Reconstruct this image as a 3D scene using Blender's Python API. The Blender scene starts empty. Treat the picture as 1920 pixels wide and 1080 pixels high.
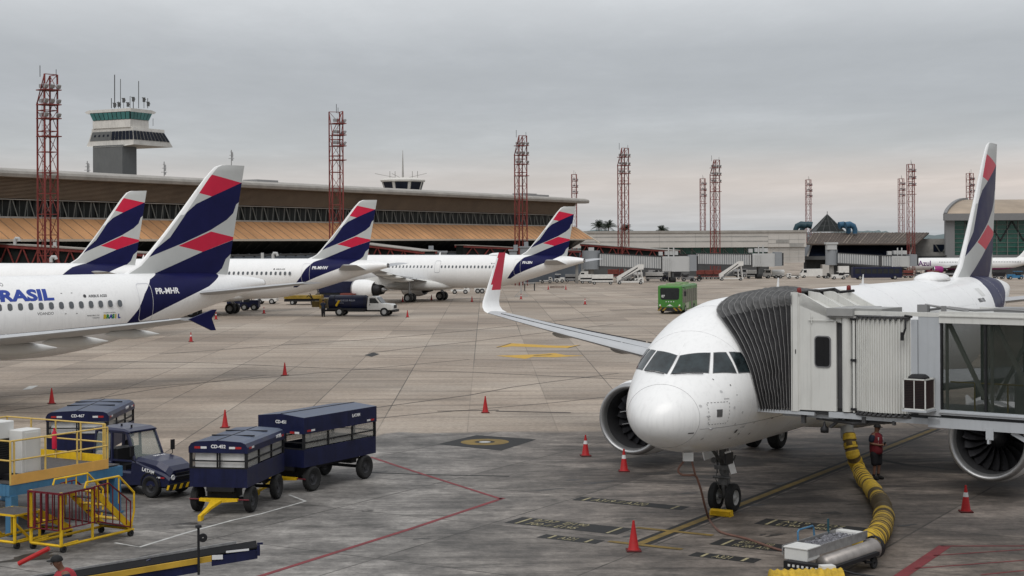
import bpy, bmesh, math, random
from mathutils import Vector, Matrix
random.seed(7)
PI=math.pi; rad=math.radians; sin=math.sin; cos=math.cos
scene=bpy.context.scene; C=scene.collection
# ---------------------------------------------------------------- camera
F,HY,HC,ROLL=2850.0,455.0,7.42,0.005
cam_d=bpy.data.cameras.new('camera'); cam=bpy.data.objects.new('camera',cam_d); C.objects.link(cam)
cam.location=(0,0,HC); cam.rotation_euler=(PI/2,ROLL,0)
cam_d.sensor_width=36; cam_d.lens=F/1920*36; cam_d.shift_y=-(540-HY)/1920
cam_d.clip_start=0.5; cam_d.clip_end=6000
scene.camera=cam
# ---------------------------------------------------------------- world, sun, exposure
scene.view_settings.view_transform='Standard'; scene.view_settings.look='None'
scene.view_settings.exposure=0; scene.view_settings.gamma=1
SUN_EL,SUN_AZ=rad(52),rad(200)
w=bpy.data.worlds.new('World'); scene.world=w; w.use_nodes=True
nt=w.node_tree; N=nt.nodes; L=nt.links
for n in list(N): N.remove(n)
def nd(t,**kw):
    n=N.new(t)
    for k,v in kw.items(): setattr(n,k,v)
    return n
def mth(op,a,b=None,c=None):
    n=N.new('ShaderNodeMath'); n.operation=op
    for i,v in enumerate((a,b,c)):
        if v is None: continue
        if isinstance(v,(int,float)): n.inputs[i].default_value=v
        else: L.new(v,n.inputs[i])
    return n.outputs[0]
def mixc(f,a,b,bt='MIX'):
    n=N.new('ShaderNodeMix'); n.data_type='RGBA'; n.blend_type=bt
    for s,v in ((0,f),(6,a),(7,b)):
        if isinstance(v,(int,float)): n.inputs[s].default_value=v
        elif isinstance(v,tuple): n.inputs[s].default_value=v if len(v)==4 else (*v,1)
        else: L.new(v,n.inputs[s])
    return n.outputs[2]
def ramp(f,stops,interp='LINEAR'):
    n=N.new('ShaderNodeValToRGB'); n.color_ramp.interpolation=interp
    e=n.color_ramp.elements
    while len(e)<len(stops): e.new(.5)
    for i,(p,c) in enumerate(stops):
        e[i].position=p; e[i].color=(c,c,c,1) if isinstance(c,(int,float)) else (*c,1)
    L.new(f,n.inputs[0]); return n.outputs[0]
def noise(vec,scale,detail=4,rough=.55,dist=0):
    n=N.new('ShaderNodeTexNoise'); n.inputs['Scale'].default_value=scale; n.inputs['Detail'].default_value=detail
    n.inputs['Roughness'].default_value=rough; n.inputs['Distortion'].default_value=dist
    if vec is not None: L.new(vec,n.inputs['Vector'])
    return n.outputs[0]
def mapping(vec,loc=(0,0,0),rot=(0,0,0),scl=(1,1,1)):
    n=N.new('ShaderNodeMapping'); L.new(vec,n.inputs[0])
    n.inputs[1].default_value=loc; n.inputs[2].default_value=rot; n.inputs[3].default_value=scl
    return n.outputs[0]
sky=nd('ShaderNodeTexSky',sky_type='NISHITA',sun_disc=False,sun_elevation=SUN_EL,sun_rotation=SUN_AZ)
bg1=nd('ShaderNodeBackground'); bg1.inputs[1].default_value=.05; L.new(sky.outputs[0],bg1.inputs[0])
tc=nd('ShaderNodeTexCoord'); sx=nd('ShaderNodeSeparateXYZ'); L.new(tc.outputs['Generated'],sx.inputs[0])
zc=mth('MAXIMUM',sx.outputs[2],0.0)
den=mth('ADD',zc,.045)
cv=nd('ShaderNodeCombineXYZ'); L.new(mth('DIVIDE',sx.outputs[0],den),cv.inputs[0]); L.new(mth('DIVIDE',sx.outputs[1],den),cv.inputs[1])
n1=noise(cv.outputs[0],.35,6,.55,.4); n2=noise(mapping(cv.outputs[0],(5,2,0),(0,0,.4),(1,.5,1)),1.6,7,.68)
base=ramp(zc,[(0,(.40,.43,.46)),(.018,(.45,.46,.48)),(.04,(.50,.47,.46)),(.062,(.43,.44,.455)),(.09,(.395,.405,.425)),(.125,(.41,.42,.435)),(.158,(.57,.58,.59)),(1,(.84,.86,.89))])
pink=ramp(mth('ADD',mth('MULTIPLY',sx.outputs[0],1.4),.5),[(0,0.),(.35,.1),(1,1.)])
pband=ramp(zc,[(0,0.),(.012,.35),(.035,1.),(.06,.1),(.08,0.)])
base=mixc(mth('MULTIPLY',mth('MULTIPLY',pink,pband),.5),base,(.72,.60,.54))
cl=mth('ADD',mth('MULTIPLY',n1,.75),mth('MULTIPLY',n2,.45))
cl=ramp(cl,[(.34,.88),(.48,.96),(.60,1.02),(.76,1.15)])
sk=mixc(1.0,base,cl,'MULTIPLY')
bg2=nd('ShaderNodeBackground'); L.new(sk,bg2.inputs[0]); bg2.inputs[1].default_value=1.0
ad=nd('ShaderNodeAddShader'); L.new(bg1.outputs[0],ad.inputs[0]); L.new(bg2.outputs[0],ad.inputs[1])
bg1.inputs[1].default_value=.012
wo=nd('ShaderNodeOutputWorld'); L.new(ad.outputs[0],wo.inputs[0])
sl=bpy.data.lights.new('sun','SUN'); sl.energy=1.45; sl.angle=rad(38); sl.color=(1,.97,.93)
so=bpy.data.objects.new('sun',sl); C.objects.link(so)
so.rotation_euler=(PI/2-SUN_EL,0,PI-SUN_AZ)
# ---------------------------------------------------------------- helpers
MC={}
def mat(name,col,rough=.5,metal=0,var=.08,scale=2.5,bump=0,coat=0,streak=0,spec=None):
    """procedural material: noisy base colour and roughness"""
    global N,L
    if name in MC: return MC[name]
    m=bpy.data.materials.new(name); m.use_nodes=True; MC[name]=m
    N=m.node_tree.nodes; L=m.node_tree.links; p=N['Principled BSDF']
    t=N.new('ShaderNodeTexCoord').outputs['Object']
    n=noise(t,scale,5,.6)
    f=ramp(n,[(.3,1-var),(.7,1+var*.35)])
    c=mixc(1,(*col,1),f,'MULTIPLY')
    if streak:
        s=noise(mapping(t,scl=(6,6,.5)),1.5,4,.6); c=mixc(mth('MULTIPLY',ramp(s,[(.5,0),(.75,1)]),streak),c,tuple(x*.35 for x in col))
    L.new(c,p.inputs['Base Color'])
    L.new(mth('ADD',mth('MULTIPLY',n,.25),rough-.12),p.inputs['Roughness'])
    p.inputs['Metallic'].default_value=metal
    if coat: p.inputs['Coat Weight'].default_value=coat; p.inputs['Coat Roughness'].default_value=.08
    if spec is None: spec=.5 if rough<.4 else .28
    if spec is not None: p.inputs['Specular IOR Level'].default_value=spec
    if bump:
        b=N.new('ShaderNodeBump'); b.inputs['Strength'].default_value=bump; b.inputs['Distance'].default_value=.05
        L.new(noise(t,scale*6,4,.6),b.inputs['Height']); L.new(b.outputs[0],p.inputs['Normal'])
    return m
def glass(name,col,rough=.08,alpha=1.0,sp=.45,va=.25,sc=1.2):
    global N,L
    if name in MC: return MC[name]
    m=mat(name,col,rough+.1,0,va,sc); p=m.node_tree.nodes['Principled BSDF']
    p.inputs['Specular IOR Level'].default_value=sp
    if alpha<1: p.inputs['Alpha'].default_value=alpha
    return m
WHITE=mat('aircraft_white',(.80,.80,.79),.34,0,.05,.8,coat=.2,streak=.14)
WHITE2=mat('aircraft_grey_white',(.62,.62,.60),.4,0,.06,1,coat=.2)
NAVY=mat('livery_navy',(.008,.009,.056),.42,0,.2,1,spec=.12)
RED=mat('livery_red',(.50,.012,.045),.4,0,.1,1,spec=.25)
GREY=mat('wing_grey',(.42,.43,.44),.45,0,.1,1.5)
LIP=mat('polished_lip',(.40,.40,.40),.42,.8,.1,3)
DARK=mat('dark_metal',(.025,.025,.027),.5,.3,.3,3)
BLACK=mat('black_void',(.008,.008,.009),.7,0,.3,3)
FANM=mat('fan_blade',(.10,.10,.11),.35,.8,.2,5)
RUB=mat('tyre_rubber',(.022,.022,.022),.85,0,.3,8,bump=.2)
STEEL=mat('gear_steel',(.35,.35,.35),.4,.6,.25,8)
DRIM=mat('dark_rim',(.035,.035,.038),.6,0,.5,9)
RIM=mat('wheel_rim',(.42,.42,.41),.45,.3,.25,9)
CWIN=glass('cockpit_glass',(.026,.038,.042),.02,1,.5,.85,2.6)
PWIN=glass('cabin_glass',(.10,.11,.12),.15)
LINE=mat('door_line',(.30,.31,.33),.5)
TXT_N=mat('text_navy',(.03,.06,.30),.5); TXT_D=mat('text_dark',(.05,.05,.055),.5); TXT_W=mat('text_white',(.75,.75,.75),.5)
def setp(o,label=None,cat=None,group=None,kind=None):
    if label: o['label']=label
    if cat: o['category']=cat
    if group: o['group']=group
    if kind: o['kind']=kind
    return o
def thing(name,label,cat,loc=(0,0,0),rz=0,group=None):
    o=bpy.data.objects.new(name,None); C.objects.link(o); o.location=loc; o.rotation_euler=(0,0,rz); o.empty_display_size=.3
    return setp(o,label,cat,group)
def mk(name,bm,m,parent=None,smooth=False,**kw):
    me=bpy.data.meshes.new(name)
    if smooth:
        for f in bm.faces: f.smooth=True
    bm.to_mesh(me); bm.free()
    for x in (m if isinstance(m,(list,tuple)) else [m]): me.materials.append(x)
    if smooth and smooth!=2:
        try: me.set_sharp_from_angle(angle=rad(40))
        except Exception: pass
    o=bpy.data.objects.new(name,me); C.objects.link(o); o.parent=parent
    return setp(o,**kw)
def inst(src,parent,loc=(0,0,0),rot=None,scale=None,name=None):
    o=src.copy(); C.objects.link(o); o.parent=parent; o.location=loc
    if rot: o.rotation_euler=rot
    if scale: o.scale=scale
    return o
def kids(o): return [c for c in bpy.data.objects if c.parent==o]
def dup(root,loc,rz=0,label=None,group=None,parent=None,scale=None):
    r=root.copy(); C.objects.link(r); r.location=loc; r.rotation_euler=(0,0,rz)
    if parent: r.parent=parent
    if label: r['label']=label
    if group: r['group']=group
    if scale: r.scale=scale
    for ch in kids(root):
        c=ch.copy(); C.objects.link(c); c.parent=r
        for g in kids(ch):
            d=g.copy(); C.objects.link(d); d.parent=c
    return r
B=bmesh.new
def box(bm,c,s,rz=0,mi=0,rx=0,ry=0):
    v=bmesh.ops.create_cube(bm,size=1)['verts']
    M=Matrix.Translation(c)@Matrix.Rotation(rz,4,'Z')@Matrix.Rotation(ry,4,'Y')@Matrix.Rotation(rx,4,'X')@Matrix.Diagonal((*s,1))
    for x in v: x.co=M@x.co
    for f in {f for x in v for f in x.link_faces}: f.material_index=mi
    return v
def box2(bm,a,b,mi=0): return box(bm,[(p+q)/2 for p,q in zip(a,b)],[abs(q-p) for p,q in zip(a,b)],mi=mi)
def beam(bm,p0,p1,w=.1,h=None,mi=0):
    p0=Vector(p0);p1=Vector(p1);d=p1-p0;l=d.length
    if l<1e-6: return
    h=h or w; z=d/l; up=Vector((0,0,1)) if abs(z.z)<.98 else Vector((1,0,0))
    x=up.cross(z).normalized(); y=z.cross(x)
    vs=[]
    for t in (p0,p1):
        for a,b in ((-1,-1),(1,-1),(1,1),(-1,1)): vs.append(bm.verts.new(t+x*a*w/2+y*b*h/2))
    for q in ((0,3,2,1),(4,5,6,7),(0,1,5,4),(1,2,6,5),(2,3,7,6),(3,0,4,7)):
        f=bm.faces.new([vs[i] for i in q]); f.material_index=mi
def tube(bm,pts,r,n=8,mi=0,caps=True):
    pts=[Vector(p) for p in pts]; rs=r if isinstance(r,(list,tuple)) else [r]*len(pts)
    rings=[]; prev=None
    for i,p in enumerate(pts):
        d=(pts[min(i+1,len(pts)-1)]-pts[max(i-1,0)]).normalized()
        if prev is None: up=Vector((0,0,1)) if abs(d.z)<.95 else Vector((1,0,0)); x=up.cross(d).normalized()
        else: x=(prev-d*prev.dot(d)).normalized()
        prev=x; y=d.cross(x)
        rings.append([bm.verts.new(p+(x*cos(t)+y*sin(t))*rs[i]) for t in [2*PI*k/n for k in range(n)]])
    skin(bm,rings,mi,True,caps)
def skin(bm,rings,mi=0,closed=True,caps=True):
    for a,b in zip(rings,rings[1:]):
        n=len(a)
        for k in range(n if closed else n-1):
            f=bm.faces.new([a[k],a[(k+1)%n],b[(k+1)%n],b[k]]); f.material_index=mi
    if caps and closed:
        for r in (rings[0][::-1],rings[-1]):
            try: f=bm.faces.new(r); f.material_index=mi
            except ValueError: pass
def loft(bm,rings,mi=0,closed=True,caps=True): skin(bm,[[bm.verts.new(p) for p in r] for r in rings],mi,closed,caps)
def lathe(bm,prof,n=24,axis='x',c=(0,0,0),mi=0,caps=False):
    """prof: (pos,radius)"""
    R=[]
    for p,r in prof:
        ring=[]
        for k in range(n):
            t=2*PI*k/n; u,v=r*cos(t),r*sin(t)
            q={'x':(p,u,v),'y':(v,p,u),'z':(u,v,p)}[axis]
            ring.append((q[0]+c[0],q[1]+c[1],q[2]+c[2]))
        R.append(ring)
    loft(bm,R,mi,True,caps)
def prism(bm,pts,h0,h1,plane='xy',mi=0):
    def P(a,b,h): return {'xy':(a,b,h),'xz':(a,h,b),'yz':(h,a,b)}[plane]
    loft(bm,[[P(a,b,h0) for a,b in pts],[P(a,b,h1) for a,b in pts]],mi)
def bevel(bm,w=.02,seg=2):
    bmesh.ops.bevel(bm,geom=[e for e in bm.edges],offset=w,segments=seg,affect='EDGES',profile=.6,clamp_overlap=True)
def recalc(bm): bmesh.ops.recalc_face_normals(bm,faces=bm.faces)
def wheel(name,parent,c,r,wd,axis='y',rimf=.55,rm_=None):
    bm=B(); h=wd/2
    lathe(bm,[(-h*.5,r*rimf),(-h*.9,r*.7),(-h,r*.86),(-h*.75,r*.97),(0,r),(h*.75,r*.97),(h,r*.86),(h*.9,r*.7),(h*.5,r*rimf)],20,axis)
    ty=mk('tyre',bm,RUB,None,True); 
    bm=B(); lathe(bm,[(-h*.55,.01),(-h*.6,r*.18),(-h*.3,r*.25),(-h*.25,r*rimf*.8),(-h*.6,r*rimf*1.03),(h*.6,r*rimf*1.03),(h*.25,r*rimf*.8),(h*.3,r*.25),(h*.6,r*.18),(h*.55,.01)],20,axis)
    rm=mk('rim',bm,DRIM,None,True)
    wv=bpy.data.objects.new(name,None); C.objects.link(wv); wv.parent=parent; wv.location=c; wv.empty_display_size=.1
    ty.parent=wv; rm.parent=wv
    return wv
def textmesh(txt,size,ext=0.0,align='LEFT',bold=0):
    cu=bpy.data.curves.new('t','FONT'); cu.body=txt; cu.size=size; cu.extrude=ext; cu.align_x=align; cu.offset=bold; cu.resolution_u=3
    o=bpy.data.objects.new('t',cu); C.objects.link(o)
    me=bpy.data.meshes.new_from_object(o); bpy.data.objects.remove(o); bpy.data.curves.remove(cu)
    return me
def sign(txt,size,M,m,parent,name='lettering',ext=.003,bold=0,align='LEFT',**kw):
    me=textmesh(txt,size,ext,align,bold); me.transform(M); me.materials.clear(); me.materials.append(m)
    o=bpy.data.objects.new(name,me); C.objects.link(o); o.parent=parent; return setp(o,**kw)
def axes(o,x,y):
    x=Vector(x).normalized(); y=Vector(y).normalized(); z=x.cross(y)
    M=Matrix((x,y,z)).transposed().to_4x4(); M.translation=Vector(o); return M
def gz(Y): return -.01*max(0,min(Y,450)-200)
def gp(px,py):
    """point of the ground seen at a pixel of the photograph"""
    u0,v0=px-960,py-HY; v=v0+ROLL*u0; u=u0-ROLL*v0
    D=F*HC/max(v,1)
    if D>200: D=(F*HC-F*.01*200)/(v-F*.01)   # sloping part: v*D=F*(HC+.01*(D-200))
    return Vector((u/F*D,D,gz(D)))
def at(px,py,D):
    u0,v0=px-960,py-HY; v=v0+ROLL*u0; u=u0-ROLL*v0
    return Vector((u/F*D,D,HC-v/F*D))
def ht(px,py,D): return at(px,py,D).z
# ---------------------------------------------------------------- aircraft
def hermite(tab):
    xs=[t[0] for t in tab]; ys=[t[1] for t in tab]; n=len(xs)
    d=[(ys[i+1]-ys[i])/(xs[i+1]-xs[i]) for i in range(n-1)]
    m=[d[0]]+[0 if d[i-1]*d[i]<=0 else 2*d[i-1]*d[i]/(d[i-1]+d[i]) for i in range(1,n-1)]+[d[-1]]
    def f(x):
        if x<=xs[0]: return ys[0]
        if x>=xs[-1]: return ys[-1]
        i=0
        while x>xs[i+1]: i+=1
        h=xs[i+1]-xs[i]; t=(x-xs[i])/h
        return (2*t**3-3*t*t+1)*ys[i]+(t**3-2*t*t+t)*h*m[i]+(-2*t**3+3*t*t)*ys[i+1]+(t**3-t*t)*h*m[i+1]
    return f
sq=lambda T:[(math.sqrt(a),b) for a,b in T]
_tN=hermite(sq([(0,2.92),(.05,3.13),(.15,3.30),(.4,3.55),(.8,3.82),(1.25,4.10),(1.6,4.33),(2.1,4.70),(2.7,5.09),(3.4,5.43),(4.3,5.71),(5.5,5.87),(7,5.91)]))
_bN=hermite(sq([(0,2.92),(.05,2.72),(.15,2.57),(.4,2.38),(.8,2.20),(1.5,2.03),(2.5,1.89),(4,1.80),(6,1.77),(7,1.77)]))
_wN=hermite(sq([(0,0),(.05,.24),(.15,.43),(.4,.72),(.8,1.02),(1.3,1.29),(2,1.55),(3,1.78),(4.2,1.92),(5.5,1.97),(7,1.975)]))
_tT=hermite([(24,5.91),(31,5.91),(33,5.88),(35,5.76),(36.5,5.62),(37.2,5.53),(37.57,5.44)])
_bT=hermite([(22,1.77),(24,1.80),(26,2.0),(28,2.38),(30,2.88),(32,3.44),(34,4.02),(36,4.58),(37.2,4.9),(37.57,4.98)])
_wT=hermite([(23,1.975),(26,1.93),(28,1.80),(30,1.58),(32,1.30),(34,.98),(36,.62),(37.2,.37),(37.57,.28)])
def prof(a,shift=0):
    """a measured so that the tail end is 37.57; shift<0 lengthens the nose side"""
    an=a-shift
    if an<7: s=math.sqrt(max((an-.45)*7/6.55,0)); return _tN(s),_bN(s),_wN(s)
    if a<22: return 5.91,1.77,1.975
    return _tT(a),_bT(a),_wT(a)
def surf_y(a,z,shift=0):
    t,b,w_=prof(a,shift); c=(t+b)/2; r=(t-b)/2
    return w_*math.sqrt(max(0,1-((z-c)/max(r,.01))**2))
NAVY1=[(36.6,10.98),(36.13,10.78),(34.21,10.02),(33.24,9.6),(32.65,9.14),(32.25,8.62),(31.6,7.8),(29.5,6.3),(29.8,6.55),(30.86,6.95),(32.41,7.51),(34.13,8.19),(35.2,8.75),(35.65,9.12),(35.85,9.6),(36.4,10)]
RED1=[(32.8,10.16),(33.45,10.18),(34.21,10.02),(36.13,10.78),(36.6,11.0),(36.6,10.75),(36.13,10.82),(34.3,11.2),(32.8,11.5)]
RED2=[(34.15,8.11),(35.9,7.76),(35.8,7.7),(33.59,7.01),(32.08,7.34)]
NAVY2=[(35.9,7.72),(33.59,7.01),(30.9,6.0),(29.87,5.6),(29.2,4.87),(28.76,4.12),(28.08,3.36),(27.75,3.02),(28.15,3.02),(29.02,3.51),(30.38,4.06),(31.93,4.64),(33.42,5.16),(34.35,5.66),(34.9,6.1),(35.15,6.6),(35.9,7.2)]
def pip(x,y,P):
    c=False; n=len(P)
    for i in range(n):
        x1,y1=P[i]; x2,y2=P[i-1]
        if (y1>y)!=(y2>y) and x<(x2-x1)*(y-y1)/(y2-y1)+x1: c=not c
    return c
LEF=[(5.5,28.2),(5.92,28.9),(6.2,29.5),(7.0,30.35),(9.0,32.15),(11.5,34.32),(11.7,34.6),(11.76,34.9)]
le_f=hermite(LEF)
def te_f(z): return 35.25+(z-5.6)*(36.42-35.25)/6.16
def paint(bm,red=True,white_le=False):
    segs=[]
    for P in ((NAVY1,RED1,RED2,NAVY2) if red else (NAVY2,)):
        for i in range(len(P)): segs.append((P[i-1],P[i]))
    for (x1,z1),(x2,z2) in segs:
        d=Vector((x2-x1,0,z2-z1)); no=Vector((-d.z,0,d.x)).normalized()
        fs=[f for f in bm.faces if max(v.co.x for v in f.verts)>min(x1,x2)-.05 and min(v.co.x for v in f.verts)<max(x1,x2)+.05 and max(v.co.z for v in f.verts)>min(z1,z2)-.05 and min(v.co.z for v in f.verts)<max(z1,z2)+.05]
        if not fs: continue
        g=list({v for f in fs for v in f.verts})+list({e for f in fs for e in f.edges})+fs
        bmesh.ops.bisect_plane(bm,geom=g,plane_co=(x1,0,z1),plane_no=no,dist=1e-4)
    for f in bm.faces:
        c=f.calc_center_median(); x,z=c.x,c.z
        if pip(x,z,NAVY2) and (red or z<6.3): f.material_index=1
        elif red and white_le and x<le_f(z)+.26: f.material_index=0
        elif red and (pip(x,z,RED1) or pip(x,z,RED2)): f.material_index=2
        elif red and pip(x,z,NAVY1): f.material_index=1
        elif red: f.material_index=3
def fuselage(parent,shift=0,livery=True):
    bm=B(); n=64; xs=[shift+.451]+[shift+.45+x*6.55/7 for x in (.01,.03,.07,.13,.2,.3,.42,.56,.72,.9,1.1,1.3,1.5,1.75,2,2.3,2.6,3,3.4,3.9,4.5,5.2,6,7)]
    x=shift+8
    while x<22: xs.append(x); x+=1.5
    x=22
    while x<37.4: xs.append(x); x+=.5
    xs+=[37.3,37.5,37.57]
    R=[]
    for a in xs:
        t,b,w_=prof(a,shift); c=(t+b)/2; r=(t-b)/2
        R.append([(a,w_*cos(2*PI*k/n),c+r*sin(2*PI*k/n)) for k in range(n)])
    loft(bm,R)
    if livery: paint(bm,red=False)
    recalc(bm)
    return mk('fuselage',bm,[WHITE,NAVY],parent,2)
LGREY=mat('livery_grey',(.44,.45,.44),.45,0,.06,1)
def fin_bm():
    bm=B(); zs=[5.5,5.75,6,6.3,6.7,7.2,8,9,10,11,11.4,11.62,11.74,11.76]; cs=[0,.012,.04,.1,.2,.33,.5,.68,.85,1]
    R=[]
    for z in zs:
        l,t=le_f(z),te_f(z); ch=t-l; th=.075*ch*(1 if z<11.7 else .4)
        th=min(th,.42)
        f=lambda c:th*.5*(2.6*math.sqrt(c)*(1-c)+.05*(1-c)) if c>0 else 0
        R.append([(l+c*ch,-f(c),z) for c in cs]+[(l+c*ch,f(c),z) for c in cs[-1:0:-1]])
    loft(bm,R); return bm
def vfin(parent,livery=True):
    bm=fin_bm()
    if livery: paint(bm,True,True)
    else:
        for f in bm.faces: f.material_index=0
    recalc(bm)
    return mk('tail_fin',bm,[WHITE,NAVY,RED,LGREY],parent,True)
_airc=[(0,0),(.01,.10),(.05,.30),(.15,.46),(.3,.5),(.5,.44),(.7,.28),(.88,.12),(1,.01)]
def airfoil(le,te,y,z,tc,cam=.0,tw=0):
    ch=te-le; up=[(le+c*ch,y,z+ch*tc*t+tw*(c-.4)*-ch) for c,t in _airc]; lo=[(le+c*ch,y,z-ch*tc*t*.75+tw*(c-.4)*-ch) for c,t in _airc[-1:0:-1]]
    return up+lo
def wing_bm(s):
    bm=B(); st=[]
    for l,le,te,tc in ((0.6,11.6,19.0,.14),(1.9,12.3,19.0,.14),(3.5,13.1,18.95,.13),(5.2,13.98,18.9,.12),(6.4,14.6,18.95,.115),(9,15.95,19.5,.11),(12,17.5,20.25,.105),(15,19.05,21.05,.1),(17,20.1,21.6,.1)):
        st.append(airfoil(le,te,s*l,2.75+(max(l,1.9)-1.9)*.105+.0011*max(0,l-6)**2,tc,tw=.03))
    loft(bm,st); recalc(bm); return bm
TIPZ=2.75+15.1*.105+.0011*121
def wing(parent,s,tipkind='sharklet'):
    wg=mk('wing',wing_bm(s),[GREY],parent,True)
    # slats / flap break lines and fairings
    bm=B()
    def zz(l): return 2.75+(max(l,1.9)-1.9)*.105+.0011*max(0,l-6)**2
    for l0,l1 in ((2.6,8.9),(9.0,16.3)):
        pts=[]
        for i in range(9):
            l=l0+(l1-l0)*i/8; le=12.3+(l-1.9)*.517; te=(18.98 if l<6.4 else 18.95+(l-6.4)*.25); ch=te-le
            pts.append((le+ch*.16,s*l,zz(l)+ch*.055))
        tube(bm,pts,.022,4)
        pts=[(p[0]+(.58 if 1 else 0)*((18.98 if abs(p[1])<6.4 else 18.95+(abs(p[1])-6.4)*.25)-(12.3+(abs(p[1])-1.9)*.517)),p[1],p[2]-.10) for p in pts]
        tube(bm,pts,.022,4)
    mk('slat_seam',bm,DARK,wg)
    for l in (6.6,10.0,13.2):
        bm=B(); te=18.95+(l-6.4)*.25 if l>6.4 else 18.9; le=12.3+(l-1.9)*.517; z=zz(l)
        k=1-(l-6.6)*.045
        R=[]
        for t,r in ((0,.02),(.12,.16),(.3,.25),(.55,.27),(.8,.17),(1,.02)):
            x=te-2.6*k+t*3.7*k
            R.append([(x,s*l+r*.75*k*cos(q),z-.30*k-.10*t+r*1.1*k*sin(q)) for q in [2*PI*i/12 for i in range(12)]])
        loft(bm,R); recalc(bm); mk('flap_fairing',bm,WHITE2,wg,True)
    if tipkind=='sharklet':
        bm=B(); R=[]; cut=[]
        for i in range(13):
            t=i/12; ang=rad(84)*min(1,t/.30)
            if i==0: y,z=17.0,TIPZ
            else: y+=2.75/12*cos(ang)*1.15; z+=2.75/12*sin(ang)*1.0
            le=20.1+ (z-TIPZ)*.72+t*.25; te=21.6+(z-TIPZ)*.47
            ch=te-le; nx=Vector((0,-sin(ang),cos(ang)))
            sec=[]
            for c,tt in _airc: sec.append(Vector((le+c*ch,s*y,z))+Vector((0,s*nx.y,nx.z))*ch*.09*tt)
            for c,tt in _airc[-1:0:-1]: sec.append(Vector((le+c*ch,s*y,z))-Vector((0,s*nx.y,nx.z))*ch*.07*tt)
            R.append(sec)
        loft(bm,R); z0=R[5][0].z
        for f in bm.faces:
            c=f.calc_center_median()
            le=20.1+(c.z-TIPZ)*.72+.15; te=21.6+(c.z-TIPZ)*.47
            if c.z>z0 and (c.x-le)/(te-le)>.20: f.material_index=1
        recalc(bm); mk('sharklet',bm,[WHITE,RED],wg,True)
    elif tipkind=='fence':
        bm=B()
        prism(bm,[(20.5,TIPZ),(21.65,TIPZ+.36),(21.85,TIPZ+.36),(21.6,TIPZ),(21.8,TIPZ-.5),(21.6,TIPZ-.5)],s*17.0-.04,s*17.0+.06,'xz'); recalc(bm)
        mk('wingtip_fence',bm,NAVY,wg)
    return wg
def engine(parent,s,neo=True,blades=True):
    r=1.21 if neo else 1.02; x0=10.75 if neo else 11.15; c=(0,s*5.75,1.62 if neo else 1.78)
    bm=B()
    lathe(bm,[(x0+.28,r*.985),(x0+.7,r*1.04),(x0+1.4,r*1.055),(x0+2.3,r*1.01),(x0+3.1,r*.86),(x0+3.12,r*.82),(x0+2.6,r*.83)],48,'x',c); recalc(bm)
    e=mk('engine_nacelle',bm,[WHITE],parent,True)
    bm=B(); lathe(bm,[(x0+.28,r*.985),(x0+.12,r*.965),(x0+.03,r*.93),(x0,r*.89),(x0+.03,r*.85),(x0+.14,r*.818),(x0+.3,r*.808)],48,'x',c); recalc(bm)
    mk('inlet_lip',bm,LIP,e,2)
    bm=B(); lathe(bm,[(x0+.3,r*.808),(x0+.6,r*.80),(x0+.8,r*.82),(x0+1.5,r*.83)],48,'x',c); mk('inlet_duct',bm,MC.get('duct') or mat('duct',(.055,.055,.058),.4,.2,.1,3),e,2)
    bm=B(); R=r*.825
    nb=20
    for k in range(nb):
        t0=2*PI*k/nb
        pr=None
        rings=[]
        for j in range(6):
            q=j/5; rr=R*(.30+.69*q); tw=rad(25+38*q); ch=.30+.16*q; sw=.16*q*q
            t=t0+sw; dx=cos(tw)*ch/2; dt=sin(tw)*ch/2/rr
            rings.append(((x0+1.15-dx,rr,t-dt),(x0+1.15+dx,rr,t+dt)))
        vs=[[bm.verts.new((a,c[1]+rr*cos(t),c[2]+rr*sin(t))) for a,rr,t in g] for g in rings]
        for a,b in zip(vs,vs[1:]): bm.faces.new([a[0],a[1],b[1],b[0]])
    mk('fan',bm,FANM,e,2)
    bm=B(); lathe(bm,[(x0+.75,.01),(x0+.82,.10*r),(x0+1.0,.22*r),(x0+1.2,.32*r),(x0+1.4,.33*r)],24,'x',c)
    lathe(bm,[(x0+1.45,.02),(x0+1.46,R)],32,'x',c,1); mk('spinner',bm,[DARK,BLACK],e,2)
    bm=B(); lathe(bm,[(x0+2.4,r*.82),(x0+2.5,r*.62),(x0+3.4,r*.60),(x0+4.2,r*.46),(x0+4.22,r*.40),(x0+3.9,r*.36)],32,'x',c)
    lathe(bm,[(x0+3.8,r*.30),(x0+4.4,r*.26),(x0+5.0,.02)],24,'x',c,1); recalc(bm); mk('exhaust',bm,[DARK,STEEL],e,2)
    bm=B(); R=[]
    for x,z0,z1,h in ((x0+1.3,c[2]+r*.98,c[2]+r*1.06,.04),(x0+2.3,c[2]+r*.8,3.1,.17),(x0+3.5,c[2]+r*.55,3.25,.2),(x0+4.6,2.2,3.0,.18),(x0+6.0,2.6,2.95,.05)):
        R.append([(x,s*5.75-h,z0),(x,s*5.75+h,z0),(x,s*5.75+h,z1),(x,s*5.75-h,z1)])
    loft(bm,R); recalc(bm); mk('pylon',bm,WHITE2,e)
    # strake
    bm=B(); a=rad(60); prism(bm,[(x0+.9,r*1.03),(x0+1.8,r*1.03),(x0+1.8,r*1.27),(x0+1.6,r*1.27)],-.015,.015,'xz')
    bmesh.ops.rotate(bm,verts=bm.verts,cent=(0,0,0),matrix=Matrix.Rotation(-s*-rad(42),3,'X')); bmesh.ops.translate(bm,verts=bm.verts,vec=c); mk('strake',bm,WHITE,e)
    return e
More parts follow.
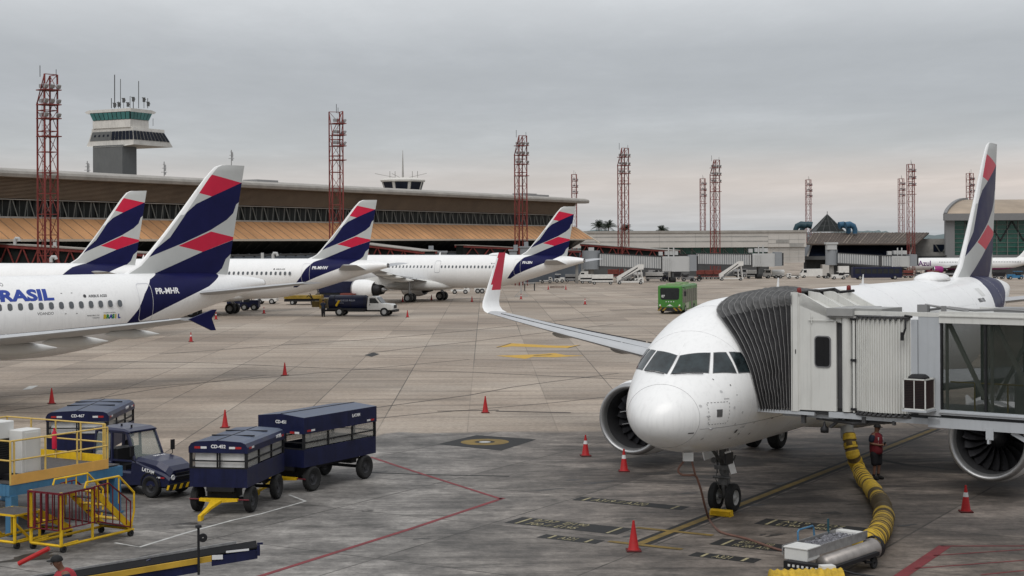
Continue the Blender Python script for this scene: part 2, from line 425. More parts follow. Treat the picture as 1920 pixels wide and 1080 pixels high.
def stab(parent,s):
    bm=B(); st=[]
    for l,le,te in ((.3,32.2,35.4),(1.0,32.6,35.6),(3.5,34.05,36.35),(6.0,35.5,37.05),(6.22,35.75,37.1)):
        st.append(airfoil(le,te,s*l,4.7+(l)*.105,.10))
    loft(bm,st); recalc(bm); return mk('tailplane',bm,[GREY],parent,True)
GSTL=mat('gear_dark_steel',(.13,.13,.13),.5,.4,.5,9)
def gear(parent,x,y,zt,r,wd,sep,nose=False,detail=False):
    bm=B()
    tube(bm,[(x,y,r),(x-.05,y,1.1),(x-.12,y,zt)],[.07,.085,.12] if nose else [.11,.13,.16],10)
    tube(bm,[(x,y-sep,r),(x,y+sep,r)],.055 if nose else .09,8)
    tube(bm,[(x-.05,y,1.25),(x+(1.0 if not nose else -1.1),y,zt)],.05,6)
    beam(bm,(x+.16,y,r+.1),(x+.3,y,r+.42),.05,.16); beam(bm,(x+.3,y,r+.42),(x+.1,y,r+.75),.05,.14)
    if detail:
        box(bm,(x-.1,y,1.22),(.2,.42,.12)); 
        for q in (-1,1):
            tube(bm,[(x-.12,y+q*.16,1.05),(x-.12,y+q*.16,1.85)],.022,6); tube(bm,[(x-.05,y+q*.1,.55),(x-.2,y+q*.17,.9),(x-.15,y+q*.12,1.3)],.012,5)
            tube(bm,[(x+.1,y+q*.3,1.55),(x,y+q*.1,1.0)],.025,6)
            lathe(bm,[(-.05,.0),(-.05,.085),(.06,.07),(.06,0)],12,'x',(x-.24,y+q*.19,1.42))
        box(bm,(x-.02,y,.83),(.2,.26,.2)); tube(bm,[(x-.18,y-.25,.95),(x-.18,y+.25,.95)],.04,8)
    recalc(bm); g=mk('landing_gear',bm,[STEEL if not nose else GSTL],parent,True)
    for q in (-1,1):
        bm=B(); h=wd/2
        lathe(bm,[(-h*.6,r*.5),(-h,r*.62),(-h*1.0,r*.85),(-h*.7,r*.97),(0,r),(h*.7,r*.97),(h,r*.85),(h,r*.62),(h*.6,r*.5)],24,'y',(x,y+q*sep,r))
        recalc(bm); wv=mk('wheel',bm,[RUB],g,True)
        # the rim rides on the outer face of the tyre
        bm=B(); lathe(bm,[(-h*.9*1,.01),(-h*.8,r*.2),(-h*.35,r*.28),(-h*.35,r*.42),(-h*.85,r*.53),(h*.85,r*.53),(h*.35,r*.42),(h*.35,r*.28),(h*.8,r*.2),(h*.9,.01)],24,'y',(x,y+q*sep,r))
        recalc(bm); mk('rim',bm,[RIM],g,True)
    return g
def decal(bm_pts_faces,parent,name,m,side,shift=0,off=.006,**kw):
    """flat (a,z) mesh laid onto the fuselage side"""
    bm=bm_pts_faces
    zs=[v.co.z for v in bm.verts]; xs=[v.co.x for v in bm.verts]
    z=math.floor(min(zs)/.12)*.12
    while z<max(zs):
        bmesh.ops.bisect_plane(bm,geom=bm.verts[:]+bm.edges[:]+bm.faces[:],plane_co=(0,0,z),plane_no=(0,0,1)); z+=.12
    x=math.floor(min(xs)/.5)*.5
    while x<max(xs):
        bmesh.ops.bisect_plane(bm,geom=bm.verts[:]+bm.edges[:]+bm.faces[:],plane_co=(x,0,0),plane_no=(1,0,0)); x+=.5
    for v in bm.verts:
        t,b,w_=prof(v.co.x,shift); c=(t+b)/2; r=(t-b)/2; y=surf_y(v.co.x,v.co.z,shift)
        ny=y/(w_**2); nz=(v.co.z-c)/(r*r); k=math.hypot(ny,nz); 
        v.co.y=side*(y+off*ny/k); v.co.z+=off*nz/k
    return mk(name,bm,m,parent,**kw)
def poly_bm(P):
    bm=B(); bm.faces.new([bm.verts.new((a,0,z)) for a,z in P]); return bm
def ring_bm(P,w_):
    cx=sum(p[0] for p in P)/len(P); cz=sum(p[1] for p in P)/len(P)
    bm=B(); o=[]; i_=[]
    for a,z in P:
        d=Vector((a-cx,z-cz)); k=(d.length-w_)/d.length
        o.append(bm.verts.new((a,0,z))); i_.append(bm.verts.new((cx+d.x*k,0,cz+d.y*k)))
    n=len(P)
    for j in range(n): bm.faces.new([o[j],o[(j+1)%n],i_[(j+1)%n],i_[j]])
    return bm
def rrect(cx,cz,w_,h,r=.1,n=4):
    P=[]
    for sx_,sz,a0 in ((1,1,0),(-1,1,90),(-1,-1,180),(1,-1,270)):
        for j in range(n+1):
            t=rad(a0+90*j/n); P.append((cx+sx_*(w_/2-r)+r*cos(t),cz+sz*(h/2-r)+r*sin(t)))
    return P
def dtext(txt,a,z,h,parent,side,m,shift=0,bold=0,align='LEFT',slant=0,wid=1):
    me=textmesh(txt,h/.72,0,align,bold); bm=B(); bm.from_mesh(me); bpy.data.meshes.remove(me)
    for v in bm.verts: v.co=Vector((a+wid*(v.co.x-slant*v.co.y)*(1 if side<0 else -1),0,z+v.co.y))
    return decal(bm,parent,'lettering',m,side,shift)
def windows(parent,a0,a1,side,shift=0,z=4.45,skip=()):
    first=None; a=a0; i=0
    while a<=a1+1e-6:
        if i not in skip:
            if first is None: first=decal(poly_bm(rrect(a,z,.25,.35,.11)),parent,'window',PWIN,side,shift,.008); fa=a
            else:
                o=inst(first,parent,(a-fa,0,0))
        a+=.533; i+=1
def door(parent,a,side,shift=0,w_=.86,h=1.95,z=4.45,m=None):
    return decal(ring_bm(rrect(a,z,w_,h,.18),.045),parent,'door',m or LINE,side,shift,.009)
def blade_antenna(parent,a,h=.42,shift=0,c=.3):
    t=prof(a,shift)[0]; bm=B(); loft(bm,[[(a,0,t-.05),(a+c*.5,.03,t-.05),(a+c,0,t-.05),(a+c*.5,-.03,t-.05)],[(a+c*.6,0,t+h),(a+c*.75,.008,t+h),(a+c*.95,0,t+h),(a+c*.75,-.008,t+h)]]); recalc(bm); mk('antenna',bm,WHITE,parent)
def plane(pose,label,shift=0,livery=True,tip='sharklet',neo=True,group='white airliners with navy and red tail fins parked on the apron'):
    X,D,yaw=pose; r=thing('airliner',label,'airliner',(X,D,0),PI/2-yaw,group)
    fuselage(r,shift,livery); vfin(r,livery)
    ws=-2.6 if shift<0 else 0
    for s in (1,-1):
        wg=wing(r,s,tip); en=engine(r,s,neo); stab(r,s)
        g=gear(r,17.7,s*3.8,3.0,.585,.42,.46)
        for o in (wg,en,g): o.location=(ws,0,0)
    gear(r,5.07+shift,0,2.0,.39,.22,.25,True,shift==0)
    # wing-body fairing
    bm=B(); R=[]
    for a,wd,zb,zt in ((10.6,.5,1.85,2.3),(11.6,1.35,1.62,2.6),(13,1.95,1.45,3.0),(15,2.15,1.38,3.1),(17.5,2.15,1.38,3.1),(19.5,1.95,1.45,2.95),(21,1.4,1.6,2.6),(22.2,.5,1.85,2.25)):
        c=(zb+zt)/2; h=(zt-zb)/2; R.append([(a,wd*math.copysign(abs(cos(t))**.6,cos(t)),c+h*math.copysign(abs(sin(t))**.75,sin(t))) for t in [2*PI*i/24 for i in range(24)]])
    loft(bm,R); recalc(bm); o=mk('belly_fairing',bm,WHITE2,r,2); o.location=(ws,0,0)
    bm=B(); lathe(bm,[(37.55,.02),(37.56,.17),(37.64,.20),(37.56,.235)],20,'x',(0,0,5.21)); mk('exhaust_outlet',bm,DARK,r,2)
    blade_antenna(r,9+shift,shift=shift); blade_antenna(r,17,.36)
    return r
POSE=dict(near=(3.205,37.53,.541),lbn=(-24.157,201.1,2.079),mhw=(-47.68,164.07,1.919),mhr=(-40.945,58.94,.80),fl=(-63.4,135.87,1.942))
near=plane(POSE['near'],'white airliner at the gate facing us, nose under the jet bridge canopy')
mhr=plane(POSE['mhr'],'white airliner at left with big blue lettering and orange-free navy tail, nearest of the parked row'.replace('orange-free ',''),tip='fence',neo=False)
mhw=plane(POSE['mhw'],'airliner behind the small white tank truck, tail cone in front of a white engine',tip='fence',neo=False)
lbn=plane(POSE['lbn'],'long white airliner with its engine above the tank truck, fourth tail fin from left',shift=-6.94,tip='none')
fl=plane(POSE['fl'],'farthest left airliner, mostly hidden behind the fuselage with blue lettering',tip='fence',neo=False)
for c in kids(mhr):
    if c.name.split('.')[0]=='wing': c.location=(1.6,0,-.12)
# markings of the airliner with the blue lettering (port side = -y)
windows(mhr,27.6-.533*20,27.6,-1); door(mhr,29.25,-1,m=mat('door_outline_pale',(.6,.6,.62),.5))
def marks(pl,reg,typ,a=29.9,shift=0):
    dtext(reg,a,4.86,.30,pl,-1,TXT_W,shift,.012)
    dtext(typ,25.95,4.80,.13,pl,-1,TXT_D,shift,.004)
    decal(poly_bm([(25.75+.085*cos(t),4.87+.085*sin(t)) for t in [PI*k/6 for k in range(12)]]),pl,'emblem',TXT_D,-1,shift)
marks(mhr,'PR-MHR','AIRBUS A320')
dtext('CONHEÇA O',21.75,5.44,.17,mhr,-1,TXT_D,align='RIGHT'); dtext('BRASIL',24.05,4.74,.52,mhr,-1,TXT_N,bold=.035,align='RIGHT',slant=-.05,wid=1.55)
dtext('VOANDO',23.1,4.02,.14,mhr,-1,TXT_D)
dtext('GOVERNO FEDERAL',26.68,3.98,.055,mhr,-1,TXT_D); dtext('MINISTÉRIO DO',25.75,3.86,.07,mhr,-1,TXT_D); dtext('TURISMO',26.05,3.74,.07,mhr,-1,TXT_D)
for i,(ch,cc) in enumerate(zip('BRASIL',((.55,.42,.02),(.02,.22,.06),(.02,.05,.3),(.02,.22,.06),(.55,.42,.02),(.02,.05,.3)))):
    dtext(ch,26.68+i*.17,3.72,.2,mhr,-1,mat('flag_letter_%d'%i,cc,.5),bold=.02)
for q,(a,z) in enumerate(((24.5,5.02),(25.05,5.02),(24.55,4.02),(25.15,4.02))):
    decal(poly_bm([(a,z),(a+.09,z),(a+.09,z+.03),(a,z+.03)]),mhr,'rescue_corner_mark',TXT_D,-1)
windows(mhw,27.6-.533*22,27.6,-1); door(mhw,29.25,-1,m=MC['door_outline_pale']); marks(mhw,'PR-MHW','AIRBUS A320')
windows(lbn,-1,17.5,-1,-6.94); windows(lbn,18.6,27.6,-1,-6.94)
door(lbn,29.25,-1,m=MC['door_outline_pale']); door(lbn,17.95,-1,-6.94,.8,1.5); door(lbn,7.3,-1,-6.94,.6,1.2); marks(lbn,'PS-LBN','AIRBUS A321')
for pl in (lbn,near):
    # satellite radome hump on the crown
    bm=B(); R=[]
    for t,r_,h in ((0,.02,0),(.06,.3,.14),(.2,.5,.27),(.5,.58,.32),(.8,.5,.27),(.94,.3,.14),(1,.02,0)):
        R.append([(24.3+t*2.9,r_*cos(q),5.86+max(0,h*sin(q))*1.05) for q in [2*PI*i/20 for i in range(20)]])
    loft(bm,R); recalc(bm); mk('satellite_radome',bm,WHITE,pl,2)
# ---- details of the aircraft at the gate
from mathutils.bvhtree import BVHTree
_f=[o for o in kids(near) if o.name.startswith('fuselage')][0]
_bv=BVHTree.FromPolygons([v.co for v in _f.data.vertices],[list(p.vertices) for p in _f.data.polygons])
def onsurf(p,off):
    h,n,_,_=_bv.find_nearest(Vector(p))
    c=Vector((h.x,0,3.8))
    if n.dot(h-c)<0: n=-n
    return h+n*off
def patch3(name,Q,m,off,par,n=8,grow=0):
    Q=[Vector(q) for q in Q]; c=sum(Q,Vector())/4; Q=[q+(q-c).normalized()*grow for q in Q]
    bm=B(); G=[]
    for i in range(n+1):
        row=[]
        for j in range(n+1):
            u,v=i/n,j/n; p=Q[0].lerp(Q[1],u).lerp(Q[3].lerp(Q[2],u),v); row.append(bm.verts.new(onsurf(p,off)))
        G.append(row)
    skin(bm,G,0,False,False); return mk(name,bm,m,par,2)
WQ=[[(2.08,.055,4.52),(2.40,.76,4.575),(1.92,.93,4.12),(1.50,.065,4.10)],[(2.46,.85,4.57),(2.68,1.09,4.565),(2.54,1.43,4.06),(2.01,1.03,4.11)],[(2.76,1.16,4.575),(3.03,1.37,4.545),(3.06,1.66,4.05),(2.61,1.475,4.065)]]
SEAL=mat('window_seal',(.16,.16,.165),.5)
for s in (-1,1):
    for Q in WQ:
        Q=[(a,s*l,z) for a,l,z in Q]
        o=patch3('cockpit_window',Q,CWIN,.014,near,10); patch3('window_seal',Q,SEAL,.008,o,10,.028)
    bm=B(); P=[onsurf(p,.04) for p in ((1.47,s*.12,4.07),(1.62,s*.5,4.10),(1.78,s*.86,4.13))]; tube(bm,P,.012,5); mk('wiper',bm,DARK,near)
bm=B(); t,b,w_=prof(1.18); c=(t+b)/2; r_=(t-b)/2
tube(bm,[(1.18,(w_+.001)*cos(q),c+(r_+.001)*sin(q)) for q in [2*PI*i/60 for i in range(61)]],.005,4); mk('radome_seam',bm,mat('radome_seam_grey',(.34,.34,.34),.5),near)
bm=B(); P=[]
for i in range(40):
    a=1.25+i*.16; P.append(onsurf((a,-surf_y(a,2.72)-.0,2.72+.0*a),.001))
tube(bm,P,.006,4); mk('skin_seam',bm,SEAL,near)
dk=mat('panel_dark',(.10,.10,.10),.5)
decal(poly_bm([(1.63,3.0),(1.80,3.0),(1.80,3.19),(1.63,3.19)]),near,'probe_panel',dk,-1,0,.010)
for q in range(7):
    for (a,z,w1,h1) in ((1.42+q*.087,3.36,.045,.012),(1.42+q*.087,2.82,.045,.012)): decal(poly_bm([(a,z),(a+w1,z),(a+w1,z+h1),(a,z+h1)]),near,'dash_mark',dk,-1,0,.010)
for q in range(6):
    for a in (1.40,2.02): decal(poly_bm([(a,2.85+q*.09),(a+.012,2.85+q*.09),(a+.012,2.89+q*.09),(a,2.89+q*.09)]),near,'dash_mark',dk,-1,0,.010)
for a,z,w1,h1 in ((1.0,2.62,.13,.03),(2.6,2.5,.10,.09),(2.9,2.42,.05,.05),(2.6,2.35,.12,.015),(2.2,3.75,.03,.03),(1.9,3.9,.02,.03),(2.3,3.5,.03,.02),(4.4,2.7,.14,.03),(3.6,2.35,.05,.05)): decal(poly_bm([(a,z),(a+w1,z),(a+w1,z+h1),(a,z+h1)]),near,'sensor',dk,-1,0,.010)
# nose gear doors, lamps and tag
bm=B(); box(bm,(4.9,.40,1.6),(.7,.03,.34),rx=-.25); box(bm,(4.62,-.38,1.42),(.03,.17,.62),rx=-.3); mk('gear_door',bm,WHITE,near)
bm=B(); box(bm,(4.1,-.55,1.6),(.5,.04,.3)); mk('service_panel',bm,DARK,near)
dtext('AIRBUS A320',26.6,5.0,.14,near,-1,TXT_D,0,.006)
windows(near,24.1,27.6,-1); decal(poly_bm([(27.6,5.2),(28.3,5.2),(28.3,5.5),(27.6,5.5)]),near,'emblem_patch',WHITE2,-1)

SEAM=mat('seam_grey',(.50,.50,.50),.5)
for a in (2.95,4.35,6.4,8.0,10.2,13.4,16.6,19.8,23.0,25.9,29.2,31.6):
    bm=B(); t,b,w_=prof(a); c=(t+b)/2; r_=(t-b)/2; tube(bm,[(a,(w_+.0005)*cos(q),c+(r_+.0005)*sin(q)) for q in [2*PI*i/48 for i in range(49)]],.004 if a>5 else .003,4); mk('skin_joint',bm,SEAM,near)
for z in (3.35,4.95):
    bm=B(); tube(bm,[onsurf((a,-surf_y(a,z),z),.0005) for a in [1.35+i*.5 for i in range(12)]+[8+i*1.4 for i in range(14)]],.003,4); mk('skin_joint',bm,SEAM,near)
for i,(a,z) in enumerate(((1.9,3.62),(2.2,3.2),(2.55,3.05),(2.4,2.75),(3.4,2.7),(3.0,3.9),(1.5,2.45),(1.25,3.3))):
    decal(poly_bm([(a+.035*cos(q),z+.035*sin(q)) for q in [PI*k/5 for k in range(10)]]),near,'fastener_ring',SEAM,-1,0,.007)
for a,z,s_ in ((1.9,3.42,'STATIC'),(2.75,2.62,'NO STEP'),(3.3,3.0,'CAUTION')): dtext(s_,a,z,.035,near,-1,TXT_D)
for s in (-1,1):
    for a,z in ((1.35,3.05),(1.5,2.72)):
        p=onsurf((a,s*surf_y(a,z),z),0); bm=B(); tube(bm,[p,p+Vector((.02,s*.09,-.01)),p+Vector((-.16,s*.11,-.01))],.012,6); mk('probe',bm,STEEL,near)
# ---------------------------------------------------------------- ground
def ground_mat():
    global N,L
    m=bpy.data.materials.new('apron_concrete'); m.use_nodes=True; MC['ground']=m
    N=m.node_tree.nodes; L=m.node_tree.links; p=N['Principled BSDF']
    P=N.new('ShaderNodeTexCoord').outputs['Object']
    sp=N.new('ShaderNodeSeparateXYZ'); L.new(P,sp.inputs[0]); X,Y=sp.outputs[0],sp.outputs[1]
    def grid(rot,off,sxp,syp,w_):
        q=mapping(P,rot=(0,0,rot)); s=N.new('ShaderNodeSeparateXYZ'); L.new(q,s.inputs[0])
        u=mth('DIVIDE',mth('ADD',s.outputs[0],off[0]),sxp); v=mth('DIVIDE',mth('ADD',s.outputs[1],off[1]),syp)
        fu=mth('ABSOLUTE',mth('SUBTRACT',mth('FRACT',u),.5)); fv=mth('ABSOLUTE',mth('SUBTRACT',mth('FRACT',v),.5))
        lu=mth('GREATER_THAN',fu,.5-w_/sxp/2); lv=mth('GREATER_THAN',fv,.5-w_/syp/2)
        c=N.new('ShaderNodeCombineXYZ'); L.new(mth('FLOOR',u),c.inputs[0]); L.new(mth('FLOOR',v),c.inputs[1])
        wn=N.new('ShaderNodeTexWhiteNoise'); L.new(c.outputs[0],wn.inputs[0])
        return lu,lv,wn.outputs[0]
    lu,lv,pn=grid(-.0175,(.75,0),3.57,6.5,.05)
    mu,mv,qn=grid(.541,(1.2,1.0),5.0,5.0,.06)
    big=noise(P,.06,5,.6); med=noise(P,.45,9,.74); fine=noise(P,7,5,.7)
    stx=noise(mapping(P,scl=(.05,.6,1)),1.0,6,.65); stx2=noise(mapping(P,rot=(0,0,.35),scl=(.07,.9,1)),1.0,5,.65)
    light=ramp(big,[(.3,(.240,.192,.150)),(.5,(.312,.258,.206)),(.7,(.372,.320,.264))])
    light=mixc(1,light,ramp(pn,[(0,.80),(1,1.12)]),'MULTIPLY')
    light=mixc(1,light,ramp(stx,[(.28,.55),(.44,.92),(.56,1.04),(.7,1.14)]),'MULTIPLY')
    light=mixc(1,light,ramp(stx2,[(.32,.68),(.46,.96),(.7,1.10)]),'MULTIPLY')
    dark=ramp(med,[(.34,(.066,.062,.057)),(.5,(.158,.148,.137)),(.66,(.275,.260,.240))])
    dark=mixc(1,dark,ramp(qn,[(0,.74),(1,1.16)]),'MULTIPLY')
    dark=mixc(1,dark,ramp(noise(mapping(P,rot=(0,0,-.95),scl=(.22,1.5,1)),1.3,9,.78),[(.34,.45),(.48,.95),(.66,1.32)]),'MULTIPLY')
    # stand area: older, dirtier slabs on the camera side of a wavy border
    bx=N.new('ShaderNodeMapRange'); L.new(X,bx.inputs[0]); bx.inputs[1].default_value=-9.5; bx.inputs[2].default_value=-4.5; bx.inputs[3].default_value=50.5; bx.inputs[4].default_value=60.2
    edge=mth('ADD',mth('SUBTRACT',bx.outputs[0],Y),mth('MULTIPLY',mth('SUBTRACT',noise(P,.09,3,.5),.5),7.0))
    edge=mth('ADD',edge,mth('MULTIPLY',mth('SUBTRACT',med,.5),1.6))
    em=N.new('ShaderNodeMapRange'); L.new(edge,em.inputs[0]); em.inputs[1].default_value=-.35; em.inputs[2].default_value=.35
    col=mixc(em.outputs[0],light,dark)
    br=N.new('ShaderNodeMapRange'); L.new(X,br.inputs[0]); br.inputs[1].default_value=-3; br.inputs[2].default_value=6
    col=mixc(mth('MULTIPLY',mth('MULTIPLY',br.outputs[0],em.outputs[0]),.75),col,mixc(1,col,(1.0,.86,.76),'MULTIPLY'))
    # oil and rubber stains that double as painted belly shade under the parked aircraft
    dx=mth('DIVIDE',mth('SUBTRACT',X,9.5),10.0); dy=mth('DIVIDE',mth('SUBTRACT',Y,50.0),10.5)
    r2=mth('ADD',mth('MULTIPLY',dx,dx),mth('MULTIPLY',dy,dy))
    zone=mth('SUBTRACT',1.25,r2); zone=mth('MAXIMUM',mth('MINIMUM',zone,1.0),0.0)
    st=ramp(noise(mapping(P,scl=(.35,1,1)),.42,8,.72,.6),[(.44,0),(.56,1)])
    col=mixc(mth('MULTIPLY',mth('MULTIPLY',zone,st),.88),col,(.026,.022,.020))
    st2=ramp(noise(mapping(P,(3,9,0),scl=(.5,1.2,1)),.55,8,.72,.5),[(.58,0),(.68,1)])
    col=mixc(mth('MULTIPLY',mth('MULTIPLY',st2,em.outputs[0]),.75),col,(.035,.033,.031))
    st3=ramp(noise(mapping(P,(13,1,0),scl=(.25,.8,1)),.2,7,.7,.3),[(.66,0),(.8,1)])
    col=mixc(mth('MULTIPLY',st3,.5),col,(.07,.062,.055))
    cr=noise(P,1.1,3,.5)
    l1=mth('MULTIPLY',mth('ADD',mth('MULTIPLY',lu,ramp(noise(mapping(P,scl=(.5,.02,1)),1,2),[(.42,.25),(.55,1)])),mth('MULTIPLY',lv,.16)),mth('SUBTRACT',1.0,em.outputs[0]))
    l2=mth('MULTIPLY',mth('MAXIMUM',mu,mv),mth('MULTIPLY',em.outputs[0],ramp(cr,[(.35,.5),(.6,1.0)])))
    col=mixc(mth('MULTIPLY',mth('MINIMUM',mth('ADD',l1,l2),1.0),.8),col,(.03,.027,.024))
    col=mixc(1,col,ramp(noise(P,4.5,8,.8),[(.3,.62),(.5,1.0),(.7,1.34)]),'MULTIPLY')
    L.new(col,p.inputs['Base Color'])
    L.new(ramp(med,[(.3,.62),(.7,.88)]),p.inputs['Roughness']); p.inputs['Specular IOR Level'].default_value=.35
    b=N.new('ShaderNodeBump'); b.inputs['Strength'].default_value=.25; b.inputs['Distance'].default_value=.02; L.new(fine,b.inputs['Height']); L.new(b.outputs[0],p.inputs['Normal'])
    return m
bm=B(); R=[]
for y in [-60,0,100,200,250,300,350,400,450,700,1500,4000]: R.append([bm.verts.new((x,y,gz(y))) for x in (-3000,-300,0,300,3000)])
skin(bm,R,0,False,False); recalc(bm)
for f in bm.faces:
    if f.normal.z<0: f.normal_flip()
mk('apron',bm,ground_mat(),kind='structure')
PY=mat('paint_yellow',(.20,.135,.035),.7,0,.45,2.2); PB=mat('paint_black',(.018,.018,.018),.7,0,.4,3); PR_=mat('paint_red',(.19,.035,.04),.7,0,.35,3); PW=mat('paint_white',(.5,.5,.48),.7,0,.35,3)
TM=mat('tyre_mark',(.050,.042,.036),.8,0,.3,1); TM2=mat('faded_mark',(.12,.098,.08),.8,0,.3,1); PYT=mat('paint_pale_yellow',(.33,.29,.17),.7,0,.5,5)
def ribbon(name,pts,wd,m,lift=.004,world=False,taper=False):
    P=[Vector(p) if world else gp(*p) for p in pts]
    # subdivide
    Q=[]
    for a,b in zip(P,P[1:]):
        k=max(1,int((b-a).length/4))
        Q+=[a.lerp(b,i/k) for i in range(k)]
    Q.append(P[-1]); bm=B(); l=[];r=[]
    for i,q in enumerate(Q):
        d=(Q[min(i+1,len(Q)-1)]-Q[max(i-1,0)]); d.z=0; d.normalize(); n=Vector((-d.y,d.x,0))*wd/2
        for s,A in ((1,l),(-1,r)):
            v=q+n*s; v.z=gz(v.y)+lift; A.append(bm.verts.new(v))
    for i in range(len(Q)-1): bm.faces.new([r[i],r[i+1],l[i+1],l[i]])
    return mk(name,bm,m,kind='structure')
def patch(name,pts,m,lift=.004,world=False):
    P=[Vector(p) if world else gp(*p) for p in pts]
    bm=B(); f=bm.faces.new([bm.verts.new((p.x,p.y,gz(p.y)+lift)) for p in P]); 
    if f.normal.z<0: f.normal_flip()
    bm.normal_update()
    return mk(name,bm,m,kind='structure')
for pts,wd,m in (([(300,664),(400,657),(530,647),(700,636),(880,620),(1130,592)],.22,TM),([(692,662),(760,654),(880,641),(1150,608)],.18,TM),([(660,668),(900,674),(1180,680)],.16,TM2),
  ([(0,676),(200,677),(400,681),(600,690),(880,698),(1190,712)],.2,TM),([(0,744),(200,731),(400,716),(660,694),(880,674)],.14,TM),([(0,772),(150,752),(300,728),(500,703)],.16,TM2),
  ([(700,765),(880,741),(960,726),(1040,715),(1160,700)],.13,TM),([(700,785),(790,776),(900,767),(1040,755),(1150,743)],.12,TM),([(690,886),(800,890),(955,893)],.16,PB),
  ([(0,640),(200,637),(420,632),(700,640)],.14,TM2),([(800,684),(900,687),(1120,694)],.1,TM2),([(1000,640),(1200,628)],.12,TM2),([(820,771),(935,769)],.35,TM2),([(930,771),(1070,774)],.3,TM),([(1080,587),(1235,577)],.3,TM2),([(1060,560),(1230,552)],.3,TM2)):
    ribbon('tyre_track',pts,wd,m)
patch('oil_patch',[(683,666),(700,661),(712,664),(697,669)],PB,.006)
ribbon('red_marking',[(695,857),(770,882),(940,936)],.13,PR_,.006); ribbon('red_marking',[(944,934),(760,995),(480,1083)],.15,PR_,.006)
ribbon('red_marking',[(1685,1083),(1772,1024)],.30,PR_,.006)
for pts,wd in (([(1765,1024),(1960,1024)],.10),([(1750,1042),(1960,1028)],.07),([(1715,1066),(1960,1048)],.07),([(1840,1078),(1960,1066)],.07)): ribbon('red_marking',pts,wd,PR_,.006)
ribbon('white_marking',[(215,1018),(262,1026),(350,999),(435,976)],.10,PW,.006); ribbon('white_marking',[(435,976),(488,964),(573,940)],.08,PW,.006); ribbon('white_marking',[(573,940),(542,928)],.08,PW,.006)
patch('white_marking',[(42,731),(55,724),(72,723),(58,730)],PW,.006)
# lead-in line of the stand and its stop bars, laid in the aircraft's own frame
yaw=POSE['near'][2]; AF=Vector((sin(yaw),cos(yaw),0)); PO=Vector((cos(yaw),-sin(yaw),0)); OR=Vector((POSE['near'][0],POSE['near'][1],0))
def pf(a,l): return OR+AF*a+PO*l
ribbon('stand_line_border',[pf(-.3,0),pf(26,0)],.52,PB,.004,True); ribbon('stand_line',[pf(-.4,0),pf(26,0)],.22,PY,.008,True)
def pcoord(px,py): v=gp(px,py)-OR; return v.dot(AF),v.dot(PO)
for q0,q1 in (((1190,991),(1340,1003)),((1140,1016),(1280,1030))):
    a0,l0=pcoord(*q0); a1,l1=pcoord(*q1); a=(a0+a1)/2; ribbon('stop_bar',[pf(a,l0),pf(a,l1)],.2,PY,.012,True)
def stencil(q0,q1,h,rows):
    """black panel with pale characters; q0,q1 = left and right ends of the near edge in the photograph"""
    a0,l0=pcoord(*q0); a1,l1=pcoord(*q1); a=(a0+a1)/2
    patch('marking_panel',[pf(a,l0),pf(a,l1),pf(a+h,l1),pf(a+h,l0)],PB,.004,True)
    patch('marking_edge',[pf(a+.05,l0+.28),pf(a+h-.05,l0+.28),pf(a+h-.05,l0+.36),pf(a+.05,l0+.36)],PYT,.008,True)
    patch('marking_edge',[pf(a+.05,l1-.36),pf(a+h-.05,l1-.36),pf(a+h-.05,l1-.28),pf(a+.05,l1-.28)],PYT,.008,True)
    n=len(rows); rh=h/n
    for i,t in enumerate(rows):
        sz=rh*.95; k=(l1-l0-1.1)/max(1,len(t))/(sz*.62)
        M=axes(pf(a+rh*(n-1-i)+rh*.17,l0+.55)+Vector((0,0,.009)),PO,AF)@Matrix.Diagonal((min(k,2.0),1,1,1))
        sign(t,sz,M,PYT,None,'painted_lettering',0,kind='structure')
stencil((1073,937),(1276,957),.62,['A319 // A320']); stencil((946,980),(1156,1003),.95,['B737  EJ190','700 // E195']); stencil((1005,1008),(1117,1020),.5,['A321'])
stencil((1416,981),(1640,1006),.9,['A319  B737','E190 // 800']); stencil((1328,1021),(1500,1038),.85,['B737M // F50','FK 200  ATR']); stencil((1290,1042),(1413,1056),.5,['A321'])
# reference circle
patch('marking_panel',[(820,833),(893,816),(1006,824),(940,845)],PB,.004)
def ring(c,r0,r1,m,lift,name='ring_marking'):
    bm=B(); n=40; A=[bm.verts.new((c.x+r0*cos(2*PI*k/n),c.y+r0*sin(2*PI*k/n),lift)) for k in range(n)]; Z=[bm.verts.new((c.x+r1*cos(2*PI*k/n),c.y+r1*sin(2*PI*k/n),lift)) for k in range(n)]
    for k in range(n): bm.faces.new([A[k],A[(k+1)%n],Z[(k+1)%n],Z[k]])
    for f in bm.faces:
        if f.normal.z<0: f.normal_flip()
    mk(name,bm,m,kind='structure')
cc=gp(909,829); ring(cc,.38,.90,PY,.008); ring(cc,.02,.22,PW,.008)
YB=mat('paint_bright_yellow',(.50,.30,.04),.7,0,.25,2)
patch('yellow_marking',[(930,651),(957,643.5),(1036,648),(1070,648.5),(1088,646.5),(1064,652.5),(1030,652),(960,649.5),(948,651)],YB,.006)
patch('yellow_marking',[(930,667),(1010,664.5),(1040,662),(1060,666),(1095,667),(1040,670),(1000,669),(985,673)],YB,.006)
ribbon('marking_border',[(932,652),(958,643.7)],.12,PB,.010); ribbon('marking_border',[(1064,653),(1088,647)],.12,PB,.010); ribbon('marking_border',[(1000,667),(1035,665)],.3,PB,.010)
for pts in ([(1140,508),(1250,513),(1340,512)],[(1060,552),(1090,551)],[(1240,545),(1330,545)],[(1336,534.5),(1352,534.5)]): 
    ribbon('faded_marking',[(x,max(y,530)) for x,y in pts],.25,PW,.006)
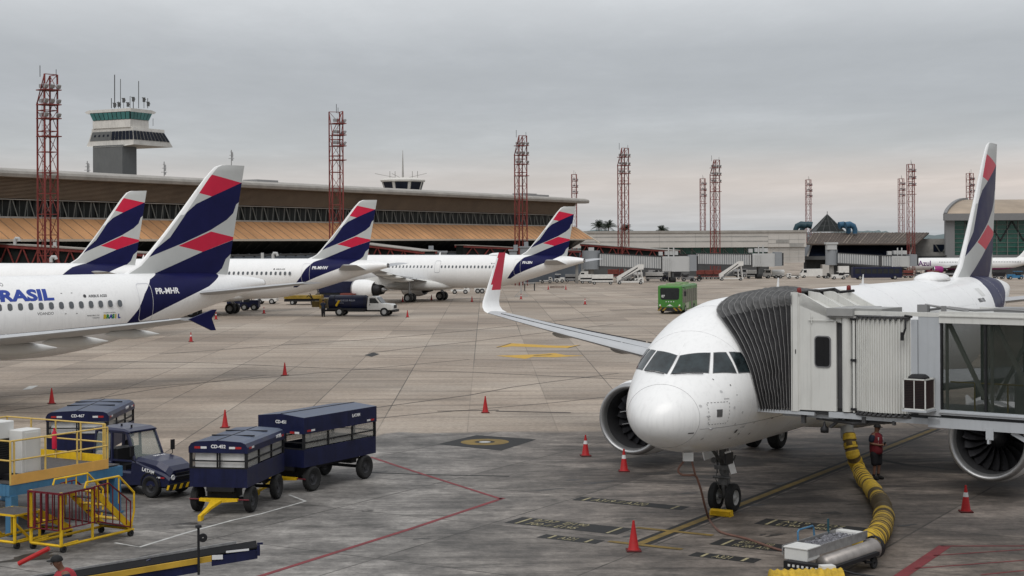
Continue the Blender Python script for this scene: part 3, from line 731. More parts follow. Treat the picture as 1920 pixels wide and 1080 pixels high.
# ---------------------------------------------------------------- terminal
CONC=mat('concrete',(.33,.32,.30),.8,0,.25,.6,streak=.35); CONC2=mat('pale_concrete',(.50,.475,.44),.8,0,.1,.15,streak=.15); CDK=mat('dark_concrete',(.085,.087,.088),.85,0,.3,.3)
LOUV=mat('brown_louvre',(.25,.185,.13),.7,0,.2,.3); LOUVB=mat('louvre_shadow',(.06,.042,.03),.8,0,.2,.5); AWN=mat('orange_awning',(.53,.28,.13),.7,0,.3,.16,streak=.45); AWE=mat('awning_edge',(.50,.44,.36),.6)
FASC=mat('roof_fascia',(.33,.31,.28),.6,0,.25,.4,streak=.3); STRT=mat('pale_strut',(.20,.205,.19),.6,0,.3,.6); TGL=glass('terminal_glass',(.018,.021,.020),.22,1,.15,.6,.25); BLGR=mat('blue_grey_wall',(.13,.15,.175),.7,0,.2,.4)
GGL=glass('green_glass',(.02,.085,.065),.12); NGL=glass('navy_glass',(.010,.014,.026),.2,1,.2,.4,.3); REDST=mat('red_steel',(.20,.042,.036),.6,0,.4,.9); PURP=mat('purple_paint',(.28,.03,.17),.4)
E_=Vector((.4821,.8761,0)); Nn=Vector((.8761,-.4821,0)); T0=Vector((-70.4,209,0))
def tp(s,o,z): v=T0+E_*s+Nn*o; v.z=z; return v
def tbox(bm,s0,s1,o0,o1,z0,z1,mi=0):
    loft(bm,[[tp(s,o0,z0),tp(s,o1,z0),tp(s,o1,z1),tp(s,o0,z1)] for s in (s0,s1)],mi)
S0,S1=-70,174
term=thing('terminal_building','long brown terminal with louvred upper wall, orange sloped awning and dark glass below','building',tuple(T0))
def tob(name,bm,m,**k):
    recalc(bm); o=mk(name,bm,m,term,**k); o.location=-T0; return o
bm=B(); loft(bm,[[tp(s,o,z) for o,z in ((-30,20.0),(-12,18.9),(2.2,17.85),(3.2,17.55),(3.35,17.2),(3.2,16.75),(2.2,16.7),(-30,17.2))] for s in (S0,S1+4.5)]); tob('roof',bm,FASC,smooth=False)
bm=B()
for i in range(15):
    t=i/15; z=16.65-2.75*t; o=2.2-1.7*t
    loft(bm,[[tp(s,o,z),tp(s,o-.22,z-.02),tp(s,o-.16,z-.125),tp(s,o+.06,z-.115)] for s in (S0,S1)])
tob('louvre',bm,LOUV)
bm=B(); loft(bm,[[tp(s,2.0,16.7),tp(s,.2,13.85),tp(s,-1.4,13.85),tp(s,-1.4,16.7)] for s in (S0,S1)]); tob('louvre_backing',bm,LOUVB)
bm=B(); tbox(bm,S0,S1,-26,-1.6,-2.5,16.6); tbox(bm,S0,S1,-1.6,.2,8.6,11.2); tbox(bm,S0,S1,-1.6,4.1,5.4,5.75); tob('wall',bm,CDK)
bm=B(); tbox(bm,S0,S1,-.3,.5,13.72,13.84); tbox(bm,S0,S1,.0,.6,11.15,11.4); tob('cornice',bm,FASC)
bay=3.1; nb=int((S1-S0)/bay)
wb=sb=None
for i in range(nb):
    s=S1-(i+.5)*bay
    if wb is None:
        bm=B(); tbox(bm,s-bay/2+.1,s+bay/2-.1,-.9,-.8,11.4,13.7); wb=tob('window',bm,TGL); s_0=s
        bm=B()
        for k in range(2): beam(bm,tp(s-bay/2+.5+k*1.5,-.5,13.7),tp(s-bay/2+.3+k*1.5,-.3,11.4),.07,.07)
        beam(bm,tp(s-.9,.35,11.4),tp(s-.2,.1,13.7),.11,.12); beam(bm,tp(s+.9,.35,11.4),tp(s+.2,.1,13.7),.11,.12); sb=tob('v_strut',bm,STRT)
    else:
        inst(wb,term,-T0+E_*(s-s_0)); inst(sb,term,-T0+E_*(s-s_0))
bm=B(); loft(bm,[[tp(s,.6,11.15),tp(s,5.4,8.2),tp(s,5.4,7.95),tp(s,.4,10.6)] for s in (S0,S1+2)]); tob('awning',bm,AWN)
bm=B(); s=S0
while s<S1: beam(bm,tp(s,.62,11.17),tp(s,5.42,8.23),.07,.05); s+=2.3
tob('awning_seam',bm,LOUV)
bm=B(); tbox(bm,S0,S1+2,5.4,5.5,7.9,8.22); loft(bm,[[tp(s,.5,11.25),tp(s,7.2,7.3),tp(s,7.2,7.05),tp(s,.5,10.9)] for s in (S1+2.0,S1+2.5)]); tob('awning_edge',bm,AWE)
bm=B(); loft(bm,[[tp(s,4.6,8.0),tp(s,.3,5.75),tp(s,-.5,5.75),tp(s,-.5,8.0)] for s in (S0,S1)]); tob('lower_glazing',bm,TGL)
bm=B(); s=S0
while s<S1-2: beam(bm,tp(s,4.65,8.0),tp(s+1.6,.35,5.75),.06,.06,0); s+=2.6
tob('glazing_bar',bm,STRT if 0 else CDK)
bm=B(); pts=[]; s=S0
loft(bm,[[tp(s,3.9,-2.5),tp(s,4.1,-2.5),tp(s,4.1,5.2),tp(s,3.9,5.2)] for s in (S0,S1)])
while s<S1-3:
    loft(bm,[[tp(s,o,5.2),tp(s+1.4,o,5.85),tp(s+2.8,o,5.2)] for o in (3.92,4.08)]); s+=2.8
tob('lower_wall',bm,BLGR)
bm=B(); tbox(bm,60,66,-6,-3,18,18.6); tbox(bm,150,156,-2,1,17.9,18.5); tbox(bm,156,162,-1.5,1,17.9,18.35); tob('roof_unit',bm,STEEL)
# control tower with flared cab
def vring(px,wl,wr,z,th,D):
    c=cpt(px); P0=Vector((c.x,c.y,z)); kl=(px-wl-960)/F; kr=(px+wr-960)/F; L1=(c.x-kl*c.y)/(cos(th)+kl*sin(th)); L2=(kr*c.y-c.x)/(sin(th)-kr*cos(th)); d1=Vector((cos(th),-sin(th),0)); d2=Vector((sin(th),cos(th),0))
    return [P0,P0-d1*L1,P0-d1*L1+d2*L2,P0+d2*L2]
TD=300; th=rad(28); sT=F/TD
WPT=mat('tower_white',(.60,.58,.54),.7,0,.15,.5,streak=.5)
def zt(y,x=240): return ht(x,y,TD)
def cpt(px): v=at(px,400,TD); v.z=0; return v
tw=thing('control_tower','white control tower with green glass cab on a grey concrete shaft','tower',tuple(cpt(230)))
TW0=cpt(230)
def tlev(name,levels,m,d=0,**k):
    bm=B(); R=[]
    for px,wl,wr,y in levels: R.append(vring(px,wl,wr,zt(y),th,TD))
    loft(bm,R); recalc(bm); o=mk(name,bm,m,tw,**k); o.location=-TW0; return o
tlev('shaft',[(230,55,27,530),(230,55,27,271)],CDK if 0 else mat('tower_shaft',(.13,.135,.135),.8,0,.15,.3,streak=.3))
gl_=tlev('gallery',[(228,50,26,274),(251,88,74,270.5),(251,84,69,262)],WPT); 
tlev('gallery_wall',[(251,84,69,262),(250,77,58,243.5)],WPT)
tlev('gallery_parapet',[(250,77,60,243.4),(249,76,60,238)],WPT)
tlev('neck',[(245,70,35,238),(245,70,35,223)],WPT)
tlev('cab_core',[(245,69,34.5,223),(245,75,41,208)],BLACK)
tlev('cab_roof',[(246,82,45,209),(246,86,48,205.5),(246,78,40,202.5)],WPT)
def tquad(name,a,b,u0,u1,face,m,off=.06):
    """panel on the left (face 0) or right (face 1) side between level a (low) and level b (high), u = fraction from the front corner"""
    def P(lev,u):
        px,wl,wr,y=lev; R=vring(px,wl,wr,zt(y),th,TD); q=R[0].lerp(R[1] if face==0 else R[3],u)
        n=Vector((-sin(th),-cos(th),0)) if face==0 else Vector((cos(th),-sin(th),0)); return q,n
    bm=B(); Q=[P(a,u0),P(a,u1),P(b,u1),P(b,u0)]
    loft(bm,[[q+n*(off-.02) for q,n in Q],[q+n*off for q,n in Q]]); recalc(bm); o=mk(name,bm,m,tw); o.location=-TW0; return o
A1,B1=(245,69.5,35,222.6),(245,75.5,41,209)
for k in range(9): tquad('window',A1,B1,k/9+.008,(k+1)/9-.008,0,mat('cab_glass',(.03,.13,.12),.12,0,.3,.5),.12)
for k in range(6): tquad('window',A1,B1,k/6+.01,(k+1)/6-.01,1,MC['cab_glass'],.12)
A2,B2=(251,83.5,68.5,261),(250,77.5,58.8,244.5)
for k in range(6): tquad('window',A2,B2,k*.083+.005,(k+1)*.083-.005,0,NGL,.1)
for k in range(10): tquad('window',A2,B2,k/10+.008,(k+1)/10-.01,1,NGL,.1)
tquad('grey_panel',A2,B2,.505,.97,0,MC['tower_shaft'],.09)
for k in range(4): tquad('window',(251,81,64,254),(251,80,62,250),.56+k*.1,.60+k*.1,0,NGL,.14)
bm=B(); c0=cpt(228)
for px,y0,y1,r in ((215,203,140,.10),(226,203,148,.07),(260,203,152,.08),(209,203,184,.08),(232,203,186,.05),(244,203,180,.06),(250,203,184,.09),(270,203,186,.06),(277,203,184,.07),(222,203,190,.05),(287,236,222,.05),(164,330,306,.08)):
    a=at(px,y0,TD+2); b=at(px,y1,TD+2); tube(bm,[a,b],r,5)
for px,y in ((215,197),(223,196),(232,188),(240,196),(250,186),(270,187),(278,195)): box(bm,at(px,y,TD+2),(.5,.3,.9)); box(bm,at(px,y-2,TD+2),(.9,.2,.15),ry=.5)
o=mk('antenna',bm,CDK,tw); o.location=-TW0
# second, lower tower behind the roof
T2=at(756,455,352); T2.z=-2
t2=thing('lookout_tower','small octagonal cab with dark windows and tall mast above the terminal roof','tower',tuple(T2))
def oct_(r,z,ph=PI/8): return [(r*cos(ph+PI/4*k),r*sin(ph+PI/4*k),z) for k in range(8)]
z0,z1,z2,z3=[ht(756,y,352)-T2.z for y in (360,341,338,334)]
bm=B(); loft(bm,[oct_(3.6,0),oct_(3.6,z0-.5),oct_(4.3,z0)]); recalc(bm); mk('shaft',bm,CONC,t2)
bm=B(); loft(bm,[oct_(4.3,z0),oct_(5.0,z1)]); recalc(bm); mk('cab',bm,WPT,t2)
for k in range(8):
    a0,a1=PI/8+PI/4*k,PI/8+PI/4*(k+1); bm=B()
    def q(r,z,a,t): 
        p0=Vector((r*cos(a0),r*sin(a0),z)); p1=Vector((r*cos(a1),r*sin(a1),z)); return p0.lerp(p1,t)
    loft(bm,[[q(4.42+d,z0+.3,0,.12),q(4.42+d,z0+.3,0,.88),q(5.05+d,z1-.15,0,.88),q(5.05+d,z1-.15,0,.12)] for d in (0,.08)]); recalc(bm); mk('window',bm,NGL,t2)
bm=B(); loft(bm,[oct_(5.4,z1),oct_(5.5,z2),oct_(4.2,z3)]); recalc(bm); mk('roof',bm,WPT,t2)
bm=B(); zm=ht(756,282,352)-T2.z; tube(bm,[(0,0,z3),(0,0,z3+(zm-z3)*.55),(0,0,zm)],[.28,.16,.05],6)
for a,l in ((PI,6.5),(0,5.5),(2.6,3)): tube(bm,[(0,0,z2+.3),(l*cos(a),.1,z2+1.6)],.05,4)
for x in (-3,-1.8,2.2,3.4): tube(bm,[(x,0,z3),(x,0,z3+1.6)],.07,4)
mk('mast',bm,CONC,t2)
for i,(px,yb,yt,D) in enumerate(((164,326,302,268),(308,333,303,285),(434,303,281,300))):
    b=at(px,yb+14,D); t_=at(px,yt,D); bm=B(); h=(t_-b).z; tube(bm,[(0,0,0),(0,0,h)],.09,5)
    for k in range(3): box(bm,(0,0,h*(.55+.17*k)),(1.1-.3*k,.1,.1)); box(bm,(.2,0,h*(.5+.15*k)),(.25,.25,.5))
    mk('roof_antenna',bm,STEEL,label=('thin roof antenna just left of the control tower','thin roof antenna right of the control tower shaft','thin roof antenna above the nearest tall tail fin')[i],cat='antenna').location=b
# ---------------------------------------------------------------- low buildings in the middle and on the right
DM=420
def bxp(bm,x0,x1,y0,y1,D,dep,mi=0,xr=None):
    """box whose front face spans pixel columns x0-x1 and rows y0(top)-y1(bottom) at distance D"""
    a=at(x0,y0,D); b=at(x1,y1,D); box2(bm,(a.x,D,b.z),(b.x,D+dep,a.z),mi)
mb=thing('concourse_building','long low pale concrete building with a green glass strip, behind the grey jet bridges','building',tuple(at(1300,520,DM)))
def mob(par,name,bm,m): recalc(bm); o=mk(name,bm,m,par); o.location=-par.location; return o
bm=B(); bxp(bm,1060,1512,435.5,463,DM,14); bxp(bm,1440,1509,463,492,DM+.5,12); mob(mb,'wall',bm,CONC2)
bm=B(); bxp(bm,1095,1442,463,520,DM+2.5,10); mob(mb,'lower_wall',bm,CDK)
bm=B(); bxp(bm,1060,1513,433.6,435.6,DM-.3,15); mob(mb,'coping',bm,FASC)
for k in range(13):
    bm=B(); x=1178+k*20.2; bxp(bm,x,x+19.3,464,476,DM+2.2,.2); mob(mb,'window',bm,GGL)
bm=B()
for k in range(14): x=1178+k*20.2-.6; bxp(bm,x,x+.7,463.5,477,DM+2.0,.15)
for k in range(26): a=at(1186+k*10,476,DM+2); b=at(1178+k*10+(8 if k%2 else -3),465,DM+2); beam(bm,a,b,.12)
mob(mb,'mullion',bm,STRT)
bm=B()
for x in (1119,1168,1236,1304,1372,1440): bxp(bm,x,x+.5,435,463,DM-.03,.05)
for y in (444,453): bxp(bm,1060,1440,y,y+.4,DM-.03,.05)
for x in (1460,1480,1497): bxp(bm,x,x+.5,440,490,DM-.03,.05)
for y in (449,456,466,474,482): bxp(bm,1441,1509,y,y+.4,DM-.03,.05)
mob(mb,'panel_joint',bm,CONC)
bm=B(); bxp(bm,1455,1479,449,455,DM-.08,.1); bxp(bm,1481,1507,456.5,463,DM-.08,.1); mob(mb,'stained_panel',bm,CONC)
bm=B()
for k in range(24): bxp(bm,1385+k*5.2,1388+k*5.2,432.6,434,DM+4,.6)
mob(mb,'roof_rib',bm,CDK)
pv=thing('pavilion','dark glass pavilion with a rusty striped sloping roof and a black pyramid skylight','building',tuple(at(1610,520,430)))
RST=mat('rusty_roof',(.085,.065,.053),.7,0,.35,.25,streak=.6); RSP=mat('pale_roof_seam',(.20,.165,.135),.8,0,.6,.5)
def P2(px,py,D): return at(px,py,D)
bm=B(); a=[P2(1512,457,424),P2(1718,457,424),P2(1742,436,440),P2(1524,436,440)]; loft(bm,[[p for p in a],[p-Vector((0,0,.35)) for p in a]]); mob(pv,'roof',bm,RST)
bm=B()
for k in range(34):
    t=k/34+.01; u=a[0].lerp(a[1],t); v=a[3].lerp(a[2],t); beam(bm,u+Vector((0,0,.06)),v+Vector((0,0,.06)),random.choice((.08,.12,.2,.34)),.12)
mob(pv,'roof_seam',bm,RSP)
bm=B(); A_=[P2(1513,481,426),P2(1706,481,426),P2(1706,457.4,430),P2(1520,457.4,430)]; loft(bm,[A_,[p+Vector((0,8,0)) for p in A_]]); mob(pv,'glass_wall',bm,NGL)
bm=B(); bxp(bm,1508,1712,480.5,486,425,9); bxp(bm,1512,1700,486,520,429,4); mob(pv,'base',bm,CDK)
bm=B(); bxp(bm,1542,1562,496,522,424,3); mob(pv,'column',bm,CONC2)
bm=B(); beam(bm,P2(1514,481,425),P2(1522,458,428),.35); beam(bm,P2(1704,481,425),P2(1712,458,428),.35); mob(pv,'corner_post',bm,CONC2)
bm=B(); c=P2(1551,434.5,446); ap=P2(1551,402,446); w_=(P2(1578,434,446)-c).x
base=[Vector((c.x-w_,446-w_,c.z)),Vector((c.x+w_,446-w_,c.z)),Vector((c.x+w_,446+w_,c.z)),Vector((c.x-w_,446+w_,c.z))]
loft(bm,[base,[b.lerp(ap,.985) for b in base]]); mob(pv,'skylight',bm,TGL)
bm=B()
for i in range(4):
    beam(bm,base[i],ap,.22)
    for t in (.25,.5,.75): beam(bm,base[i].lerp(base[(i+1)%4],t),ap.lerp(base[i].lerp(base[(i+1)%4],t),.05 if t==.5 else .35),.12)
for t in (0.02,.33,.62):
    for i in range(4): beam(bm,base[i].lerp(ap,t),base[(i+1)%4].lerp(ap,t),.16)
tube(bm,[ap,ap+Vector((0,0,.9))],.1,5); mob(pv,'skylight_frame',bm,CDK)
BLU=mat('blue_duct',(.035,.10,.17),.45,0,.2,.8)
for i,(px,sg) in enumerate(((1492,1),(1504,1),(1603,-1),(1591,-1))):
    D=436+ (i%2)*3; b=P2(px,438,D); bm=B(); r=1.15
    pts=[b,b+Vector((0,0,1.2)),b+Vector((sg*.4,0,2.1)),b+Vector((sg*1.5,-.2,2.6)),b+Vector((sg*2.8,-.4,2.3))]
    pts=[p-b for p in pts]; tube(bm,pts,[.7,.75,.85,.95,1.1],12)
    mk('roof_duct',bm,BLU if i>1 else mat('teal_duct',(.02,.05,.065),.5),label=('leftmost blue-black duct hood on the roof left of the pyramid','second dark duct hood, next to the pyramid skylight','right one of the two bright blue duct hoods','left one of the two bright blue duct hoods')[i],cat='duct',smooth=True).location=b
cb=thing('link_building','grey concrete link block with one dark window between pavilion and glass hall','building',tuple(at(1745,520,440)))
bm=B(); bxp(bm,1700,1785,448,485,440,10); mob(cb,'wall',bm,CONC); bm=B(); bxp(bm,1750,1776,458.5,472,439.9,.3); mob(cb,'window',bm,NGL)
bm=B(); beam(bm,P2(1754,459,439.7),P2(1762,472,439.7),.25); beam(bm,P2(1775,461,439.7),P2(1768,472,439.7),.25); mob(cb,'window_brace',bm,STRT)
bm=B(); bxp(bm,1718,1790,480,485,438,2); mob(cb,'base',bm,CDK)
rt=thing('glass_hall','big hall with curved tan roof and green glass wall at the right edge','building',tuple(at(1860,520,430)))
DR=430; TAN=mat('tan_roof',(.36,.29,.22),.7,0,.3,.12,streak=.3)
xl=at(1771,405,DR).x; xr=at(2060,405,DR).x; ze=ht(1850,402,DR); zr=ht(1850,374.5,DR+24)
bm=B(); R=[]
for i in range(13):
    t=i/12; R.append([Vector((xl+13.5*t**1.1,DR+24*(1-cos(t*PI/2)) if 0 else DR-1.5+25*t,ze+(zr-ze)*sin(t*PI/2)**.9)),Vector((xr,DR-1.5+25*t,ze+(zr-ze)*sin(t*PI/2)**.9))])
R2=[[p-Vector((0,0,.6)) for p in r] for r in R]
loft(bm,[[r[0],r[1],q[1],q[0]] for r,q in zip(R,R2)]); mob(rt,'roof',bm,TAN)
bm=B()
for i in range(12): beam(bm,R[i][0]+Vector((-.2,0,0)),R[i+1][0]+Vector((-.2,0,0)),.9,1.1)
box2(bm,(xl-.8,DR-2.6,ze-1.7),(xr,DR-1.4,ze+.25)); mob(rt,'roof_edge',bm,mat('grey_metal_edge',(.20,.20,.20),.5,.2))
zb=ht(1850,478,DR)
bm=B(); box2(bm,(xl+1,DR+.6,-2.5),(xr,DR+3,ze-1)); box2(bm,(xl+8,DR+3,-2.5),(xr,DR+18,ze)); mob(rt,'core',bm,CDK)
bm=B(); box2(bm,(xl+.3,DR-1,zb-1.6),(xr,DR+.6,zb)); box2(bm,(xl,DR-.8,zb),(xl+2.6,DR+.4,ze-1)); mob(rt,'base_band',bm,MC['grey_metal_edge'])
k=0; x=xl+2.8
while x<xr-3:
    bm=B(); box2(bm,(x+.08,DR+.3,zb+.1),(x+2.85,DR+.42,ze-1.8)); mob(rt,'window',bm,GGL); x+=3.0
bm=B(); x=xl+2.8
while x<xr: box2(bm,(x-.07,DR+.05,zb),(x+.07,DR+.3,ze-1.7)); x+=3.0
z=zb+1.0
while z<ze-2: box2(bm,(xl+2.6,DR+.08,z-.04),(xr,DR+.28,z+.04)); z+=1.25
mob(rt,'mullion',bm,STRT)
bm=B(); x=xl+6
while x<xr: beam(bm,(x,DR+.2,ze-2),(x+3.2,DR+.2,zb+4),.35); beam(bm,(x+6.4,DR+.2,ze-2),(x+3.2,DR+.2,zb+4),.35); x+=6.6
mob(rt,'v_brace',bm,DARK)
# ---------------------------------------------------------------- far tree line, palms
HILL=mat('haze_tinted_trees',(.15,.185,.19),.95,0,.25,.02)  # distance haze painted into the tree colour, blue-grey instead of green
bm=B(); R=[]; x=-500
while x<1400:
    h=11+6*abs(math.sin(x*.0041+1))+1.6*math.sin(x*.023)+1.2*math.sin(x*.07+2)+random.uniform(-.9,1.2); R.append([(x,1500,-4),(x,1500+random.uniform(-8,8),h*.7),(x+2,1510,h),(x,1560,h-2),(x,1560,-4)]); x+=random.uniform(2.5,5)
loft(bm,R); recalc(bm); mk('distant_trees',bm,HILL,label='distant hazy line of trees on the horizon',cat='trees',kind='stuff')
FR=mat('palm_frond',(.030,.042,.026),.7,0,.35,2); TRK=mat('palm_trunk',(.11,.09,.07),.9,0,.3,2)
def palm_bm(n,r,seed):
    rnd=random.Random(seed); bm=B()
    for k in range(n):
        a=2*PI*k/n*2.4+rnd.uniform(-.2,.2); el=rnd.uniform(-.1,1.35); l=r*rnd.uniform(.8,1.1); pts=[]
        for i in range(8):
            t=i/7; pts.append(Vector((cos(a)*cos(el)*l*t,sin(a)*cos(el)*l*t,sin(el)*l*t*1.1-l*.55*t*t*t)))
        sd=Vector((-sin(a),cos(a),0))
        for i in range(7):
            for s in (-1,1):
                for j in range(2):
                    p=pts[i].lerp(pts[i+1],j*.5); q=pts[i].lerp(pts[i+1],j*.5+.3); w_=l*.26*math.sin(PI*min(1,(i+j*.5)/7+.12))**.7
                    tip=p+sd*s*w_+Vector((0,0,-w_*.65))+(q-p)*.9
                    bm.faces.new([bm.verts.new(p),bm.verts.new(q),bm.verts.new(tip)])
    return bm
for i,(px,yt,D,r,lab) in enumerate(((1123,418,455,3.6,'left palm of the pair above the pale concrete roof'),(1141,418,452,3.6,'right palm of the pair above the pale concrete roof'),(1173,424,462,3.4,'palm crown behind the red floodlight mast'),(1241,425,458,3.0,'single small palm sticking up over the pale roof right of the mast'))):
    t=at(px,yt+7,D); b=Vector((t.x,t.y,-2.5)); p=thing('palm_tree',lab,'palm tree',tuple(b),0,'palms behind the pale building')
    o=mk('crown',palm_bm(34,r,i),FR,p); o.location=(0,0,t.z+2.5)
    bm=B(); tube(bm,[(0,0,0),(.1,0,(t.z+2.5)*.5),(0,0,t.z+2.5)],[.3,.2,.17],7); mk('trunk',bm,TRK,p)
# ---------------------------------------------------------------- floodlight masts
def mast(h,cut=True):
    r=thing('floodlight_mast','x','mast',(0,0,0),0,'red lattice floodlight masts'); s=.87
    C4=[(-s,-s),(s,-s),(s,s),(-s,s)]; tops=[h-3.4,h,h,h] if cut else [h]*4
    bm=B()
    for (x,y),t in zip(C4,tops): beam(bm,(x,y,0),(x,y,t),.17)
    if cut:
        beam(bm,(-s,-s,h-3.4),(s,-s,h),.1); beam(bm,(-s,-s,h-3.4),(-s,s,h),.1)
    zs=[]; z=1.0
    while z<h: zs.append(z); z+=2.55
    zs.append(h)
    for i,z in enumerate(zs):
        zz_=[min(z,t) for t in tops]
        for k in range(4): 
            a,b=C4[k],C4[(k+1)%4]
            if z<=min(tops[k],tops[(k+1)%4])+.01: beam(bm,(*a,z),(*b,z),.09)
            if i+1<len(zs) and zs[i+1]<=min(tops[k],tops[(k+1)%4])+.1:
                if i%2: a,b=b,a
                beam(bm,(*a,z),(*b,zs[i+1]),.06)
    mk('frame',bm,REDST,r)
    bm=B(); 
    for x in (.05,.4): beam(bm,(x,-s+.12,0),(x,-s+.12,h-1),.04)
    z=.5
    while z<h-1: beam(bm,(.05,-s+.12,z),(.4,-s+.12,z),.03); z+=.6
    mk('ladder',bm,REDST,r)
    for i,z in enumerate((h-1.9,h-3.7,h-5.4,h-7.6)):
        bm=B(); box(bm,(.35,0,z),(2.1,2.3,.12)); pl=mk('platform',bm,REDST,r)
        if i<3:
            for y in (-.85,0,.85):
                if i==2 and y==0: continue
                bm=B(); box(bm,(s+.35,y,z+.42),(.28,.5,.46),ry=.5); box(bm,(s+.2,y,z+.15),(.08,.3,.3)); mk('floodlight',bm,STEEL,r)
            bm=B(); box(bm,(-.1,-.5,z+.5),(.9,.5,.45),rz=.3); mk('floodlight',bm,STEEL,r)
    bm=B(); tube(bm,[(-s*.2,-s,h-.3),(-s*.2,-s,h+1.1)],.045,5); mk('lightning_rod',bm,DARK,r); bm=B(); tube(bm,[(s*.7,s,h-.3),(s*.7,s,h+.7)],.04,5); mk('lightning_rod',bm,DARK,r)
    return r
ML=[(92,187,'nearest and tallest lattice mast, at far left beside the control tower',-.75),(633,241,'second mast of the row, behind the tail fin marked MHW'.replace(' marked MHW',' above the tank truck'),.40),(979,298,'mast standing over the long airliner just left of the terminal end',-1.05),
 (1171,339,'mast rising behind the first grey jet bridge and a palm',-1.1),(1343,390,'tall mast over the second jet bridge, right one of a close pair',-1.1)]
m0=None
for px,D,lab,rz in ML:
    p=at(px-2,455,D); H_=28.35-gz(D)
    if m0 is None: m0=mast(28.35); m0.location=(p.x,D,gz(D)); m0.rotation_euler[2]=rz; m0['label']=lab
    else: dup(m0,(p.x,D,gz(D)),rz,lab,scale=(1,1,H_/28.35))
m1=None
for px,D,top,lab in ((1077,470,327,'slim mast showing just above the right end of the terminal roof'),(1318,505,335,'shorter left mast of the close pair over the pale building'),(1516,519,337,'slim mast beside the pyramid skylight'),(1690,514,335,'shorter left mast of the pair behind the rusty roof'),(1708,405,308,'tallest mast of the pair in front of the rusty striped roof'),(1819,477,325,'mast partly hidden behind the tail fin at the right, over the curved roof')):
    p=at(px,455,D); H_=ht(px,top,D)-gz(D)
    if m1 is None: m1=mast(28.35,False); m1.location=(p.x,D,gz(D)); m1['label']=lab; m1.scale=(.85,.85,H_/28.35); m1.rotation_euler[2]=.08
    else: dup(m1,(p.x,D,gz(D)),.08 if px!=1819 else .4,lab,scale=(.9,.9,H_/28.35))

# loose stains and repairs on the stand, each with its own shape
STN=mat('oil_stain',(.040,.036,.033),.5,0,.6,3)
rs_=random.Random(11)
def blot(px,py,r,asp,n=22):
    c=gp(px,py); bm=B(); ph=[rs_.uniform(0,6.28) for _ in range(4)]; P=[]
    for i in range(n):
        t=2*PI*i/n; q=r*(1+.28*math.sin(2*t+ph[0])+.2*math.sin(3*t+ph[1])+.13*math.sin(5*t+ph[2])+rs_.uniform(-.12,.12)); P.append(bm.verts.new((c.x+q*asp*cos(t)*cos(.5)-q*sin(t)*sin(.5),c.y+q*asp*cos(t)*sin(.5)+q*sin(t)*cos(.5),.003)))
    f=bm.faces.new(P); f.normal_update()
    if f.normal.z<0: f.normal_flip()
    mk('oil_stain',bm,STN,kind='structure')
for px,py,r,a in ((1395,948,.22,2.5),(1455,1003,.10,3),(1430,1003,.06,2),(708,885,.10,2.6),(350,982,.14,2.4),(1180,1005,.08,3),(1560,962,.16,2),(1290,925,.12,2.5),(1120,905,.16,3),(1030,918,.12,3.2),(1075,900,.10,3),(1230,888,.2,3),(790,1010,.08,2.5),(60,1045,.35,2.0),(1480,905,.25,2.6),(1700,985,.12,2.2),(690,958,.06,2.5),(1610,945,.10,3)): blot(px,py,r,a)
ribbon('tyre_track',[(1640,860),(1700,872),(1780,880),(1900,882)],.3,PB,.0035)
# ---------------------------------------------------------------- boarding bridge at the gate
JE=Vector((.796,-.606,0)); JN=Vector((.606,.796,0)); J0=Vector((7.17,38.9,0))
def jp(u,w_,z): return (u,-w_,z)   # local: x along the bridge, -y... set below
JW=mat('bridge_white',(.60,.60,.57),.5,0,.08,1.2,streak=.22); JG=mat('bridge_grey',(.42,.44,.46),.5,0,.1,1.0,streak=.15); JD=mat('bridge_dark',(.07,.07,.072),.6,.2,.25,2)
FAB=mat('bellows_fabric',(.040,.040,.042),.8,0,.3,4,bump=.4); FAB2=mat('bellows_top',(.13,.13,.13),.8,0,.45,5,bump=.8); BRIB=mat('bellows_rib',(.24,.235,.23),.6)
BRN=mat('brown_grille',(.035,.018,.016),.6,0,.2,5); TGLS=glass('bridge_glass',(.020,.028,.022),.03,.55); YL=mat('yellow_paint',(.62,.42,.02),.5,0,.2,4)
jb=thing('jet_bridge','big white and glass jet bridge with dark bellows against the nearest airliner','jet bridge',tuple(J0),math.atan2(JE.y,JE.x))
# local frame: +x right along the bridge, +y away from the camera
def jk(name,bm,m,par=None,smooth=False,**k): recalc(bm); return mk(name,bm,m,par or jb,smooth,**k)
WID=2.75
bm=B(); side=[(0,3.12),(1.2,3.14),(1.2,5.62),(.28,6.06),(0,6.10)]
loft(bm,[[(x,y,z) for x,z in side] for y in (0,.07)]); jk('cab_side_wall',bm,JW)
bm=B(); loft(bm,[[(x,y,z) for x,z in side] for y in (WID-.07,WID)]); jk('cab_far_wall',bm,JW)
bm=B(); box2(bm,(-.03,-.035,3.08),(.16,.0,6.12)); box2(bm,(.16,-.012,3.1),(.20,0,6.0)); box2(bm,(.50,-.012,3.15),(.51,0,5.6)); tube(bm,[(.45,-.04,5.42),(1.15,-.04,5.42)],.012,6); tube(bm,[(.55,-.04,5.34),(.55,-.04,5.52)],.014,6); jk('door_trim',bm,JW)
bm=B(); prism(bm,rrect(.84,4.63,.45,.80,.10),-.025,.001,'xz'); o=jk('cab_window',bm,SEAL)
bm=B(); prism(bm,rrect(.84,4.63,.39,.74,.08),-.03,-.02,'xz'); box2(bm,(.86,-.034,4.3),(.88,-.03,4.96)); jk('pane',bm,BLACK,o)
bm=B(); box2(bm,(.09,-.045,4.55),(.11,-.035,4.66)); jk('door_handle',bm,DARK)
bm=B(); loft(bm,[[(0,y,5.93),(.26,y,5.88),(1.25,y,5.42),(1.25,y,5.36),(0,y,5.85)] for y in (.07,WID-.07)]); jk('cab_roof',bm,JW)
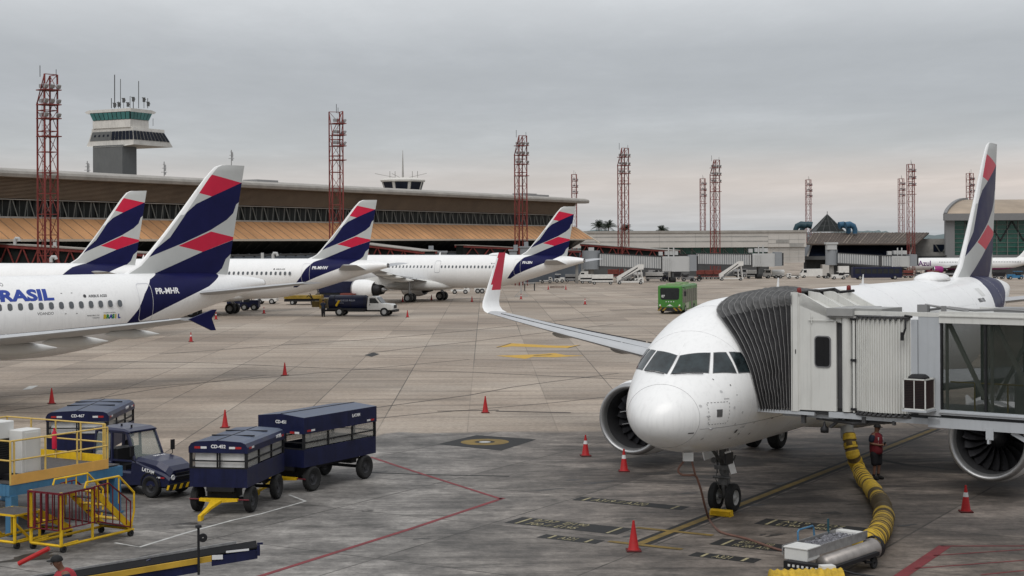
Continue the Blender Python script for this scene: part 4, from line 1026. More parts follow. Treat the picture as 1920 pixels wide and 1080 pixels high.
for i in range(4):
    y=.0+i*(WID-.05)/3; bm=B(); loft(bm,[[(0,yy,5.86),(1.35,yy,5.36),(1.35,yy,5.50),(.30,yy,6.08),(0,yy,6.12)] for yy in (y,y+.05)]); jk('roof_rib',bm,JW)
bm=B(); box2(bm,(0,.06,3.05),(1.25,WID-.06,3.14)); jk('cab_floor',bm,JD)
for y in (.1,WID-.15):
    bm=B(); lathe(bm,[(6.06,.001),(6.06,.045),(6.09,.05),(6.1,.062),(6.22,.055),(6.24,.001)],12,'z',(.14 if y<1 else .35,y,0)); jk('warning_beacon',bm,mat('beacon_red',(.16,.015,.012),.4),None,2)
bm=B(); x=0
tube(bm,[(.2,1.2,6.12),(.5,1.4,6.17),(.8,1.1,6.1),(1.0,1.5,6.13)],.04,6); jk('roof_cable',bm,DARK)
# bellows: pleated fabric from the cab mouth to the fuselage
Mn=near.matrix_world.copy(); bpy.context.view_layer.update(); Mn=near.matrix_world.copy(); Mj=jb.matrix_world.inverted()
CP=[(3.30,-1.80,3.05),(3.05,-1.76,3.6),(2.96,-1.62,4.2),(3.14,-1.20,4.85),(3.48,-.70,5.3),(3.95,-.30,5.60),(4.8,-.35,5.92),(5.6,-.7,5.98),(6.1,-1.3,5.6),(6.2,-1.75,4.9),(6.2,-1.99,3.9),(6.2,-1.9,3.05)]
CP=[Mj@(Mn@Vector(p)) for p in CP]
FP=[(0,.0,3.12),(0,.0,3.8),(0,.0,4.5),(0,.0,5.1),(0,0.0,5.65),(0,.02,6.06),(0,.95,6.1),(0,1.8,6.1),(0,WID,6.0),(0,WID,5.1),(0,WID,4.1),(0,WID,3.12)]
FP=[Vector(p) for p in FP]
def cr(P,t):
    n=len(P)-1; x=t*n; i=min(int(x),n-1); f=x-i; a=P[max(i-1,0)];b=P[i];c=P[i+1];d=P[min(i+2,n)]
    return .5*((2*b)+(c-a)*f+(2*a-5*b+4*c-d)*f*f+(3*b-a-3*c+d)*f**3)
NU=56; NF=12; ctr=Vector((-.8,1.3,4.4))
bm=B(); rings=[]; ribs=[]
for j in range(2*NF+1):
    t=j/(2*NF); row=[]; 
    for i in range(NU+1):
        s=i/NU; a=cr(FP,s); b=cr(CP,s); p=a.lerp(b,t); up=max(0,1-abs(s-.55)/.25)
        p=p+Vector((random.uniform(-.012,.012),random.uniform(-.012,.012),random.uniform(-.016,.016)))*math.sin(PI*t)+Vector((0,0,1))*(.13+.025*math.sin(9*t+7*s))*math.sin(PI*t)*up
        o_=p-ctr; o_.x=0; 
        if o_.length>0: p=p+o_.normalized()*(.035 if j%2==0 else -.045)
        row.append(p)
    rings.append(row)
vs=[[bm.verts.new(p) for p in r] for r in rings]; skin(bm,vs,0,False,False)
for f in bm.faces:
    c=f.calc_center_median()
    zt_=cr(FP,5/11).lerp(cr(CP,5/11),0).z
    i=0
    f.material_index=0
for k,(r0,r1) in enumerate(zip(vs,vs[1:])): pass
bm.faces.ensure_lookup_table()
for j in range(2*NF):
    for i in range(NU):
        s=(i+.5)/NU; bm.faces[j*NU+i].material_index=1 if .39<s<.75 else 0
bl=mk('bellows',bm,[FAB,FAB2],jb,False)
bm=B()
for j in range(0,2*NF+1,2):
    pts=[rings[j][i]+(rings[j][i]-ctr).normalized()*.012 for i in range(0,int(NU*.5)+1)]; tube(bm,pts,.0065,5)
mk('bellows_hoop',bm,BRIB,bl)
bm=B(); box2(bm,(-1.55,-.02,3.0),(.6,.28,3.08)); box2(bm,(-.4,.2,2.92),(1.3,WID,3.02)); jk('bumper_sill',bm,JG)
# rotunda side: posts, curtain, canopy slab
bm=B(); box2(bm,(1.2,.10,3.1),(1.72,.5,5.6)); jk('recess',bm,JD)
bm=B(); lathe(bm,[(3.15,.13),(5.5,.13)],16,'z',(1.48,.06,0)); lathe(bm,[(3.15,.035),(5.5,.035)],10,'z',(1.69,-.02,0)); jk('post',bm,JW,None,True)
bm=B(); 
for z in (3.2,4.42,5.45): box2(bm,(1.62,-.07,z),(1.76,.1,z+.06))
jk('post_clamp',bm,DARK)
bm=B(); box2(bm,(1.02,-.16,5.55),(1.72,1.6,5.74)); box2(bm,(1.7,.0,5.62),(2.4,1.3,5.74)); box2(bm,(1.0,-.1,5.50),(1.78,1.5,5.55)); jk('canopy_slab',bm,mat('bridge_mid_grey',(.30,.30,.29),.5,0,.15,2))
bm=B(); R=[]; n=132
for z in (3.2,5.53):
    row=[]
    for i in range(n+1):
        t=i/n; u=1.75+1.42*t; b=-.16*math.sin(PI*t); c=.016*(1 if (i//3)%2 else -1); row.append((u,b+c,z))
    R.append([bm.verts.new(p) for p in row])
skin(bm,R,0,False,False); jk('slatted_curtain',bm,JW)
for z in (5.50,3.17):
    bm=B()
    for i in range(11):
        t=(i+.5)/11; u=1.75+1.42*t; box(bm,(u,-.19*math.sin(PI*t)-.03,z),(.055,.05,.055),ry=PI/4)
    pts=[(1.75+1.42*t/10,-.16*math.sin(PI*t/10)-.01,z+(.05 if z>5 else -.05)) for t in range(11)]; tube(bm,pts,.035,6)
    jk('curtain_roller',bm,JD)
bm=B(); box2(bm,(3.2,-.06,3.25),(3.36,.06,5.5)); jk('guide_post',bm,JG)
bm=B(); box2(bm,(3.37,-.03,3.2),(3.92,.05,5.6)); jk('side_panel',bm,JG)
bm=B(); tube(bm,[(3.12,-.22,5.55),(3.14,-.26,5.3),(3.05,-.25,5.05)],.025,6); tube(bm,[(3.1,-.2,5.6),(3.3,-.24,5.58)],.03,6); box2(bm,(3.02,-.28,5.0),(3.08,-.2,5.2)); jk('cable_bracket',bm,DARK)
# glazed tunnel
UE=13.0
bm=B(); box2(bm,(3.9,-.06,5.44),(UE,.12,5.72)); box2(bm,(1.7,-.04,5.58),(3.95,.1,5.68)); box2(bm,(3.9,-.09,5.60),(UE,-.06,5.63)); box2(bm,(3.9,WID-.1,5.44),(UE,WID+.05,5.72)); jk('roof_beam',bm,JW)
bm=B(); box2(bm,(3.3,.12,5.60),(UE,WID-.1,5.68)); jk('tunnel_roof',bm,mat('tunnel_roof_grey',(.35,.35,.34),.6))
bm=B(); box2(bm,(3.9,-.05,3.24),(UE,.1,3.36)); box2(bm,(3.9,-.09,3.29),(UE,-.05,3.32)); box2(bm,(1.0,-.02,2.98),(3.9,.14,3.12)); box2(bm,(3.6,-.02,2.92),(UE,.2,3.16)); box2(bm,(1.0,WID-.2,2.9),(UE,WID,3.14)); jk('floor_beam',bm,JG)
bm=B(); box2(bm,(1.2,.1,3.12),(UE,WID-.1,3.22)); jk('tunnel_floor',bm,JD)
xs_=[3.94,5.02,6.1,7.6,9.1,10.6,12.1,UE]
gl=[]
for x0,x1 in zip(xs_,xs_[1:]):
    for y in (.0,WID-.05):
        bm=B(); box2(bm,(x0+.03,y,3.36),(x1-.03,y+.02,5.44)); jk('glass_pane',bm,TGLS)
bm=B()
for x in xs_:
    box2(bm,(x-.025,-.03,3.36),(x+.025,.05,5.44)); box2(bm,(x-.025,WID-.08,3.36),(x+.025,WID,5.44))
jk('mullion',bm,DARK)
bm=B(); beam(bm,(4.05,.22,5.42),(5.05,.22,3.4),.09); beam(bm,(5.2,.22,5.42),(6.2,.22,3.4),.09); beam(bm,(6.4,.22,3.4),(7.4,.22,5.42),.09)
beam(bm,(4.4,WID-.25,3.4),(5.4,WID-.25,5.42),.08); beam(bm,(5.5,WID-.25,5.42),(6.6,WID-.25,3.4),.08)
for x in (4.0,5.1,6.2,7.5): beam(bm,(x,.2,3.36),(x,.2,5.44),.06)
jk('truss_diagonal',bm,mat('inner_truss',(.62,.62,.54),.5))
bm=B(); tube(bm,[(4.0,.4,4.0),(9,.4,4.0)],.02,6); 
for x in (4.6,5.4,6.2,7.0): tube(bm,[(x,.4,3.2),(x,.4,4.0)],.02,6)
jk('inner_handrail',bm,YL)
bm=B(); box2(bm,(5.25,1.3,3.22),(5.7,1.7,4.2)); box2(bm,(5.75,1.5,3.22),(6.2,1.8,4.6)); tube(bm,[(5.8,.9,3.6),(6.0,.8,4.3),(6.3,.9,4.9),(6.5,1.0,5.3)],.05,6); jk('inner_equipment',bm,JW)
# condenser on a bracket
cx0,cz0=3.24,3.38
bm=B(); box2(bm,(cx0-.03,-.66,cz0-.05),(cx0+.58,.0,cz0)); box2(bm,(cx0+.05,-.5,cz0-.12),(cx0+.1,0,cz0-.05)); jk('condenser_shelf',bm,JG)
bm=B(); box2(bm,(cx0,-.62,cz0+.02),(cx0+.54,-.08,cz0+.70)); ac=jk('condenser',bm,BRN)
bm=B()
for x,y in ((0,-.62),(.54,-.62),(0,-.08),(.54,-.08)): box2(bm,(cx0+x-.013,y-.013,cz0),(cx0+x+.013,y+.013,cz0+.72))
for z in (0,.71):
    for a,b in (((-.02,-.64),(.56,-.60)),((-.02,-.10),(.56,-.06)),((-.02,-.64),(.02,-.06)),((.52,-.64),(.56,-.06))): box2(bm,(cx0+a[0],a[1],cz0+z),(cx0+b[0],b[1],cz0+z+.028))
box2(bm,(cx0+.26,-.645,cz0+.02),(cx0+.28,-.625,cz0+.7)); jk('condenser_frame',bm,JW,ac)
bm=B()
for k in range(16): box2(bm,(cx0+.02,-.632,cz0+.05+k*.04),(cx0+.25,-.622,cz0+.066+k*.04)); box2(bm,(cx0+.29,-.632,cz0+.05+k*.04),(cx0+.52,-.622,cz0+.066+k*.04))
jk('grille_slat',bm,BLACK,ac)
bm=B(); lathe(bm,[(cz0+.73,.25),(cz0+.77,.25),(cz0+.83,.17),(cz0+.83,.001)],24,'z',(cx0+.27,-.35,0)); jk('fan_guard',bm,DARK,ac)
# underside machinery, lamps, drive column
bm=B(); box2(bm,(.5,.3,2.86),(1.5,1.8,3.0)); tube(bm,[(.7,.3,2.9),(1.6,.1,2.86),(2.6,.2,2.95)],.05,6); box2(bm,(1.5,.15,2.88),(2.4,.9,2.98)); box2(bm,(.2,.05,2.78),(.3,.15,3.0)); beam(bm,(1.3,.2,3.0),(.9,.3,2.7),.07); box2(bm,(1.9,-.05,2.9),(2.0,.05,3.05)); box2(bm,(2.7,-.05,2.9),(2.76,.05,3.0)); jk('underframe',bm,JD)
bm=B(); lathe(bm,[(2.55,.02),(2.56,.1),(2.66,.11),(2.74,.04),(2.84,.02)],12,'z',(.78,.2,0)); jk('work_lamp',bm,DARK,None,2)
bm=B(); box2(bm,(5.02,-.03,2.72),(5.2,.0,2.98)); box2(bm,(5.05,-.03,2.62),(5.1,.1,2.75)); beam(bm,(5.6,.1,2.92),(7.8,.4,1.7),.1); beam(bm,(5.9,.3,2.92),(8.0,.6,1.6),.1); jk('brace_bracket',bm,JG)
for y in (.3,WID-.3): 
    bm=B(); box2(bm,(8.2,y-.2,.9),(8.6,y+.2,2.95)); jk('lift_column',bm,JG)
bm=B(); box2(bm,(7.9,-.2,.6),(8.9,WID+.2,.95)); jk('bogie_beam',bm,YL)
for y in (-.1,.5,WID-.5,WID+.1): wheel('bogie_wheel',jb,(8.4,y,.5),.5,.3)
bm=B(); box2(bm,(5.0,.6,5.68),(5.9,1.5,5.8)); tube(bm,[(3.4,.4,5.72),(4.0,.35,5.8),(4.6,.45,5.74),(5.2,.4,5.78),(6.2,.4,5.74)],.035,6); tube(bm,[(3.3,.25,5.7),(3.45,.25,5.86),(3.7,.3,5.82),(4.5,.3,5.72)],.03,6); box2(bm,(3.25,.2,5.68),(3.5,.4,5.86)); box2(bm,(3.95,-.05,5.72),(4.05,.05,5.85)); jk('roof_conduit',bm,mat('conduit_grey',(.22,.22,.22),.5))
# ---------------------------------------------------------------- distant grey bridges and red galleries
FBG=mat('far_bridge_grey',(.24,.255,.27),.55,0,.1,.4); FBW=mat('far_bridge_pale',(.45,.455,.45),.55,0,.1,.4)
def farbridge(label,D,rot,tun,cab,mid=None,legs=(),rot_m=None):
    o=at((tun[0][0]+cab[1])/2,520,D); r=thing('jet_bridge',label,'jet bridge',(o.x,D,gz(D)),0,'grey jet bridges across the apron'); O=Vector((o.x,D,gz(D)))
    def fk(n,bm,m): recalc(bm); q=mk(n,bm,m,r); q.location=-O; return q
    def bb(bm,x0,x1,y0,y1,d0,d1): a=at(x0,y0,D); b=at(x1,y1,D); box2(bm,(a.x,D+d0,b.z),(b.x,D+d1,a.z))
    if rot:
        bm=B(); x0,x1,y0,y1=rot; a=at((x0+x1)/2,y0,D); b=at(x1,y1,D); lathe(bm,[(b.z,abs(b.x-a.x)),(a.z,abs(b.x-a.x))],20,'z',(a.x,D+1.7,0),0,True); fk('rotunda',bm,FBG)
        bm=B(); bb(bm,(x0+x1)/2-5,(x0+x1)/2+5,y0-6,y0,.6,2.4); fk('roof_unit',bm,FBW)
        bm=B(); lathe(bm,[(gz(D),.7),(b.z,.6)],12,'z',(a.x,D+1.7,0)); fk('pedestal',bm,CONC)
    for (x0,y0,y0b,x1,y1,y1b) in tun:
        bm=B(); A=at(x0,y0,D);Ab=at(x0,y0b,D);Bq=at(x1,y1,D);Bb=at(x1,y1b,D)
        loft(bm,[[(p.x,D+d,p.z) for p in (A,Bq,Bb,Ab)] for d in (.3,3.0)])
        n=max(3,int((x1-x0)/4.2))
        for k in range(n):
            t=(k+.5)/n; p=A.lerp(Bq,t); q=Ab.lerp(Bb,t); box2(bm,(p.x-.16,D+.12,q.z+.05),(p.x+.16,D+.32,p.z-.05),1)
        fk('tunnel',bm,[FBG,FBW])
        bm=B(); loft(bm,[[(p.x,D+d,p.z+dz) for p,dz in ((A,.12),(Bq,.12),(Bq,-.08),(A,-.08))] for d in (.1,3.2)]); loft(bm,[[(p.x,D+d,p.z+dz) for p,dz in ((Ab,.05),(Bb,.05),(Bb,-.35),(Ab,-.35))] for d in (.1,3.2)]); fk('tunnel_edge',bm,JD)
    if mid:
        bm=B(); bb(bm,*mid,.2,3.1); fk('gap_frame',bm,JD)
    x0,x1,y0,y1=cab
    bm=B(); bb(bm,x0,x1-14,y0,y1,0,3.4)
    for k in range(4): bb(bm,x0+3+k*4,x0+5+k*4,y0+2,y1-1,-.15,0)
    c_=fk('cab',bm,FBW); bm=B(); bb(bm,x1-14,x1-1,y0-3,y1-1,-.3,3.7); q=fk('cab_hood',bm,FBG)
    bm=B(); bb(bm,x1-1,x1+2,y0-1,y1-2,-.2,3.5); fk('bellows',bm,FAB)
    bm=B(); bb(bm,x0+6,x0+30,y0-10,y0-3,.8,2.6); bb(bm,x0-6,x0+1,y0-9,y0-2,.5,2); fk('roof_unit',bm,FBW)
    bm=B(); p=at(x0+12,y0-6,D); 
    for q_ in (0,1.1): tube(bm,[(p.x+q_,D+.6,p.z-1),(p.x+q_,D+.6,p.z+1.3)],.16,6)
    fk('roof_pipe',bm,FBW)
    for lx in legs:
        p=at(lx,y1,D)
        for d in (.5,2.7):
            bm=B(); box2(bm,(p.x-.22,D+d-.22,gz(D)+.5),(p.x+.22,D+d+.22,p.z+.2)); fk('leg',bm,CDK)
        for d in (.3,2.9):
            bm=B(); lathe(bm,[(-.6,.3),(-.6,.55),(.6,.55),(.6,.3)],14,'x',(p.x,D+d,gz(D)+.55)); fk('bogie_wheel',bm,RUB)
    return r
farbridge('nearest grey corrugated jet bridge, behind the tail cone of the long airliner',325,(1092,1126,470,505),[(1124,475.5,499,1240,481.5,504)],(1242,1307,481,509),(1236,1243,486,505),(1262,))
farbridge('middle grey jet bridge in front of the pale concrete building',372,None,[(1308,475.5,495,1409,477,497)],(1411,1467,475.5,500),(1403,1412,479,498),(1424,))
farbridge('right grey jet bridge in front of the dark glass pavilion',398,(1550,1573,468,497),[(1571,474.5,493,1648,479,498),(1653,479.5,498.5,1702,480,500)],(1672,1720,480,500),(1648,1655,479,499),(1690,))
bm=B(); D=397.5; a=at(1552,458,D); b=at(1570,468,D); box2(bm,(a.x,D+.5,b.z),(b.x,D+3,a.z)); box2(bm,(a.x-.3,D+.3,a.z),(b.x+.3,D+3.2,a.z+.5)); mk('stair_head',bm,FBW,label='small pale stair head on top of the right grey jet bridge',cat='hatch')
def gallery(label,q0,q1,hgt,W_=3.2,nd=9):
    p0=at(*q0);p1=at(*q1); O=Vector((p0.x,p0.y,gz(p0.y))); r=thing('walkway_gallery',label,'walkway',tuple(O),0,'red steel walkway galleries')
    d=(p1-p0); dh=Vector((d.x,d.y,0)).normalized(); n=Vector((-dh.y,dh.x,0)); 
    if n.y<0: n=-n
    def fk(nm,bm,m): recalc(bm); q=mk(nm,bm,m,r); q.location=-O
    bm=B(); dn=Vector((0,0,-hgt)); loft(bm,[[p+n*.3,p+n*(W_-.3),p+n*(W_-.3)+dn,p+n*.3+dn] for p in (p0,p1)]); fk('glazing',bm,TGL)
    bm=B()
    for o in (0,W_): beam(bm,p0+n*o,p1+n*o,.35,.4); beam(bm,p0+n*o+dn,p1+n*o+dn,.35,.4)
    fk('chord',bm,REDST)
    bm=B()
    for k in range(nd):
        a=p0.lerp(p1,k/nd);b=p0.lerp(p1,(k+.5)/nd);c=p0.lerp(p1,(k+1)/nd); beam(bm,a+dn,b,.16); beam(bm,b,c+dn,.16)
    fk('diagonal',bm,REDST)
    bm=B(); loft(bm,[[p-n*.3+Vector((0,0,.2)),p+n*(W_+.3)+Vector((0,0,.2)),p+n*(W_+.3)+Vector((0,0,.35)),p-n*.3+Vector((0,0,.35))] for p in (p0,p1)]); fk('roof',bm,FASC)
    for t in (.03,.5,.97):
        p=p0.lerp(p1,t); bm=B(); box2(bm,(p.x-.3,p.y+1,gz(p.y)),(p.x+.3,p.y+1.6,p.z-hgt)); fk('column',bm,CONC)
gallery('red trussed gallery behind the leftmost airliner, crossing below the orange awning',(-60,457,205),(300,480,198),2.6,3.2,12)
gallery('red trussed gallery just right of the tail fin above the tank truck',(672,459,262),(795,474,252),2.4,3,5)
gallery('long red trussed gallery over the nearest grey jet bridge',(1088,459,345),(1262,472,332),2.6,3.2,7)
gallery('red gallery behind the tail of the long airliner',(870,462,300),(1088,472,318),2.3,3,7)
for px,y0,y1,w_,D,lab in ((815,471,483,42,255,'flat white roof box behind the long airliner, right of the red gallery'),(985,462,474,20,290,'white rooftop cabinet next to the mast behind the long airliner'),(962,468,478,14,288,'smaller white cabinet left of the mast behind the long airliner')):
    a=at(px-w_/2,y0,D); b=at(px+w_/2,y1,D); bm=B(); box2(bm,(a.x,D,b.z-2),(b.x,D+3,a.z)); box2(bm,(a.x+.8,D+1,a.z),(a.x+1.6,D+2,a.z+.9)); box2(bm,(a.x-.2,D-.2,a.z-.25),(b.x+.2,D+3.2,a.z+.02)); mk('roof_cabinet',bm,FBG,label=lab,cat='cabinet')
for px,y0,y1,D,lab in ((492,474,485,212,'short white vent pipe on the concourse roof, left of the bent one'),(512,475,486,212,'bent white vent pipe above the fuselage left of the second tail fin'),(28,447,459,196,'pale vent hood on the red gallery at the far left edge'),(96,482,492,180,'white bent pipe at the foot of the nearest red mast'),(103,454,461,182,'small white cylinder on the nearest red mast')):
    b=at(px,y1,D);t=at(px,y0,D);h=(t-b).z; bm=B(); pts=[(0,0,0),(0,0,h*.8),(.1,0,h),(.5,0,h),(.6,0,h*.55)] if px in(512,28,96) else [(0,0,0),(0,0,h)]
    tube(bm,pts,.22,8); mk('vent_pipe',bm,FBW,label=lab,cat='pipe',smooth=True).location=b
# ---------------------------------------------------------------- foreground vehicles and equipment
def gpz(px,py,z):
    u0,v0=px-960,py-HY; v=v0+ROLL*u0; u=u0-ROLL*v0; D=F*(HC-z)/v; return Vector((u/F*D,D,z))
CNV=mat('cart_navy',(.007,.010,.046),.45,0,.4,2,streak=.5,spec=.3); CRF=mat('cart_roof',(.06,.08,.13),.45,0,.3,2.5,coat=.1,streak=.3); CBK=mat('cart_black',(.012,.012,.014),.6,0,.3,4)
YEL=mat('safety_yellow',(.70,.44,.015),.5,0,.25,4,streak=.3); ORG=mat('toe_board_orange',(.68,.38,.10),.5,0,.12,3); BLU2=mat('platform_blue',(.06,.17,.29),.5,0,.2,3,streak=.3); MAR=mat('maroon_paint',(.13,.010,.018),.5,0,.3,4); YSF=mat('pale_yellow_rail',(.62,.43,.12),.45,0,.2,5)
DECK=mat('deck_grip',(.085,.08,.078),.85,0,.3,6,bump=.3); CRM=mat('cream_box',(.60,.60,.58),.5,0,.08,2); WREF=mat('reflector_white',(.6,.6,.6),.4); RREF=mat('reflector_red',(.35,.02,.02),.4)
LUG=mat('white_liner',(.74,.73,.71),.7,0,.25,3); CURT=glass('plastic_curtain',(.42,.41,.38),.25,.45); CLR=glass('clear_screen',(.30,.34,.31),.06,.32)
def rpt(o,n_): return o
# ---- baggage carts (x forward, y left)
def bag_cart(name,num,L_=3.3,W_=1.66,rounded=True,group='navy covered baggage carts'):
    r=thing('baggage_cart',name,'baggage cart',(0,0,0),0,group); h=W_/2; x0,x1=-L_,0.0
    Z0,Z1,Z2,Z3=.74,1.27,1.70,2.0
    bm=B(); box2(bm,(x0,-h,Z0),(x1,-h+.03,Z1)); sp=mk('side_panel',bm,CNV,r); bm=B(); box2(bm,(x0,h-.03,Z0),(x1,h,Z1)); mk('side_panel',bm,CNV,r)
    bm=B(); box2(bm,(x1-.03,-h+.03,Z0),(x1,h-.03,Z1)); mk('end_panel',bm,CNV,r); bm=B(); box2(bm,(x0,-h+.03,Z0),(x0+.03,h-.03,Z1)); mk('end_panel',bm,CNV,r)
    bm=B(); box2(bm,(x0+.03,-h+.03,Z0+.02),(x1-.03,h-.03,Z0+.08)); mk('deck',bm,CBK,r)
    bm=B()
    for x in (x0+.03,x1-.03):
        for y in (-h+.03,h-.03): box2(bm,(x-.035,y-.035,Z1),(x+.035,y+.035,Z2+.02))
        box2(bm,(x-.03,-.05,Z1),(x+.03,-.02,Z2)); box2(bm,(x-.03,.02,Z1),(x+.03,.05,Z2))
        box2(bm,(x-.022,-h+.07,1.44),(x+.022,h-.07,1.475)); box2(bm,(x-.03,-h,Z1-.02),(x+.034,h,Z1+.015))
    for y in (-h+.03,h-.03):
        box2(bm,(x0+.06,y-.02,1.44),(x1-.06,y+.02,1.475)); 
        for k in (1,2): x=x0+(x1-x0)*k/3; box2(bm,(x-.025,y-.022,Z1),(x+.025,y+.022,Z2))
    mk('frame_post',bm,CBK,r)
    # roof: flat crown, drooping sides
    sec=[(-h-.02,Z2-.02),(-h-.02,Z2+.14),(-h+.05,Z2+.24),(-h+.17,Z3-.01),(0,Z3+.03),(h-.17,Z3-.01),(h-.05,Z2+.24),(h+.02,Z2+.14),(h+.02,Z2-.02)] if rounded else [(-h-.02,Z2+.02),(-h-.02,Z3+.20),(0,Z3+.28),(h+.02,Z3+.20),(h+.02,Z2+.02)]
    bm=B(); R=[]
    for x,s in ((x0-.02,0),(x1+.02,0)): R.append([bm.verts.new((x,y,z)) for y,z in sec])
    skin(bm,R,0,False,False)
    bm.faces.ensure_lookup_table()
    for i,f in enumerate(bm.faces): f.material_index=1 if (i in (2,3,4,5) if rounded else i in (1,2)) else 0
    for rr in (R[0][::-1],R[1]): bm.faces.new(rr)
    bm.normal_update(); rf=mk('roof',bm,[CNV,CRF],r)
    bm=B()
    for x in ((x0+x1)/2,) if rounded else ((x0+x1)/2+.0,): 
        pass
    if rounded:
        for y in (-.02,): box2(bm,(x0,y-.012,Z3+.028),(x1,y+.012,Z3+.04))
        box2(bm,(x0+.9,-h+.2,Z3+.0),(x0+.93,h-.2,Z3+.035)); box2(bm,(x0+2.0,-h+.2,Z3),(x0+2.03,h-.2,Z3+.035))
    else: box2(bm,(x0,-.02,Z3+.275),(x1,.02,Z3+.29))
    mk('roof_seam',bm,CBK,rf)
    zt2=Z2+.13 if rounded else Z2+.12
    for s in (-1,1):
        for (x,y,sx_,sy) in ((x1+.022,s*(h-.24),.008,.17),(x1+.022,s*(h-.42),.008,.17)):
            bm=B(); box(bm,(x,y,zt2 if rounded else Z2+.05),(sx_,sy,.06)); mk('reflector',bm,RREF if (abs(y)>h-.3) == rounded else WREF,r)
        for q,(xa,m_) in enumerate(((x1-.22,RREF),(x1-.42,WREF),(x0+.22,RREF),(x0+.42,WREF))):
            bm=B(); box(bm,(xa,s*(h+.024),zt2-.02),(.18,.008,.055)); mk('reflector',bm,m_,r)
    zt3=Z2+.15 if rounded else Z2+.33
    sign(num,.13,axes((x1+.025,-.2,zt3-.03),(0,1,0),(0,0,1)),TXT_W,r,bold=.003)
    for s in (-1,1): sign('LATAM',.13,axes((x1-(1.9 if s<0 else 2.4)*1,s*(h+.026),zt3-.05),(-s*-1 if s<0 else -1,0,0) if 0 else ((1,0,0) if s<0 else (-1,0,0)),(0,0,1)),TXT_W,r,bold=.003)
    for s in (-1,1):
        bm=B(); box2(bm,(x0+.08,s*(h-.055)-.004,Z1+.02),(x1-.08,s*(h-.055)+.004,Z2)); mk('clear_curtain',bm,CURT,r)
    if rounded:
        bm=B(); box2(bm,(x1-1.2,-h+.12,Z0+.1),(x1-.12,h-.12,1.66)); mk('cargo_liner',bm,LUG,r)
    bm=B(); box2(bm,(x0+.2,-.35,.56),(x1-.1,-.25,.74)); box2(bm,(x0+.2,.25,.56),(x1-.1,.35,.74)); box2(bm,(-.75,-.42,.42),(-.25,.42,.74)); box2(bm,(x0+.3,-.3,.45),(x0+.6,.3,.74)); box2(bm,(-.08,-.35,.62),(.0,.45,.74)); mk('chassis',bm,CBK,r)
    for x in (-.45,x0+.55):
        bm=B(); tube(bm,[(x,-W_/2+.12,.37),(x,W_/2-.12,.37)],.05,8); mk('axle',bm,CBK,r)
        for s in (-1,1): wheel('wheel',r,(x,s*(W_/2-.06),.37),.37,.21,'y',.5)
    bm=B(); 
    P=[(-.1,-.55),(-.1,.55),(.02,.55),(.10,.16),(.42,.07),(.78,.05),(.78,-.05),(.42,-.07),(.10,-.16),(.02,-.55)]
    prism(bm,P,.36,.43,'xy'); box(bm,(.80,0,.36),(.12,.1,.16)); recalc(bm)
    for v in bm.verts:
        if v.co.x>.05: v.co.z-=(v.co.x-.05)*.36; v.co.x*=1.25; v.co.y+=-.12*v.co.x
    mk('drawbar',bm,YEL,r)
    bm=B(); tube(bm,[(-.05,-.86,.40),(-.05,-.5,.40)],.02,6); tube(bm,[(-.05,.86,.40),(-.05,.5,.40)],.02,6); mk('steering_rod',bm,MAR,r)
    return r
def place(r,p,d): r.location=p; r.rotation_euler=(0,0,math.atan2(d[1],d[0])); return r
c1=bag_cart('navy rounded-roof baggage cart with yellow drawbar pointing at the camera','CD-452',3.2,1.66); place(c1,(-8.1,41.75,0),(-.17,-.985))
c2=bag_cart('larger flat-roofed navy baggage cart behind the one with the yellow drawbar','CD-451',3.7,1.7,False); place(c2,(-6.95,45.6,0),(-.50,-.866)); c2.scale=(1,1,1.02)
c3=bag_cart('navy baggage cart behind the tug and the yellow platform rails','CD-467',3.8,2.0); place(c3,(-14.15,49.4,0),(.03,-1))
# ---- baggage tug
tg=thing('baggage_tug','navy baggage tug with an open cab next to the yellow platform','tug',(-9.75,44.75,0),0)
tg.rotation_euler=(0,0,math.atan2(-.50,.866))
def sec_loft(name,secs,m,par,smooth=False):
    bm=B(); loft(bm,secs); recalc(bm); return mk(name,bm,m,par,smooth)
TB=mat('tug_navy',(.007,.010,.044),.36,0,.3,2,coat=.15)
def rs(x,hw,z0,z1,r=.06): return [(x,-hw,z0),(x,-hw,z1-r),(x,-hw+r,z1),(x,hw-r,z1),(x,hw,z1-r),(x,hw,z0)]
sec_loft('hood',[rs(-1.25,.62,.55,1.14,.1),rs(-.9,.62,.55,1.12,.1),rs(-.45,.60,.5,1.06,.12),rs(-.12,.57,.5,.93,.15),rs(0,.50,.52,.80,.15)],TB,tg)
sec_loft('body',[rs(-3.0,.66,.32,1.0),rs(-2.2,.66,.32,1.0),rs(-2.15,.66,.32,.72),rs(-1.4,.66,.32,.72),rs(-1.35,.66,.32,1.05),rs(-1.2,.66,.34,1.05),rs(-.1,.64,.36,.72),rs(.05,.6,.38,.6)],TB,tg)
bm=B(); box2(bm,(-3.05,-.55,.30),(.06,.55,.45)); mk('chassis',bm,CBK,tg)
bm=B(); box2(bm,(-.02,-.66,.26),(.14,.66,.44)); mk('bumper',bm,CBK,tg)
for k in range(5):
    bm=B(); y=-.55+k*.27; loft(bm,[[(x,y,.28),(x,y+.1,.28),(x,y+.18,.42),(x,y+.08,.42)] for x in (.141,.146)]); mk('hazard_stripe',bm,YEL,tg)
bm=B(); loft(bm,[[(x,-.668,.28),(x+.08,-.668,.28),(x+.14,-.668,.42),(x+.06,-.668,.42)] for x in (.0,)]+[[(x,-.664,.28),(x+.08,-.664,.28),(x+.14,-.664,.42),(x+.06,-.664,.42)] for x in (.0,)]); mk('hazard_stripe',bm,YEL,tg)
for y in (-.45,.45):
    bm=B(); lathe(bm,[(0,.001),(.02,.07),(0.0,.08)],12,'x',(.06,y,.62)); mk('headlight',bm,WREF,tg)
bm=B(); 
